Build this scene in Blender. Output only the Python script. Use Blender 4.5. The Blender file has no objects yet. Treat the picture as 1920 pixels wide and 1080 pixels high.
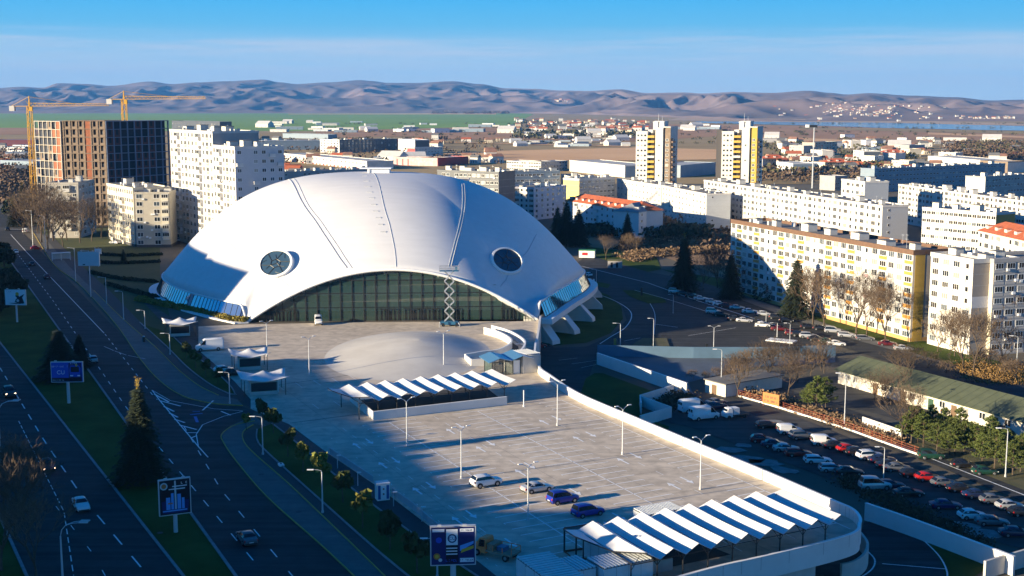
import bpy, bmesh, math, random
from mathutils import Vector, Matrix, noise
S = bpy.context.scene
HAZE = 4.2e-5
R = math.radians
# ---------------------------------------------------------------- camera
FPX = 2400.0; CAM_H = 52.6; PITCH = math.atan(345/2400)
cam_d = bpy.data.cameras.new('camera'); cam = bpy.data.objects.new('camera', cam_d)
S.collection.objects.link(cam); S.camera = cam
cam.location = (0, 0, CAM_H); cam.rotation_euler = (math.pi/2-PITCH, 0, 0)
cam_d.sensor_width = 36; cam_d.lens = FPX/1920*36; cam_d.clip_start = 1; cam_d.clip_end = 60000
# ---------------------------------------------------------------- exposure, sky, sun
S.view_settings.view_transform = 'Standard'; S.view_settings.look = 'None'
S.view_settings.exposure = 1.36; S.view_settings.gamma = 1
SUN_EL = R(11.6); SUN = Vector((-.904, -.427, math.tan(SUN_EL))).normalized()
W = bpy.data.worlds.new('World'); S.world = W; W.use_nodes = True
nt = W.node_tree; N = nt.nodes; L = nt.links
bg = N['Background']
sky = N.new('ShaderNodeTexSky'); sky.sky_type = 'NISHITA'; sky.sun_disc = False
sky.sun_elevation = SUN_EL; sky.sun_rotation = math.atan2(SUN.x, SUN.y); sky.air_density = 1.0; sky.dust_density = 0.3; sky.ozone_density = 3.0
hs = N.new('ShaderNodeHueSaturation'); hs.inputs['Saturation'].default_value = 1.6; hs.inputs['Value'].default_value = .42
L.new(sky.outputs[0], hs.inputs['Color'])
tc = N.new('ShaderNodeTexCoord'); sep = N.new('ShaderNodeSeparateXYZ'); L.new(tc.outputs['Generated'], sep.inputs[0])
mr = N.new('ShaderNodeMapRange'); mr.inputs[1].default_value = 0; mr.inputs[2].default_value = .1; L.new(sep.outputs[2], mr.inputs[0])
rmp = N.new('ShaderNodeValToRGB'); L.new(mr.outputs[0], rmp.inputs[0])
cr = rmp.color_ramp; cr.elements[0].position = 0; cr.elements[0].color = (2.1, 2.75, 3.4, 1)
cr.elements[1].position = 1; cr.elements[1].color = (.12, 1.7, 3.6, 1)
for p, c in ((.28, (1.75, 2.58, 3.4)), (.48, (1.05, 2.3, 3.4)), (.6, (.56, 2.1, 3.45)), (.81, (.26, 1.92, 3.65))):
    e = cr.elements.new(p); e.color = (*c, 1)
# thin cirrus streaks
mp = N.new('ShaderNodeMapping'); mp.inputs['Scale'].default_value = (3.6, 3.6, 75); L.new(tc.outputs['Generated'], mp.inputs[0])
mp.inputs['Rotation'].default_value = (0, R(1.1), 0)
nz = N.new('ShaderNodeTexNoise'); nz.inputs['Scale'].default_value = 1.6; nz.inputs['Detail'].default_value = 7; nz.inputs['Roughness'].default_value = .56
L.new(mp.outputs[0], nz.inputs['Vector'])
cl = N.new('ShaderNodeMapRange'); cl.inputs[1].default_value = .38; cl.inputs[2].default_value = .6; cl.inputs[3].default_value = .05; cl.inputs[4].default_value = .95; L.new(nz.outputs['Fac'], cl.inputs[0])
bd = N.new('ShaderNodeMapRange'); bd.interpolation_type = 'SMOOTHSTEP'; bd.inputs[1].default_value = .058; bd.inputs[2].default_value = .046; wn = N.new('ShaderNodeTexNoise'); wn.inputs['Scale'].default_value = 3.2; wn.inputs['Detail'].default_value = 5; wmp = N.new('ShaderNodeMapping'); wmp.inputs['Scale'].default_value = (1, 1, 12); L.new(tc.outputs['Generated'], wmp.inputs[0]); L.new(wmp.outputs[0], wn.inputs['Vector'])
wa = N.new('ShaderNodeMath'); wa.operation = 'MULTIPLY_ADD'; wa.inputs[1].default_value = .034; L.new(wn.outputs['Fac'], wa.inputs[0]); L.new(sep.outputs[2], wa.inputs[2])
wb_ = N.new('ShaderNodeMath'); wb_.operation = 'SUBTRACT'; L.new(wa.outputs[0], wb_.inputs[0]); wb_.inputs[1].default_value = .0175; L.new(wb_.outputs[0], bd.inputs[0])
cm = N.new('ShaderNodeMath'); cm.operation = 'MULTIPLY'; L.new(cl.outputs[0], cm.inputs[0]); L.new(bd.outputs[0], cm.inputs[1])
mc = N.new('ShaderNodeMix'); mc.data_type = 'RGBA'; L.new(cm.outputs[0], mc.inputs['Factor']); L.new(rmp.outputs[0], mc.inputs['A']); mc.inputs['B'].default_value = (2.0, 2.6, 3.3, 1)
fb = N.new('ShaderNodeMapRange'); fb.interpolation_type = 'SMOOTHSTEP'; fb.inputs[1].default_value = .11; fb.inputs[2].default_value = .35; L.new(sep.outputs[2], fb.inputs[0])
mx = N.new('ShaderNodeMix'); mx.data_type = 'RGBA'; L.new(fb.outputs[0], mx.inputs['Factor']); L.new(mc.outputs['Result'], mx.inputs['A']); tint = N.new('ShaderNodeMix'); tint.data_type = 'RGBA'; tint.blend_type = 'MULTIPLY'; tint.inputs['Factor'].default_value = 1; tint.clamp_result = False
L.new(hs.outputs[0], tint.inputs['A']); tint.inputs['B'].default_value = (.6, 1.25, 1.7, 1); L.new(tint.outputs['Result'], mx.inputs['B'])
L.new(mx.outputs['Result'], bg.inputs['Color']); bg.inputs['Strength'].default_value = .1
sd = bpy.data.lights.new('sun', 'SUN'); sd.energy = 5.0; sd.angle = R(.5); sd.color = (1, .83, .55)
so = bpy.data.objects.new('sun', sd); S.collection.objects.link(so)
so.rotation_euler = SUN.to_track_quat('Z', 'Y').to_euler(); so.location = (-300, -150, 200)
S.cycles.max_bounces = 5; S.cycles.diffuse_bounces = 2; S.cycles.glossy_bounces = 3; S.cycles.transmission_bounces = 3; S.cycles.volume_bounces = 0
S.cycles.use_denoising = True; S.cycles.use_adaptive_sampling = True
# ---------------------------------------------------------------- helpers
rnd = random.Random(7)
def G(px, py, z=0.0):
    a = (px-960)/FPX; b = (540-py)/FPX
    dy = math.cos(PITCH)+b*math.sin(PITCH); dz = -math.sin(PITCH)+b*math.cos(PITCH)
    t = (z-CAM_H)/dz
    return Vector((a*t, dy*t, z))
def GY(px, py, Y):                      # point on the ray at distance Y
    a = (px-960)/FPX; b = (540-py)/FPX
    dy = math.cos(PITCH)+b*math.sin(PITCH); dz = -math.sin(PITCH)+b*math.cos(PITCH)
    return Vector((a*Y/dy, Y, CAM_H+dz*Y/dy))
col = S.collection
MATS = {}
def mat(name, rgb, rough=.8, metal=0., nz=0., sc=1., bump=0., rgb2=None, bsc=None, spec=None, emit=None, rand=0., obj=True, alpha=None):
    if name in MATS: return MATS[name]
    m = bpy.data.materials.new(name); m.use_nodes = True; MATS[name] = m
    t = m.node_tree; b = t.nodes['Principled BSDF']
    b.inputs['Base Color'].default_value = (*rgb, 1); b.inputs['Roughness'].default_value = rough; b.inputs['Metallic'].default_value = metal
    if spec is not None: b.inputs['Specular IOR Level'].default_value = spec
    m.diffuse_color = (*rgb, 1)
    co = t.nodes.new('ShaderNodeTexCoord').outputs['Object']
    if nz or rgb2:
        n = t.nodes.new('ShaderNodeTexNoise'); n.inputs['Scale'].default_value = sc; n.inputs['Detail'].default_value = 6; n.inputs['Roughness'].default_value = .62
        t.links.new(co, n.inputs['Vector'])
        r = t.nodes.new('ShaderNodeValToRGB'); t.links.new(n.outputs['Fac'], r.inputs[0])
        r.color_ramp.elements[0].position = .3; r.color_ramp.elements[1].position = .7
        if rgb2: c0, c1 = rgb, rgb2
        else: c0 = [c*(1-nz) for c in rgb]; c1 = [min(1, c*(1+nz)) for c in rgb]
        r.color_ramp.elements[0].color = (*c0, 1); r.color_ramp.elements[1].color = (*c1, 1)
        out = r.outputs[0]
        if rand:
            oi = t.nodes.new('ShaderNodeObjectInfo'); h = t.nodes.new('ShaderNodeHueSaturation')
            mm = t.nodes.new('ShaderNodeMapRange'); mm.inputs[3].default_value = 1-rand; mm.inputs[4].default_value = 1+rand
            t.links.new(oi.outputs['Random'], mm.inputs[0]); t.links.new(mm.outputs[0], h.inputs['Value']); t.links.new(out, h.inputs['Color']); out = h.outputs[0]
        t.links.new(out, b.inputs['Base Color'])
    if bump:
        n2 = t.nodes.new('ShaderNodeTexNoise'); n2.inputs['Scale'].default_value = bsc or sc*4; n2.inputs['Detail'].default_value = 4
        t.links.new(co, n2.inputs['Vector'])
        bp = t.nodes.new('ShaderNodeBump'); bp.inputs['Strength'].default_value = bump; bp.inputs['Distance'].default_value = .1
        t.links.new(n2.outputs['Fac'], bp.inputs['Height']); t.links.new(bp.outputs[0], b.inputs['Normal'])
    if emit: b.inputs['Emission Color'].default_value = (*emit[:3], 1); b.inputs['Emission Strength'].default_value = emit[3]
    return m
class MB:
    def __init__(s): s.v = []; s.f = []; s.m = []; s.T = None
    def add(s, vs, fs, mi=0):
        o = len(s.v); T = s.T
        s.v += [tuple(T @ Vector(v)) if T else tuple(v) for v in vs]
        s.f += [tuple(o+i for i in f) for f in fs]; s.m += [mi]*len(fs)
    def box(s, x0, x1, y0, y1, z0, z1, mi=0, top=None):
        s.add([(x0,y0,z0),(x1,y0,z0),(x1,y1,z0),(x0,y1,z0),(x0,y0,z1),(x1,y0,z1),(x1,y1,z1),(x0,y1,z1)],
              [(0,3,2,1),(0,1,5,4),(1,2,6,5),(2,3,7,6),(3,0,4,7)], mi)
        n = len(s.v); s.f.append((n-4,n-3,n-2,n-1)); s.m.append(mi if top is None else top)
    def prism(s, pts, z0, z1, mi=0, top=None, bottom=True):
        a = sum(pts[i-1][0]*pts[i][1]-pts[i][0]*pts[i-1][1] for i in range(len(pts)))
        if a < 0: pts = pts[::-1]
        n = len(pts)
        s.add([(p[0],p[1],z0) for p in pts]+[(p[0],p[1],z1) for p in pts], [(i,(i+1)%n,n+(i+1)%n,n+i) for i in range(n)], mi)
        o = len(s.v)-2*n
        s.f.append(tuple(range(o+n,o+2*n))); s.m.append(mi if top is None else top)
        if bottom: s.f.append(tuple(range(o+n-1,o-1,-1))); s.m.append(mi)
    def quad(s, a, b, c, d, mi=0): s.add([a,b,c,d], [(0,1,2,3)], mi)
    def tube(s, p0, p1, r0, r1=None, n=6, mi=0, cap=True):
        p0 = Vector(p0); p1 = Vector(p1); r1 = r0 if r1 is None else r1
        d = (p1-p0); d = d.normalized() if d.length > 1e-6 else Vector((0,0,1))
        a = d.orthogonal().normalized(); b = d.cross(a)
        vs = [p0+(a*math.cos(2*math.pi*i/n)+b*math.sin(2*math.pi*i/n))*r0 for i in range(n)]
        vs += [p1+(a*math.cos(2*math.pi*i/n)+b*math.sin(2*math.pi*i/n))*r1 for i in range(n)]
        fs = [(i,(i+1)%n,n+(i+1)%n,n+i) for i in range(n)]
        if cap: fs += [tuple(range(n-1,-1,-1)), tuple(range(n,2*n))]
        s.add(vs, fs, mi)
    def path(s, pts, r, n=6, mi=0):
        P = [Vector(p) for p in pts]; k = len(P)
        if k < 2: return
        t0 = (P[1]-P[0]).normalized(); a = t0.orthogonal().normalized(); vs = []
        for i in range(k):
            t = (P[min(i+1, k-1)]-P[max(i-1, 0)]); t = t.normalized() if t.length > 1e-6 else t0
            a = (a-t*a.dot(t)); a = a.normalized() if a.length > 1e-4 else t.orthogonal().normalized(); c = t.cross(a)
            q = 1.0
            if 0 < i < k-1:
                cs = (P[i]-P[i-1]).normalized().dot((P[i+1]-P[i]).normalized()); q = 1/math.sqrt(max(.25, (1+cs)/2))
            vs += [P[i]+(a*math.cos(2*math.pi*j/n)+c*math.sin(2*math.pi*j/n))*r*q for j in range(n)]
        fs = [(i*n+j, i*n+(j+1)%n, (i+1)*n+(j+1)%n, (i+1)*n+j) for i in range(k-1) for j in range(n)]+[tuple(range(n-1,-1,-1)), tuple(range((k-1)*n, k*n))]
        s.add(vs, fs, mi)
    def mesh(s, name, mats, smooth=False, angle=None):
        me = bpy.data.meshes.new(name); me.from_pydata(s.v, [], s.f)
        for m in (mats if isinstance(mats, (list, tuple)) else [mats]): me.materials.append(m)
        me.polygons.foreach_set('material_index', s.m)
        if smooth:
            me.polygons.foreach_set('use_smooth', [True]*len(s.f))
            if angle: me.set_sharp_from_angle(angle=R(angle))
        me.update(); return me
    def build(s, name, mats, parent=None, smooth=False, angle=None, **k):
        return link(name, s.mesh(name, mats, smooth, angle), parent, **k)
def link(name, me, parent=None, loc=None, rz=None, **k):
    o = bpy.data.objects.new(name, me); col.objects.link(o)
    if parent is not None: o.parent = parent; CH.setdefault(parent.name, []).append(o)
    if loc is not None: o.location = loc
    if rz is not None: o.rotation_euler = (0, 0, rz)
    tag(o, **k); return o
def tag(o, label=None, cat=None, group=None, kind=None):
    if label: o['label'] = label
    if cat: o['category'] = cat
    if group: o['group'] = group
    if kind: o['kind'] = kind
    return o
def empty(name, loc=(0,0,0), rz=0, **k): return link(name, None, None, loc, rz, **k)
CH = {}
def kids(o): return CH.get(o.name, [])
def clone(o, parent=None):
    c = o.copy(); col.objects.link(c); c.parent = parent
    if parent is not None: CH.setdefault(parent.name, []).append(c)
    for ch in PROTO_KIDS.get(o.name, ()): clone(ch, c)
    return c
def PROTO_CH(o): return CH.get(o.name, [])
PROTO_KIDS = {}
def register(o):
    ch = kids(o); PROTO_KIDS[o.name] = ch
    for c in ch: register(c)
USED = set()
def place(proto, loc, rz=0, label=None, sc=None, group=None, paint=None, cat=None):
    if proto.name not in PROTO_KIDS: register(proto)
    if proto.name not in USED: o = proto; USED.add(proto.name)
    else: o = clone(proto)
    o.location = loc; o.rotation_euler = (0, 0, rz)
    o.scale = (1, 1, 1) if not sc else (sc, sc, sc) if not isinstance(sc, tuple) else sc
    if not group and 'group' in o.keys(): del o['group']
    tag(o, label, cat, group)
    if paint:
        for c in PROTO_CH(o):
            if c.name.split('.')[0] in ('body', 'cab', 'cargo_box') and c.data:
                c.material_slots[0].link = 'OBJECT'; c.material_slots[0].material = paint
    return o
def cut(n, ndig=0):
    return ['first','second','third','fourth','fifth','sixth','seventh','eighth','ninth','tenth','eleventh','twelfth','thirteenth','fourteenth','fifteenth','sixteenth','seventeenth','eighteenth','nineteenth','twentieth','twenty-first','twenty-second','twenty-third','twenty-fourth','twenty-fifth','twenty-sixth','twenty-seventh','twenty-eighth','twenty-ninth','thirtieth'][n] if n < 30 else str(n+1)+'th'
def spline(pts, k=8, closed=False):
    P = [Vector(p) for p in pts]; out = []; n = len(P)
    for i in range(n if closed else n-1):
        g = (lambda j: P[j % n]) if closed else (lambda j: P[min(max(j, 0), n-1)])
        p0, p1, p2, p3 = g(i-1), g(i), g(i+1), g(i+2)
        for q in range(k):
            t = q/k; out.append(.5*((2*p1)+(-p0+p2)*t+(2*p0-5*p1+4*p2-p3)*t*t+(-p0+3*p1-3*p2+p3)*t**3))
    if not closed: out.append(P[-1])
    return out
def sheet(name, pts, z, m, kind='structure', **k):      # flat sheet from world xy points
    b = MB(); a = sum(pts[i-1][0]*pts[i][1]-pts[i][0]*pts[i-1][1] for i in range(len(pts)))
    if a < 0: pts = pts[::-1]
    b.add([(p[0], p[1], z) for p in pts], [tuple(range(len(pts)))])
    return b.build(name, m, kind=kind, **k)
def psheet(name, px, zg, z, m, **k): return sheet(name, [G(a, b, zg) for a, b in px], z, m, **k)
def strip(b, pts, w, z, mi=0, dash=None):               # painted line of width w along world points
    P = [Vector((p[0], p[1], 0)) for p in pts]
    if dash:
        on, off = dash; segs = []; 
        tot = [0]
        for i in range(len(P)-1): tot.append(tot[-1]+(P[i+1]-P[i]).length)
        def at(d):
            for i in range(len(P)-1):
                if d <= tot[i+1]: return P[i].lerp(P[i+1], (d-tot[i])/max(tot[i+1]-tot[i], 1e-6))
            return P[-1]
        d = 0
        while d < tot[-1]:
            segs.append((at(d), at(min(d+on, tot[-1])))); d += on+off
    else: segs = [(P[i], P[i+1]) for i in range(len(P)-1)]
    for a, c in segs:
        if (c-a).length < 1e-4: continue
        t = (c-a).normalized(); n = Vector((-t.y, t.x, 0))*w/2; e = t*(w*.3 if not dash else 0)
        b.quad(*[(q.x, q.y, z) for q in (a-n-e, c-n+e, c+n+e, a+n-e)], mi)
def kerb(b, pts, w, z0, z1, mi=0):                      # solid strip with height along points
    P = [Vector((p[0], p[1], 0)) for p in pts]; n = len(P); Lf = []; Rt = []
    for i in range(n):
        t = (P[min(i+1, n-1)]-P[max(i-1, 0)]).normalized(); q = Vector((-t.y, t.x, 0))*w/2
        Lf.append(P[i]+q); Rt.append(P[i]-q)
    zz0 = z0 if isinstance(z0, list) else [z0]*n; zz1 = z1 if isinstance(z1, list) else [z1]*n
    vs = []
    for i in range(n): vs += [(Rt[i].x,Rt[i].y,zz0[i]),(Lf[i].x,Lf[i].y,zz0[i]),(Lf[i].x,Lf[i].y,zz1[i]),(Rt[i].x,Rt[i].y,zz1[i])]
    fs = []
    for i in range(n-1):
        a = 4*i; c = a+4
        fs += [(a+3,c+3,c+2,a+2),(a,c,c+3,a+3),(a+1,a+2,c+2,c+1),(a,a+1,c+1,c)]
    fs += [(0,3,2,1),(4*n-4,4*n-3,4*n-2,4*n-1)]
    b.add(vs, fs, mi)
# road frame: E along the boulevard towards the viewer, NN across to the right
EA = R(-64.6); EX = Vector((math.cos(EA), math.sin(EA), 0)); NX = Vector((-EX.y, EX.x, 0))
HEAD = R(28.5)
def smooth(t): t = max(0, min(1, t)); return t*t*(3-2*t)
# ---------------------------------------------------------------- materials
ASPH = mat('asphalt_dark', (.04,.042,.045), .85, spec=.2, nz=.22, sc=.35, bump=.15, bsc=8)
ASPH2 = mat('asphalt_worn', (.04,.041,.042), .85, spec=.2, rgb2=(.085,.083,.08), sc=.12, bump=.15, bsc=6)
PAVE = mat('pavement', (.11,.11,.108), .85, nz=.18, sc=.5, bump=.1)
BIKE = mat('cycle_lane', (.045,.046,.05), .85, nz=.15, sc=.6)
GRASS = mat('grass', (.03,.05,.004), .95, spec=.1, rgb2=(.075,.105,.02), sc=.12, bump=.6, bsc=5)
GRASSL = mat('grass_light', (.05,.06,.02), .95, rgb2=(.12,.1,.045), sc=.3, bump=.6, bsc=5)
EARTH = mat('earth', (.09,.07,.045), .95, rgb2=(.2,.14,.08), sc=.06, bump=.5, bsc=1)
EARTHD = mat('dark_earth', (.05,.048,.04), .95, rgb2=(.1,.09,.075), sc=.12, bump=.5, bsc=2)
PAINT = mat('road_paint', (.78,.8,.82), .7, nz=.15, sc=2)
PAINTY = mat('yellow_paint', (.42,.3,.06), .7, nz=.2, sc=2)
CONC = mat('concrete', (.5,.48,.45), .85, nz=.12, sc=.4, bump=.1)
CONCW = mat('white_concrete', (.68,.67,.65), .7, nz=.06, sc=.3)
JOINT = mat('joint_dark', (.06,.06,.06), .9)
WHITE = mat('white_paint', (.8,.8,.8), .5, nz=.03, sc=1)
DOME = mat('dome_membrane', (.66,.66,.68), .6, nz=.025, sc=.12)
SEAM = mat('dome_seam', (.4,.42,.46), .6)
GLASS = mat('tinted_glass', (.05,.1,.09), .03, spec=.9); GLASS.node_tree.nodes['Principled BSDF'].inputs['Alpha'].default_value = .5
GLASSB = mat('mirror_glass', (.35,.45,.55), .03, metal=.85)
WIN = [mat('window_glass', (.02,.025,.03), .08, spec=.8), mat('window_dark', (.035,.03,.026), .2, spec=.6), mat('window_curtain', (.3,.28,.25), .4), mat('window_bluish', (.06,.08,.1), .06, spec=.9)]
FRAME = mat('white_frame', (.7,.7,.69), .5)
BLACK = mat('black_metal', (.02,.021,.023), .45)
STEEL = mat('steel', (.45,.46,.48), .4, metal=.6)
GALV = mat('lamp_post_grey', (.55,.57,.6), .45, metal=.3)
BARK = mat('bark', (.09,.065,.045), .95, nz=.3, sc=3)
TWIG = mat('twigs', (.13,.09,.06), .95, nz=.3, sc=1, rand=.25)
CONI = mat('conifer_needles', (.008,.02,.009), .9, rgb2=(.03,.042,.014), sc=1.2, rand=.3)
LEAF = mat('yellow_green_leaves', (.07,.1,.02), .85, rgb2=(.2,.18,.03), sc=1.6, rand=.3)
PINE = mat('pine_green', (.05,.08,.018), .9, rgb2=(.13,.15,.03), sc=.8, rand=.2)
DKLEAF = mat('dark_leaves', (.012,.022,.01), .9, rgb2=(.03,.04,.015), sc=1, rand=.2)
DRY = mat('dry_scrub', (.14,.09,.055), .95, rgb2=(.27,.175,.1), sc=.4, rand=.2)
HEDGE = mat('hedge_yellow', (.16,.14,.025), .9, rgb2=(.28,.22,.04), sc=1)
ROOFD = mat('roof_bitumen', (.13,.13,.135), .9, rgb2=(.2,.19,.18), sc=.3)
ROOFG = mat('roof_light', (.42,.42,.42), .8, nz=.15, sc=.2)
TILE = mat('red_tiles', (.42,.11,.045), .8, nz=.25, sc=.8, bump=.4, bsc=6)
def streak(m, ang, amt=.16, sx=.02, sy=.55):
    t = m.node_tree; b = t.nodes['Principled BSDF']; src = b.inputs['Base Color'].links[0].from_socket; co = t.nodes['Texture Coordinate'].outputs['Object']
    mp = t.nodes.new('ShaderNodeMapping'); mp.inputs['Rotation'].default_value = (0, 0, ang); mp.inputs['Scale'].default_value = (sx, sy, 1); t.links.new(co, mp.inputs[0])
    n = t.nodes.new('ShaderNodeTexNoise'); n.inputs['Scale'].default_value = 1; n.inputs['Detail'].default_value = 7; n.inputs['Roughness'].default_value = .65; t.links.new(mp.outputs[0], n.inputs['Vector'])
    r = t.nodes.new('ShaderNodeMapRange'); r.inputs[1].default_value = .35; r.inputs[2].default_value = .65; r.inputs[3].default_value = 1-amt; r.inputs[4].default_value = 1+amt; t.links.new(n.outputs['Fac'], r.inputs[0])
    vm = t.nodes.new('ShaderNodeVectorMath'); vm.operation = 'SCALE'; t.links.new(src, vm.inputs[0]); t.links.new(r.outputs[0], vm.inputs['Scale']); t.links.new(vm.outputs[0], b.inputs['Base Color'])
streak(ASPH, R(64.6), .35); streak(PAVE, R(64.6), .15); streak(ASPH2, R(64.6), .25); streak(DOME, R(20), .035, .05, .5)
def deck_mat():
    m = mat('parking_deck', (.52,.44,.35), .8, spec=.2, rgb2=(.65,.56,.45), sc=.05, bump=.08, bsc=3)
    t = m.node_tree; b = t.nodes['Principled BSDF']; src = b.inputs['Base Color'].links[0].from_socket
    co = t.nodes['Texture Coordinate'].outputs['Object']
    n = t.nodes.new('ShaderNodeTexNoise'); n.inputs['Scale'].default_value = .5; n.inputs['Detail'].default_value = 8; n.inputs['Distortion'].default_value = .6; t.links.new(co, n.inputs['Vector'])
    r = t.nodes.new('ShaderNodeMapRange'); r.inputs[1].default_value = .35; r.inputs[2].default_value = .6; r.inputs[3].default_value = .8; r.inputs[4].default_value = 1.05; t.links.new(n.outputs['Fac'], r.inputs[0])
    # wheel-streaks along the lanes
    mp = t.nodes.new('ShaderNodeMapping'); mp.inputs['Rotation'].default_value = (0, 0, R(62)); mp.inputs['Scale'].default_value = (.03, .7, 1); t.links.new(co, mp.inputs[0])
    n2 = t.nodes.new('ShaderNodeTexNoise'); n2.inputs['Scale'].default_value = 1; n2.inputs['Detail'].default_value = 5; t.links.new(mp.outputs[0], n2.inputs['Vector'])
    r2 = t.nodes.new('ShaderNodeMapRange'); r2.inputs[1].default_value = .35; r2.inputs[2].default_value = .65; r2.inputs[3].default_value = .88; r2.inputs[4].default_value = 1.06; t.links.new(n2.outputs['Fac'], r2.inputs[0])
    mu = t.nodes.new('ShaderNodeMath'); mu.operation = 'MULTIPLY'; t.links.new(r.outputs[0], mu.inputs[0]); t.links.new(r2.outputs[0], mu.inputs[1])
    vm = t.nodes.new('ShaderNodeVectorMath'); vm.operation = 'SCALE'; t.links.new(src, vm.inputs[0]); t.links.new(mu.outputs[0], vm.inputs['Scale'])
    t.links.new(vm.outputs[0], b.inputs['Base Color']); return m
DECK = deck_mat()
# ---------------------------------------------------------------- ground
ZR = -6.0
def zground(x, y):
    # high ground (0) on the boulevard side, low ground (-6) on the right and behind
    if y < 150: xs = 6-(y-60)*.02
    elif y < 275: xs = 36-(y-150)*.295
    elif y < 400: xs = -4-(y-275)*.12
    else: xs = -19-(y-400)*.25
    w = 5 if y < 400 else 40
    s = smooth((x-xs)/w+1)
    z = ZR*s
    if y > 620: z = min(z, ZR*smooth((y-620)/250))
    return z
def grid_ground():
    xs = [-14000,-9000,-6000,-4000,-2500,-1600,-1100,-800,-600,-480]+[-400+i*5 for i in range(141)]+[360,420,500,650,850,1100,1600,2500,4000,6000,9000,14000]
    ys = [-600,-300,-100,0]+[30+i*5 for i in range(160)]+[860,950,1100,1300,1600,2000,2600,3400,4500,6000,9000,13000,18000]
    b = MB(); nx = len(xs)
    for y in ys:
        for x in xs: b.v.append((x, y, zground(x, y)-.05))
    for j in range(len(ys)-1):
        for i in range(nx-1): b.f.append((j*nx+i, j*nx+i+1, (j+1)*nx+i+1, (j+1)*nx+i)); b.m.append(0)
    return b.build('ground', EARTHD if False else mat('ground_soil', (.06,.055,.042), .95, rgb2=(.13,.105,.075), sc=.03, bump=.4, bsc=.5), kind='structure', smooth=True)
grid_ground()
# ---- boulevard on the left
def Wp(s, w): return EX*s+NX*w
def band(name, s0, s1, w0, w1, z, m, **k):
    return sheet(name, [Wp(s0,w0), Wp(s1,w0), Wp(s1,w1), Wp(s0,w1)], z, m, kind='structure', **k)
AE = R(-61.6); 
def Ap(px, py, off, back=0):     # carriageway A: line through G(px,py) with its own bearing
    p = G(px, py); e = Vector((math.cos(AE), math.sin(AE), 0)); n = Vector((-e.y, e.x, 0))
    return p+e*back+n*off
Ar = [Ap(180,870,0,60), Ap(180,870,0,-420)]
Al = [Ap(180,870,-15.5,60), Ap(180,870,-15.5,-420)]
sheet('road', [Ar[0], Ar[1], Al[1], Al[0]], .03, ASPH)
band('road', -700, -60, 31, 43.2, .04, ASPH)
band('cross_road', -592, -574, -60, 120, .05, ASPH2)
sheet('lawn', [Wp(-560,31), Wp(-60,31), Ar[0], Ap(180,870,0,-360)], 0, GRASS)
# far-left lawn and footpath
fp = [Ap(180,870,-18.5,60), Ap(180,870,-18.5,-420), Ap(180,870,-15.8,-420), Ap(180,870,-15.8,60)]
sheet('verge', [Ap(180,870,-30,60), Ap(180,870,-30,-420), Ap(180,870,-15.8,-420), Ap(180,870,-15.8,60)], .02, GRASS)
sheet('path', [Ap(180,870,-34,60), Ap(180,870,-34,-420), Ap(180,870,-21.5,-420), Ap(180,870,-21.5,60)], .035, BIKE)
# right-hand side of the boulevard
psheet('lawn', [(60,420),(150,500),(215,562),(262,605),(300,640),(340,632),(320,600),(300,520),(300,455),(300,430),(120,400)], 0, .0, mat('park_grass', (.035,.05,.006), .95, rgb2=(.06,.07,.012), sc=.12, bump=.5, bsc=4))
psheet('cycle_path', [(75,440),(130,500),(176,545),(232,600),(290,650),(330,690),(370,722),(410,742),(445,749),(456,752),(425,738),(392,720),(350,688),(310,648),(262,603),(205,545),(155,500),(95,440)], 0, .045, BIKE)
psheet('pavement', [(60,432),(100,495),(145,530),(212,602),(260,670),(300,715),(345,744),(400,757),(455,761),(445,749),(410,742),(370,722),(330,690),(290,650),(232,600),(176,545),(130,500),(75,435)], 0, .06, PAVE)
psheet('verge', [(268,608),(310,648),(350,688),(392,720),(425,736),(441,740),(430,722),(395,690),(350,655),(318,625)], 0, .06, GRASS)
psheet('pavement', [(318,625),(350,655),(395,690),(430,722),(441,740),(456,757),(470,765),(470,748),(440,715),(400,680),(365,655),(372,630),(345,605)], 0, .05, BIKE)
psheet('park_path', [(262,560),(330,600),(372,605),(372,640),(340,632),(300,600)], 0, .055, ASPH2)
psheet('entrance_road', [(270,690),(300,716),(345,746),(400,759),(455,763),(478,772),(462,786),(432,798),(416,815),(418,830),(430,858),(400,850),(340,780)], 0, .052, ASPH)
psheet('pavement', [(416,815),(420,832),(445,868),(500,932),(600,1021),(665,1082),(722,1082),(640,1002),(540,907),(470,845),(455,822),(458,808),(475,795),(500,800),(480,782),(462,786),(432,799)], 0, .06, PAVE)
psheet('cycle_path', [(458,808),(455,822),(470,845),(540,907),(640,1002),(722,1082),(770,1082),(700,1027),(600,938),(500,848),(482,825),(482,805)], 0, .05, BIKE)
psheet('verge', [(484,805),(482,825),(500,848),(600,938),(700,1027),(768,1085),(900,1085),(800,1020),(700,948),(620,885),(545,822),(510,795)], 0, .07, GRASS)
psheet('pavement', [(510,795),(545,822),(620,885),(700,948),(800,1020),(900,1085),(960,1085),(900,1055),(810,990),(705,910),(615,850),(542,795),(500,780)], 0, .075, BIKE)
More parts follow.
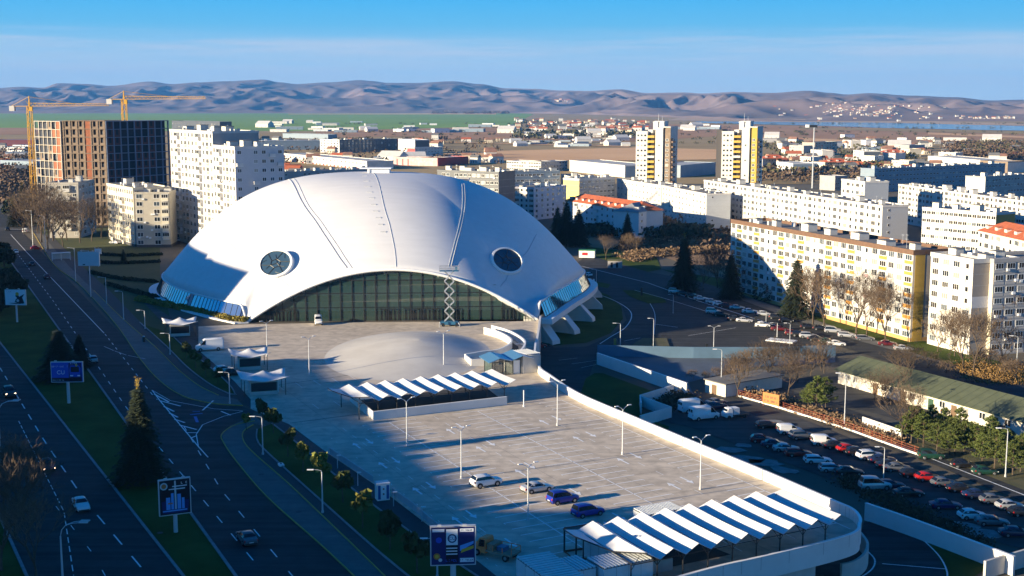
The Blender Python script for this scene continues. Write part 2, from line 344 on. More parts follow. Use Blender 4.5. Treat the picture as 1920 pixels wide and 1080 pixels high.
# kerbs and painted lines
kb = MB()
def gl(px, z=0): return [G(a, b, z) for a, b in px]
for pts in ([Wp(-560,31.1), Wp(-60,31.1)], [Ap(180,870,-.1,60), Ap(180,870,-.1,-360)], [Ap(180,870,-15.6,60), Ap(180,870,-15.6,-420)], [Ap(180,870,-21.4,60), Ap(180,870,-21.4,-420)]):
    kerb(kb, pts, .35, 0, .14)
kb.build('kerb', mat('kerb_stone', (.24,.24,.25), .9, nz=.2, sc=1), kind='structure')
kc = MB()
for px in ([(262,605),(310,648),(350,688),(392,720),(425,737),(443,741)], [(482,806),(482,825),(500,848),(600,938),(700,1027),(770,1085)], [(510,795),(545,822),(620,885),(700,948),(800,1020),(900,1085)], [(441,740),(430,722),(395,690),(350,655),(318,625)]):
    kerb(kc, spline(gl(px), 5), .22, 0, .2)
kc.build('kerb', MATS['kerb_stone'], kind='structure')
yl = MB()
for px in ([(60,432),(100,495),(145,530),(212,602),(260,670),(300,715),(345,744),(400,757),(455,761)], [(478,790),(440,798),(416,815),(420,832),(445,868),(500,932),(600,1021),(665,1082)], [(475,797),(458,808),(455,822),(470,845),(540,907),(640,1002),(722,1082)], [(176,545),(232,600),(290,650),(330,690),(370,722),(410,742)]):
    kerb(yl, spline(gl(px), 5), .16, 0, .15)
yl.build('painted_kerb', PAINTY, kind='structure')
ln = MB(); Z1 = .07
def sw(a, b, w, wd=.15, dash=None): strip(ln, [Wp(a, w), Wp(b, w)], wd, Z1, dash=dash)
strip(ln, gl([(20,440),(50,473),(195,625)]), .2, Z1)
strip(ln, gl([(27,468),(100,565),(237,765),(420,985),(480,1058)]), .16, Z1, dash=(3,4.5))
strip(ln, gl([(197,627),(285,740),(295,750)]), .16, Z1, dash=(2.5,3.5))
strip(ln, gl([(345,800),(415,920),(515,1040),(550,1083)]), .16, Z1, dash=(3,5))
strip(ln, gl([(195,650),(230,665),(275,674)]), .14, Z1, dash=(6,.6))
strip(ln, gl([(0,690),(85,830),(160,940),(265,1065),(285,1085)]), .2, Z1-.01, dash=(4.2,4.6))
strip(ln, gl([(35,790),(95,910),(120,960),(138,1080)]), .13, Z1-.01, dash=(2.2,1.2))
strip(ln, gl([(105,950),(175,1040),(200,1085)]), .12, Z1-.01, dash=(2,7))
# merge island hatching at the entrance
isl = [(285,732),(300,752),(340,800),(372,838),(390,858)]
strip(ln, gl(isl), .2, Z1)
strip(ln, gl([(285,732),(320,752),(400,767),(455,771)]), .14, Z1)
strip(ln, gl([(455,772),(420,781),(380,797),(368,815),(372,838)]), .16, Z1)
for a, c in (((290,740),(316,754)),((300,752),(338,762)),((308,763),(326,772)),((318,775),(333,783)),((328,787),(346,793)),((338,798),(368,806)),((350,812),(370,812)),((358,822),(368,818))):
    strip(ln, gl([a, c]), .35, Z1+.004)
strip(ln, gl([(380,770),(400,752)]), .3, Z1+.02); strip(ln, gl([(415,772),(432,779)]), .3, Z1)
strip(ln, gl([(16,430),(56,431)]), .5, Z1+.01)
ln.build('road_markings', PAINT, kind='structure')
# blue cycle symbol painted on the entrance
cy = MB()
for a, c, w in (((358,778),(378,776),.5),((366,782),(370,792),.5),((362,772),(374,772),.3)): strip(cy, gl([a, c]), w, Z1)
cy.build('painted_symbol', mat('blue_paint', (.03,.16,.5), .7), kind='structure')
mh = MB()
for px, py in ((490,890),(655,1012),(230,850),(430,720),(300,1000),(560,960),(150,600)):
    p = G(px, py); mh.prism([(p.x+.4*math.cos(a*.785), p.y+.4*math.sin(a*.785)) for a in range(8)], .06, .085)
mh.build('manhole_covers', mat('cast_iron', (.03,.03,.032), .6), kind='structure')
# ---------------------------------------------------------------- plaza and parking deck
DZ = .1
deck_px = [(372,655),(372,612),(467,608),(700,604),(1003,602),(1015,596),(1012,625),(1005,655),(1005,680),(1014,702),(1030,716),(1085,752),(1300,845),(1440,904),(1560,957),(1594,972),(1607,985),(1610,1000),(1590,1022),(1440,1062),(1340,1085),(1200,1125),(960,1125),(935,1083),(900,1055),(810,990),(705,910),(615,850),(542,795),(470,765),(470,748),(440,715),(400,680)]
deck_w = [G(a, b, DZ) for a, b in deck_px]
b = MB(); b.prism([(p.x, p.y) for p in deck_w], -1.2, DZ, 1, top=0)
body_w = [G(a, b_, DZ) for a, b_ in deck_px[:14]]+[G(1500,930,DZ), G(1530,1036,DZ), G(1440,1062,DZ), G(1340,1085,DZ)]+deck_w[22:]
b.prism([(p.x, p.y) for p in body_w], -7, -1.201, 1)
b.build('parking_deck', [DECK, CONC], kind='structure')
lw = empty('ramp_wall', G(1600,1050,-6), label='low curved concrete wall on the exit ramp under the deck corner', cat='wall')
lb = MB(); lb.T = Matrix.Translation(-G(1600,1050,-6)); lq = spline([G(a, b_, -6) for a, b_ in [(1576,1092),(1600,1086),(1620,1070),(1625,1050),(1612,1030)]], 6); kerb(lb, lq, .35, -6, -3.6); lb.build('wall', CONC, lw)
# parapet along the right edge, round the corner and back along the front
rp = spline([(p.x, p.y, 0) for p in (G(a, b, DZ) for a, b in [(1004,655),(1003,680),(1012,702),(1030,716),(1085,752),(1190,798),(1300,845),(1440,904),(1560,957),(1594,972),(1609,986),(1611,1002),(1590,1024),(1440,1063),(1340,1086),(1200,1126)])], 8)
pw = MB(); kerb(pw, rp, .3, [-.5]*len(rp), [1.55]*len(rp))
par = empty('parapet_wall', rp[0], label='bright white curved parapet wall along the right edge of the parking deck', cat='wall')
pw.T = Matrix.Translation(-rp[0]); pw = MB(); pw.T = Matrix.Translation(-rp[0]); kerb(pw, rp, .3, -1.2, 1.5); pw.build('wall', CONCW, par)
cp = MB(); cp.T = pw.T; kerb(cp, rp, .4, 1.503, 1.58); cp.build('coping', WHITE, par)
jt = MB(); jt.T = pw.T
for i in range(6, len(rp)-3, 3):
    t = (rp[i+1]-rp[i]).normalized(); n = Vector((-t.y, t.x, 0))
    for s in (-.158, .158): jt.add([rp[i]+n*s+t*.03+Vector((0,0,0)), rp[i]+n*s-t*.03, rp[i]+n*s-t*.03+Vector((0,0,1.5)), rp[i]+n*s+t*.03+Vector((0,0,1.5))], [(0,1,2,3),(3,2,1,0)])
jt.build('panel_joint', mat('joint_grey', (.35,.35,.35), .9), par)
# deck markings
dk = MB(); zq = DZ+.012
U = EX; V = Vector((math.cos(HEAD), math.sin(HEAD), 0)); O = G(1313,918)
def D(u, v): return O-V*v*1.0+U*u     # v metres back to the left, u metres towards the viewer
inside_poly = [(p.x, p.y) for p in deck_w]
def inside(x, y, poly=inside_poly):
    c = False; j = len(poly)-1
    for i in range(len(poly)):
        if (poly[i][1] > y) != (poly[j][1] > y) and x < (poly[j][0]-poly[i][0])*(y-poly[i][1])/(poly[j][1]-poly[i][1])+poly[i][0]: c = not c
        j = i
    return c
def dl(a, c, w=.12, dash=None):
    if inside(a.x, a.y) and inside(c.x, c.y): strip(dk, [a, c], w, zq, dash=dash)
for v0 in (-7.5, 9.5, 26, 42.5):
    for k in range(-22, 9):
        u = k*2.5
        a = D(u, v0-4.7); c = D(u, v0+4.7); m_ = D(u, v0)
        dl(a, m_, .2)
        dl(m_, c, .2)
        if k % 1 == 0 and rnd.random() < .5: dl(D(u, v0-4.7), D(u+.5, v0-4.7), .1)
        if rnd.random() < .5: dl(D(u, v0+4.7), D(u+.5, v0+4.7), .1)
        dl(D(u, v0), D(u+2.5, v0), .18)
for v0 in (1, 17.7, 34.2):
    for s in (0,):
        for k in range(-11, 5): dl(D(k*5, v0+s), D(k*5+2, v0+s), .1)
def arrow(u, v, fl=1):
    a = D(u, v); t = U*fl; n = V
    if not inside(a.x, a.y): return
    P = [a+t*0-n*.15, a+t*2.2-n*.15, a+t*2.2-n*.55, a+t*3.6, a+t*2.2+n*.55, a+t*2.2+n*.15, a+n*.15]
    if fl < 0: P = P[::-1]
    dk.add([(p.x, p.y, zq+.004) for p in P], [tuple(range(7))])
for u in (-46,-34,-20,-6,6): 
    arrow(u, -.6, 1); arrow(u+5, 2.6, -1); arrow(u-3, 16.2, 1); arrow(u+3, 19, -1); arrow(u-1, 33, 1); arrow(u+4, 35.6, -1)
# bays on the strip left of the first canopy
for i in range(9): 
    a = G(520+i*34, 722-i*4.3, DZ); dl(a, a+U*4.6, .1)
for i in range(6):
    a = G(585+i*40, 757-i*5, DZ); dl(a, a+U*4, .1)
dk.build('parking_markings', mat('deck_paint', (.82,.82,.82), .7, nz=.12, sc=3), kind='structure')
jn = MB()
for px in ([(520,722),(700,697),(1000,664)], [(545,793),(600,786),(676,776)], [(925,762),(1015,748),(1046,742)]):
    strip(jn, gl(px, DZ), .28, DZ+.006)
for k in range(-9, 4):
    a, c = D(k*9.9, -16), D(k*9.9, 46)
    P = [a.lerp(c, i/60) for i in range(61)]
    for i in range(60):
        if inside(P[i].x, P[i].y) and inside(P[i+1].x, P[i+1].y): strip(jn, [P[i], P[i+1]], .035, DZ+.004)
for v0 in (-12.5,-3,6.5,16,25.5,35,44):
    a, c = D(-105, v0), D(24, v0); P = [a.lerp(c, i/90) for i in range(91)]
    for i in range(90):
        if inside(P[i].x, P[i].y) and inside(P[i+1].x, P[i+1].y): strip(jn, [P[i], P[i+1]], .035, DZ+.004)
jn.build('expansion_joints', mat('joint_brown', (.14,.13,.12), .9), kind='structure')
# low mound on the plaza
mo = MB(); cx, cy = G(775, 664).xy; A_, B_ = 17.5, 27
NR, NP = 24, 64
prof = lambda r: 2.5*(1-r)**1.35*(1+.9*r)
for i in range(NR+1):
    r = i/NR
    for j in range(NP):
        a = 2*math.pi*j/NP
        x = cx-1.0+A_*r*math.cos(a)+(1-r)*2; y = cy+B_*r*math.sin(a)+(1-r)*3
        mo.v.append((x, y, DZ+.01+max(0, prof(r)) if r < .999 else DZ+.0))
for i in range(NR):
    for j in range(NP): mo.f.append((i*NP+j, (i+1)*NP+j, (i+1)*NP+(j+1)%NP, i*NP+(j+1)%NP)); mo.m.append(0)
mo.build('plaza_mound', mat('mound_stone', (.5,.47,.43), .75, spec=.2, rgb2=(.62,.59,.54), sc=.12, bump=.05), kind='structure', smooth=True)
# ---------------------------------------------------------------- low ground on the right
zl = ZR
psheet('road', [(1075,500),(1215,534),(1300,565),(1420,603),(1560,645),(1700,688),(1800,720),(1960,775),(1960,730),(1800,688),(1640,640),(1520,596),(1420,560),(1300,525),(1215,510),(1100,478)], zl, zl+.05, ASPH)
psheet('asphalt_yard', [(1000,700),(1005,640),(1040,652),(1100,650),(1150,628),(1175,600),(1165,570),(1120,545),(1090,530),(1075,500),(1215,534),(1300,565),(1420,603),(1560,645),(1560,668),(1120,668),(1110,690),(1095,740),(1060,730)], zl, zl+.04, ASPH)
psheet('lawn', [(1010,560),(1100,540),(1140,553),(1165,575),(1168,598),(1145,625),(1100,643),(1040,648),(1000,640)], zl, zl+.07, GRASS)
psheet('lawn', [(1090,735),(1098,710),(1115,700),(1130,700),(1240,740),(1200,745),(1205,775),(1225,790),(1255,800),(1240,830),(1080,770)], zl, zl+.06, GRASS)
psheet('traffic_island', [(1167,545),(1195,545),(1245,560),(1250,568),(1215,570),(1180,556)], zl, zl+.15, GRASS)
psheet('traffic_island', [(1100,525),(1145,534),(1140,541),(1102,534)], zl, zl+.15, GRASS)
psheet('grass_mound', [(1168,665),(1190,645),(1205,636),(1250,636),(1255,650),(1255,662)], zl, zl+.3, GRASSL)
psheet('verge', [(1085,470),(1100,478),(1215,510),(1240,505),(1230,480),(1110,462)], zl, zl+.06, GRASS)
psheet('dry_field', [(1095,462),(1230,478),(1300,500),(1370,520),(1372,430),(1330,428),(1240,432),(1140,440),(1085,450)], zl, zl+.08, mat('dry_grass', (.2,.115,.055), .95, rgb2=(.32,.19,.09), sc=.1, bump=.8, bsc=2))
psheet('courtyard', [(1240,505),(1300,525),(1420,560),(1520,596),(1640,640),(1760,680),(1960,730),(1960,700),(1760,650),(1560,575),(1372,525)], zl, zl+.045, GRASS)
psheet('pavement', [(1370,545),(1480,585),(1600,625),(1720,665),(1760,676),(1766,682),(1600,637),(1480,597),(1372,556)], zl, zl+.12, PAVE)
psheet('parking_lot', [(1215,760),(1300,735),(1400,745),(1600,825),(1800,905),(1960,972),(1960,1040),(1840,1010),(1700,960),(1560,900),(1400,840),(1290,800),(1240,790)], zl, zl+.04, ASPH2)
psheet('road', [(1290,700),(1350,722),(1400,742),(1600,815),(1760,875),(1960,960),(1960,905),(1800,845),(1690,800),(1560,758),(1450,722),(1370,700),(1310,690)], zl, zl+.055, ASPH)
psheet('verge', [(1345,718),(1420,745),(1560,790),(1690,830),(1960,935),(1960,890),(1760,828),(1560,772),(1450,735),(1370,712)], zl, zl+.075, GRASSL)
psheet('yard', [(1310,690),(1380,700),(1450,722),(1560,760),(1760,826),(1960,890),(1960,800),(1740,760),(1560,700),(1400,670),(1320,670)], zl, zl+.03, EARTHD)
psheet('yard_road', [(1480,715),(1560,700),(1660,735),(1700,760),(1960,840),(1960,870),(1760,810),(1640,775),(1540,755)], zl, zl+.06, ASPH2)
psheet('asphalt_yard', [(1560,645),(1700,690),(1960,790),(1960,740),(1800,710),(1700,688),(1600,655)], zl, zl+.03, ASPH2)
# exit ramp at the bottom right
psheet('ramp_road', [(1620,980),(1650,975),(1730,1015),(1790,1050),(1830,1085),(1780,1200),(1560,1200),(1500,1085),(1540,1050),(1600,1040)], zl, zl+.06, ASPH)
psheet('lawn', [(1735,1017),(1860,1062),(1820,1085),(1775,1085),(1762,1050)], zl, zl+.07, GRASS)
rl = MB()
for px, z_ in (([(1655,1058),(1775,1068)], zl),):
    strip(rl, gl(px, z_), .18, zl+.08)
strip(rl, spline(gl([(1735,1017),(1762,1045),(1776,1075),(1772,1100)], zl), 5), .22, zl+.09)
strip(rl, spline(gl([(1625,1033),(1640,1050),(1635,1068),(1612,1085)], zl), 5), .22, zl+.08)
strip(rl, spline(gl([(1115,550),(1150,563),(1178,580),(1184,595),(1172,615),(1145,632),(1125,645)], zl), 5), .25, zl+.08)
strip(rl, spline(gl([(1218,568),(1228,590),(1226,628)], zl), 5), .16, zl+.08)
strip(rl, gl([(1226,608),(1270,614)], zl), .25, zl+.08)
strip(rl, gl([(1190,545),(1245,560),(1310,580),(1340,590)], zl), .2, zl+.16)
for a, c in (((1048,676),(1082,672)),((1072,683),(1120,676)),((1090,690),(1118,684)),((1290,630),(1380,615)),((1170,640),(1200,634))): strip(rl, gl([a, c], zl), .12, zl+.08)
strip(rl, gl([(1345,720),(1420,748),(1560,795),(1700,843),(1960,945)], zl), .25, zl+.12)
strip(rl, gl([(1080,497),(1215,531),(1300,562),(1420,600),(1540,637)], zl), .3, zl+.12)
rl.build('road_markings', PAINT, kind='structure')
# puddles and worn patches by the deck wall
pd = MB()
for px, py, s in ((1370,843,2.6),(1400,862,3.4),(1435,868,3),(1470,882,2.4),(1395,836,1.8),(1450,790,2),(1840,1000,3),(1800,985,2.5)):
    p = G(px, py, zl); pd.prism([(p.x+s*math.cos(a*.52+.3)*(.7+.5*rnd.random()), p.y+s*.9*math.sin(a*.52)*(.6+.5*rnd.random())) for a in range(12)], zl+.02, zl+.05)
pd.build('bare_concrete_patches', mat('grey_patch', (.2,.2,.2), .9, nz=.3, sc=.7), kind='structure')
# ---------------------------------------------------------------- arena
LFt = Vector((-64.5, 307.3)); RFt = Vector((6.2, 311.0)); CX, CY, HD = -39.5, 366., 33.2
archw = [(LFt*(1-t)/2+RFt*(1+t)/2).to_tuple()+(12.7*(1-t*t),) for t in [math.sin(i/40*math.pi/2*1.0)*1 for i in range(-40, 41)]]
side = [(-66,309.3),(-75,318.5),(-87,334),(-96.5,352),(-101,368)]
RA, RB, RANG = 64.0, 66.0, R(5)
def ell(a): c, s_ = math.cos(a), math.sin(a); x, y = RA*.955*c, RB*.93*s_; return (CX+x*math.cos(RANG)-y*math.sin(RANG), CY+x*math.sin(RANG)+y*math.cos(RANG))
side += [ell(R(a_)) for a_ in (163,145,125,105,85,65,45,25)]+[(21,377),(19.5,360),(14,340),(8.6,320)]
def base_z(x, y):
    dx, dy = x-CX, y-CY; u = dx*math.cos(RANG)+dy*math.sin(RANG); w = -dx*math.sin(RANG)+dy*math.cos(RANG)
    rho = math.hypot(u/RA, w/RB); return HD*max(0, 1-rho**3)**1.06 if rho < 1 else -14*(rho-1)
sp = spline([(LFt.x, LFt.y, 0)]+[(a, c, 0) for a, c in side]+[(RFt.x, RFt.y, 0)], 10)
bnd = [(a, c, z, 0.) for a, c, z in archw]
for p in reversed(sp[1:-1]):
    d = min((Vector(p.xy)-LFt).length, (Vector(p.xy)-RFt).length)
    bnd.append((p.x, p.y, 4.1*smooth(d/3.2), smooth(d/25)))
dlt = [q[2]-base_z(q[0], q[1]) for q in bnd]
n_ = len(bnd); sm_ = dlt[:]
for _ in range(140): sm_ = [(sm_[i-1]+sm_[i]*2+sm_[(i+1) % n_])/4 for i in range(n_)]
bnd = [(q[0], q[1], q[2], dlt[i], sm_[i]) for i, q in enumerate(bnd)]
arena = empty('arena', (CX, CY, 0), label='big white domed sports arena with an arched glass front and two oval skylights', cat='arena')
AT = Matrix.Translation((-CX, -CY, 0))
def dome_pt(q, t):
    x, y, z, dl_, ds_ = q; X, Y = CX+(x-CX)*t, CY+(y-CY)*t
    return Vector((X, Y, base_z(X, Y)+ds_*t**4+(dl_-ds_)*t**14))
mb = MB(); mb.T = AT; NT = 48; nb = len(bnd)
mb.v.append(tuple(AT @ Vector((CX, CY, HD))))
for i in range(1, NT+1):
    for q in bnd: mb.v.append(tuple(AT @ dome_pt(q, i/NT)))
for j in range(nb): mb.f.append((0, 1+j, 1+(j+1) % nb)); mb.m.append(0)
for i in range(NT-1):
    for j in range(nb): a = 1+i*nb; c = a+nb; mb.f.append((a+j, c+j, c+(j+1) % nb, a+(j+1) % nb)); mb.m.append(0)
shell = mb.build('dome_shell', DOME, arena, smooth=True)
md = shell.modifiers.new('t', 'SOLIDIFY'); md.thickness = .5; md.offset = -1
# polar lookup on the shell
bang = [math.atan2(q[1]-CY, q[0]-CX) for q in bnd]
def on_dome(x, y):
    a = math.atan2(y-CY, x-CX); best = None
    for j in range(nb):
        a0, a1 = bang[j], bang[(j+1) % nb]; da = (a1-a0+math.pi) % (2*math.pi)-math.pi; d = (a-a0+math.pi) % (2*math.pi)-math.pi
        if da > 0 and 0 <= d <= da:
            f = d/da; q = [bnd[j][k]*(1-f)+bnd[(j+1) % nb][k]*f for k in range(5)]
            den = math.hypot(q[0]-CX, q[1]-CY); t = math.hypot(x-CX, y-CY)/den
            return dome_pt(q, min(t, 1)), t
    return Vector((x, y, 0)), 2
def hit(px, py):
    a = (px-960)/FPX; b_ = (540-py)/FPX
    d = Vector((a, math.cos(PITCH)+b_*math.sin(PITCH), -math.sin(PITCH)+b_*math.cos(PITCH))); o = Vector((0, 0, CAM_H)); lo = 285/d.y
    t = lo
    while t < 420:
        p = o+d*t; s, tt = on_dome(p.x, p.y)
        if tt <= 1 and p.z <= s.z: 
            for _ in range(12):
                pass
            return s
        t += .25
    return None
def nrm(x, y):
    e = .4; a = on_dome(x+e, y)[0]; b_ = on_dome(x-e, y)[0]; c = on_dome(x, y+e)[0]; d = on_dome(x, y-e)[0]
    return (a-b_).cross(c-d).normalized()
def ray_line(px_pts, step=14):
    out = []
    H_ = [hit(*p) for p in px_pts]; H_ = [h for h in H_ if h]
    P = spline([(h.x, h.y, 0) for h in H_], 10)
    for p in P:
        s, t = on_dome(p.x, p.y)
        if t <= 1: out.append(s+nrm(p.x, p.y)*.04)
    return out
sm = MB(); sm.T = AT
for px, r in (([(541,337),(562,372),(595,422),(630,475),(650,503)], .16), ([(549,335),(571,372),(604,420),(640,473),(660,503)], .08), ([(870,345),(872,380),(866,420),(856,460),(846,500)], .16), ([(866,345),(867,380),(861,420),(851,460),(841,500)], .08),
              ([(696,322),(716,370),(731,425),(740,470),(743,502)], .06), ([(388,404),(410,440),(450,475),(492,500)], .07), ([(519,520),(550,545)], .06), ([(1008,412),(1006,440),(990,470),(970,490)], .07), ([(955,512),(938,538)], .06)):
    sm = MB(); sm.T = AT; sm.path(ray_line(px), r, 5); sm.build('seam', SEAM, arena)
sm = MB(); sm.T = AT
for i in range(10):
    h = hit(684+i*2.6+(i*i*.14), 330+i*9.5+(i*i*.25))
    if h: sm = MB(); sm.T = AT; sm.box(h.x-.7, h.x+.7, h.y-.2, h.y+.2, h.z-.3, h.z+.12); sm.build('ladder_hook', SEAM, arena)
# rim of the arch and lower edge of the shell
rb = MB(); rb.T = AT
P = [Vector(q[:3]) for q in bnd[:81]]
rb.path([p+Vector((0,-.15,.0)) for p in P], .38, 8); rb.build('arch_rim', WHITE, arena, smooth=True)
rb = MB(); rb.T = AT; P = [Vector(q[:3]) for q in bnd[81:]]
rb.path(P[3:-3], .22, 5); rb.build('shell_edge', WHITE, arena)
# glass front: one pane sheet and its mullions
fx = (RFt-LFt); flen = fx.length; fx = fx/flen; fnn = Vector((-fx.y, fx.x)); inset = .9
def fp_(s, z, off=0): p = LFt+fx*s+fnn*(inset+off); return Vector((p.x, p.y, z))
def az(s): t = 2*s/flen-1; return max(0, 12.7*(1-t*t))
gp_ = MB(); gp_.T = AT
n = 60; top = [fp_(flen*i/n, az(flen*i/n)-.1) for i in range(n+1)]
gp_.add([fp_(flen*i/n, 0) for i in range(n+1)]+top, [(i, i+1, n+2+i, n+1+i) for i in range(n)])
gp_.build('glass_front', GLASS, arena)
# dim hall behind the glass: floor slabs and columns
hall = MB(); hall.T = AT
GRN = mat('hall_wall', (.6,.7,.65), .8, nz=.2, sc=.2)
hall.add([fp_(4, 0, 15), fp_(flen-4, 0, 15), fp_(flen-14, 9, 15), fp_(14, 9, 15)], [(0,1,2,3)]); hall.build('hall_back_wall', GRN, arena); hall = MB(); hall.T = AT
for i in range(9):
    q_ = MB(); q_.T = AT; s0 = 7+i*6.6; t_ = [fp_(s0+j*.9, max(.5, min(az(s0+j*.9), 12.3)-.6-j*.25), .6+j*2) for j in range(7)]
    q_.path(t_, .35, 5); q_.build('roof_beam', WHITE, arena)
for z in (4.2, 8.2): hall.add([fp_(10, z, 3), fp_(flen-10, z, 3), fp_(flen-10, z, 14), fp_(10, z, 14)], [(0,1,2,3)])
hall.build('hall_floor', CONC, arena)
ml = MB(); ml.T = AT; nm = 25
for i in range(1, nm):
    s = flen*i/nm
    if az(s) > .6: a = fp_(s, 0, -.12); ml.tube(a, (a.x, a.y, az(s)), .13, .13, 4)
for z in (3.3, 6.8, 10):
    t = math.sqrt(max(0, 1-z/12.7)); a, c = flen*(1-t)/2, flen*(1+t)/2
    ml.tube(fp_(a, z, -.14), fp_(c, z, -.14), .12, .12, 4)
ml.build('mullions', BLACK, arena)
dr = [(2.9,3),(13.5+3.2,0),(30,1),(34.5,2),(38,2),(49,1),(53,1),(62.5,2),(65.3,1)]
for s, k in ((4.6,0),(7.2,0),(9.8,0),(32,0),(34.3,0),(38,0),(40.4,0),(42.8,0),(45.2,0),(50,0),(62,0),(64,0)):
    d = MB(); d.T = AT; o = -.25
    for q in (0, .95, 1.9): a = fp_(s+q, 0, o); d.tube(a, (a.x, a.y, 2.9), .1, .1, 4)
    d.tube(fp_(s, 2.9, o), fp_(s+1.9, 2.9, o), .12, .12, 4); d.tube(fp_(s, .1, o), fp_(s+1.9, .1, o), .08, .08, 4)
    d.build('door', BLACK, arena)
# glazed bands under the shell edge on both sides
Bq = bnd[81:]                                   # from right foot round the back to left foot
def band_(lo, hi, name):
    P = [Vector(q[:3]) for q in Bq[lo:hi]]; ctr = Vector((CX, CY, 0)); g = MB(); g.T = AT; fr = MB(); fr.T = AT
    ins = lambda p, z, k: Vector((p.x+(CX-p.x)*k, p.y+(CY-p.y)*k, z))
    tp = [ins(p, p.z-.05, .004) for p in P]; bt = [ins(p, .35, -.026) for p in P]; n = len(P)
    g.add(bt+tp, [(i, n+i, n+i+1, i+1) for i in range(n-1)]); g.build(name, GLASSB, arena)
    acc = 0
    for i in range(n):
        if i: acc += (P[i]-P[i-1]).length
        if acc > 1.55 or i in (0, n-1): fr.tube(bt[i], tp[i], .1, .1, 4); acc = 0
    fr.path([b_+Vector((0,0,0)) for b_ in bt], .14, 4); fr.path(tp, .1, 4)
    fr.build('band_mullions', BLACK, arena)
k0 = 3
band_(4, 46, 'side_glazing'); band_(len(Bq)-54, len(Bq)-5, 'side_glazing')
# ledge ring round the base
lg = MB(); lg.T = AT
Pl = [Vector((q[0]+(q[0]-CX)*.035, q[1]+(q[1]-CY)*.035, 0)) for q in Bq[2:-2]]
kerb(lg, Pl, 3.4, -1.1, .3); lg.build('base_ledge', WHITE, arena)
ub = MB(); ub.T = AT
Pu = [Vector((q[0]+(CX-q[0])*.03, q[1]+(CY-q[1])*.03, 0)) for q in Bq[2:-2]]
kerb(ub, Pu, 1.2, -6.5, -1.1); ub.build('base_wall', CONCW, arena)
def fin(px, py, out, top_w, name='buttress'):
    a = G(px, py, -1.0); ctr = Vector((CX, CY, -1)); d = (a-ctr); d.z = 0; d.normalize(); n = Vector((-d.y, d.x, 0))
    f = MB(); f.T = AT; w0, w1 = .9, 1.3
    A0 = a-d*5; A1 = a+d*.8; B1 = a+d*out
    vs = []
    for s, w in ((-1, 1), (1, 1)):
        q = n*s
        vs += [A0+q*top_w*.5+Vector((0,0,.9)), A1+q*top_w*.5+Vector((0,0,.9)), A1+d*.4+q*top_w*.5+Vector((0,0,-.2)), B1+q*w1+Vector((0,0,-3.9)), B1+d*.2+q*w1+Vector((0,0,-5.2)), B1-d*1.6+q*w0+Vector((0,0,-5.2)), A0+q*w0+Vector((0,0,-4.9))]
    k = 7; fs = [tuple(range(k))[::-1], tuple(range(k, 2*k))]+[(i, (i+1) % k, k+(i+1) % k, k+i) for i in range(k)]
    f.add(vs, fs); f.build(name, CONCW, arena)
for px, py, o, w in ((1014,603,5.5,2.6),(1052,587,5,2.0),(1080,567,5,2),(1097,547,5,2),(1103,528,4,1.6),(300,560,3,1.5)): fin(px, py, o, w)
# terrace wall from the front buttress down to the parapet
tw = MB(); tw.T = AT; kerb(tw, [G(1013,598,0), G(1009,630,0), G(1004,655,0)], .5, -6.5, .9); tw.build('terrace_wall', CONCW, arena)
# skylights
def skylight(px, py, r, turn):
    c = hit(px, py); n_ = nrm(c.x, c.y); n_ = (n_+Vector((0,-.3,0))).normalized(); c = c+n_*.8
    e1 = Vector((0,0,1)).cross(n_).normalized(); e2 = n_.cross(e1)
    s = MB(); s.T = AT; K = 40; rx, ry = r*.98, r*.82
    ring = lambda k, h: [c+e1*math.cos(2*math.pi*i/K)*rx*k+e2*math.sin(2*math.pi*i/K)*ry*k+n_*h for i in range(K)]
    r0, r1, r2, r3 = ring(1.12, -1.2), ring(1.06, .55), ring(.94, .6), ring(.93, .2)
    s.add(r0+r1+r2+r3, [(q*K+i, q*K+(i+1) % K, (q+1)*K+(i+1) % K, (q+1)*K+i) for q in range(3) for i in range(K)])
    o = s.build('skylight', WHITE, arena, smooth=True, angle=40)
    g = MB(); g.T = AT; g.add(ring(.95, .3), [tuple(range(K))]); g.build('glass', mat('skylight_glass', (.035,.07,.11), .08, spec=.9), o)
    f = MB(); f.T = AT
    pt = lambda a, k: c+e1*math.cos(a)*rx*k+e2*math.sin(a)*ry*k+n_*.36
    cen = pt(.3, .1)
    for i in range(6):
        a = i*1.047+.2; f.tube(pt(a+.3, .33), pt(a, .95), .09, .09, 4); f.tube(pt(a+.3, .33), pt(a+1.347, .33), .09, .09, 4)
        f.tube(pt(a+.52, .66), pt(a+.3, .33) if i % 2 else pt(a+.9, .95), .07, .07, 4)
        if i % 2: f.tube(pt(a+.3, .33), cen, .09, .09, 4)
    f.build('frame', BLACK, o)
skylight(520, 498, 4.4, 0); skylight(948, 493, 4.4, 0)
# cap on the crown
cpb = MB(); c = Vector((CX+1.6, CY+1, HD)); cpb.T = AT
cpb.box(c.x-3, c.x+3.0, c.y-2, c.y+2, c.z-.4, c.z+1.15); cpb.box(c.x-5.4, c.x+3.5, c.y-2.6, c.y+2.6, c.z+1.15, c.z+1.42); cpb.box(c.x-3.2, c.x-2.6, c.y-2.3, c.y-2.0, c.z-.6, c.z+1.14)
cpb.build('crown_cap', WHITE, arena)
b = MB(); b.T = AT; b.box(c.x-3.02, c.x-3.0, c.y-1, c.y, c.z+.0, c.z+.6); b.build('crown_hatch', mat('red_panel', (.4,.02,.02), .5), arena)
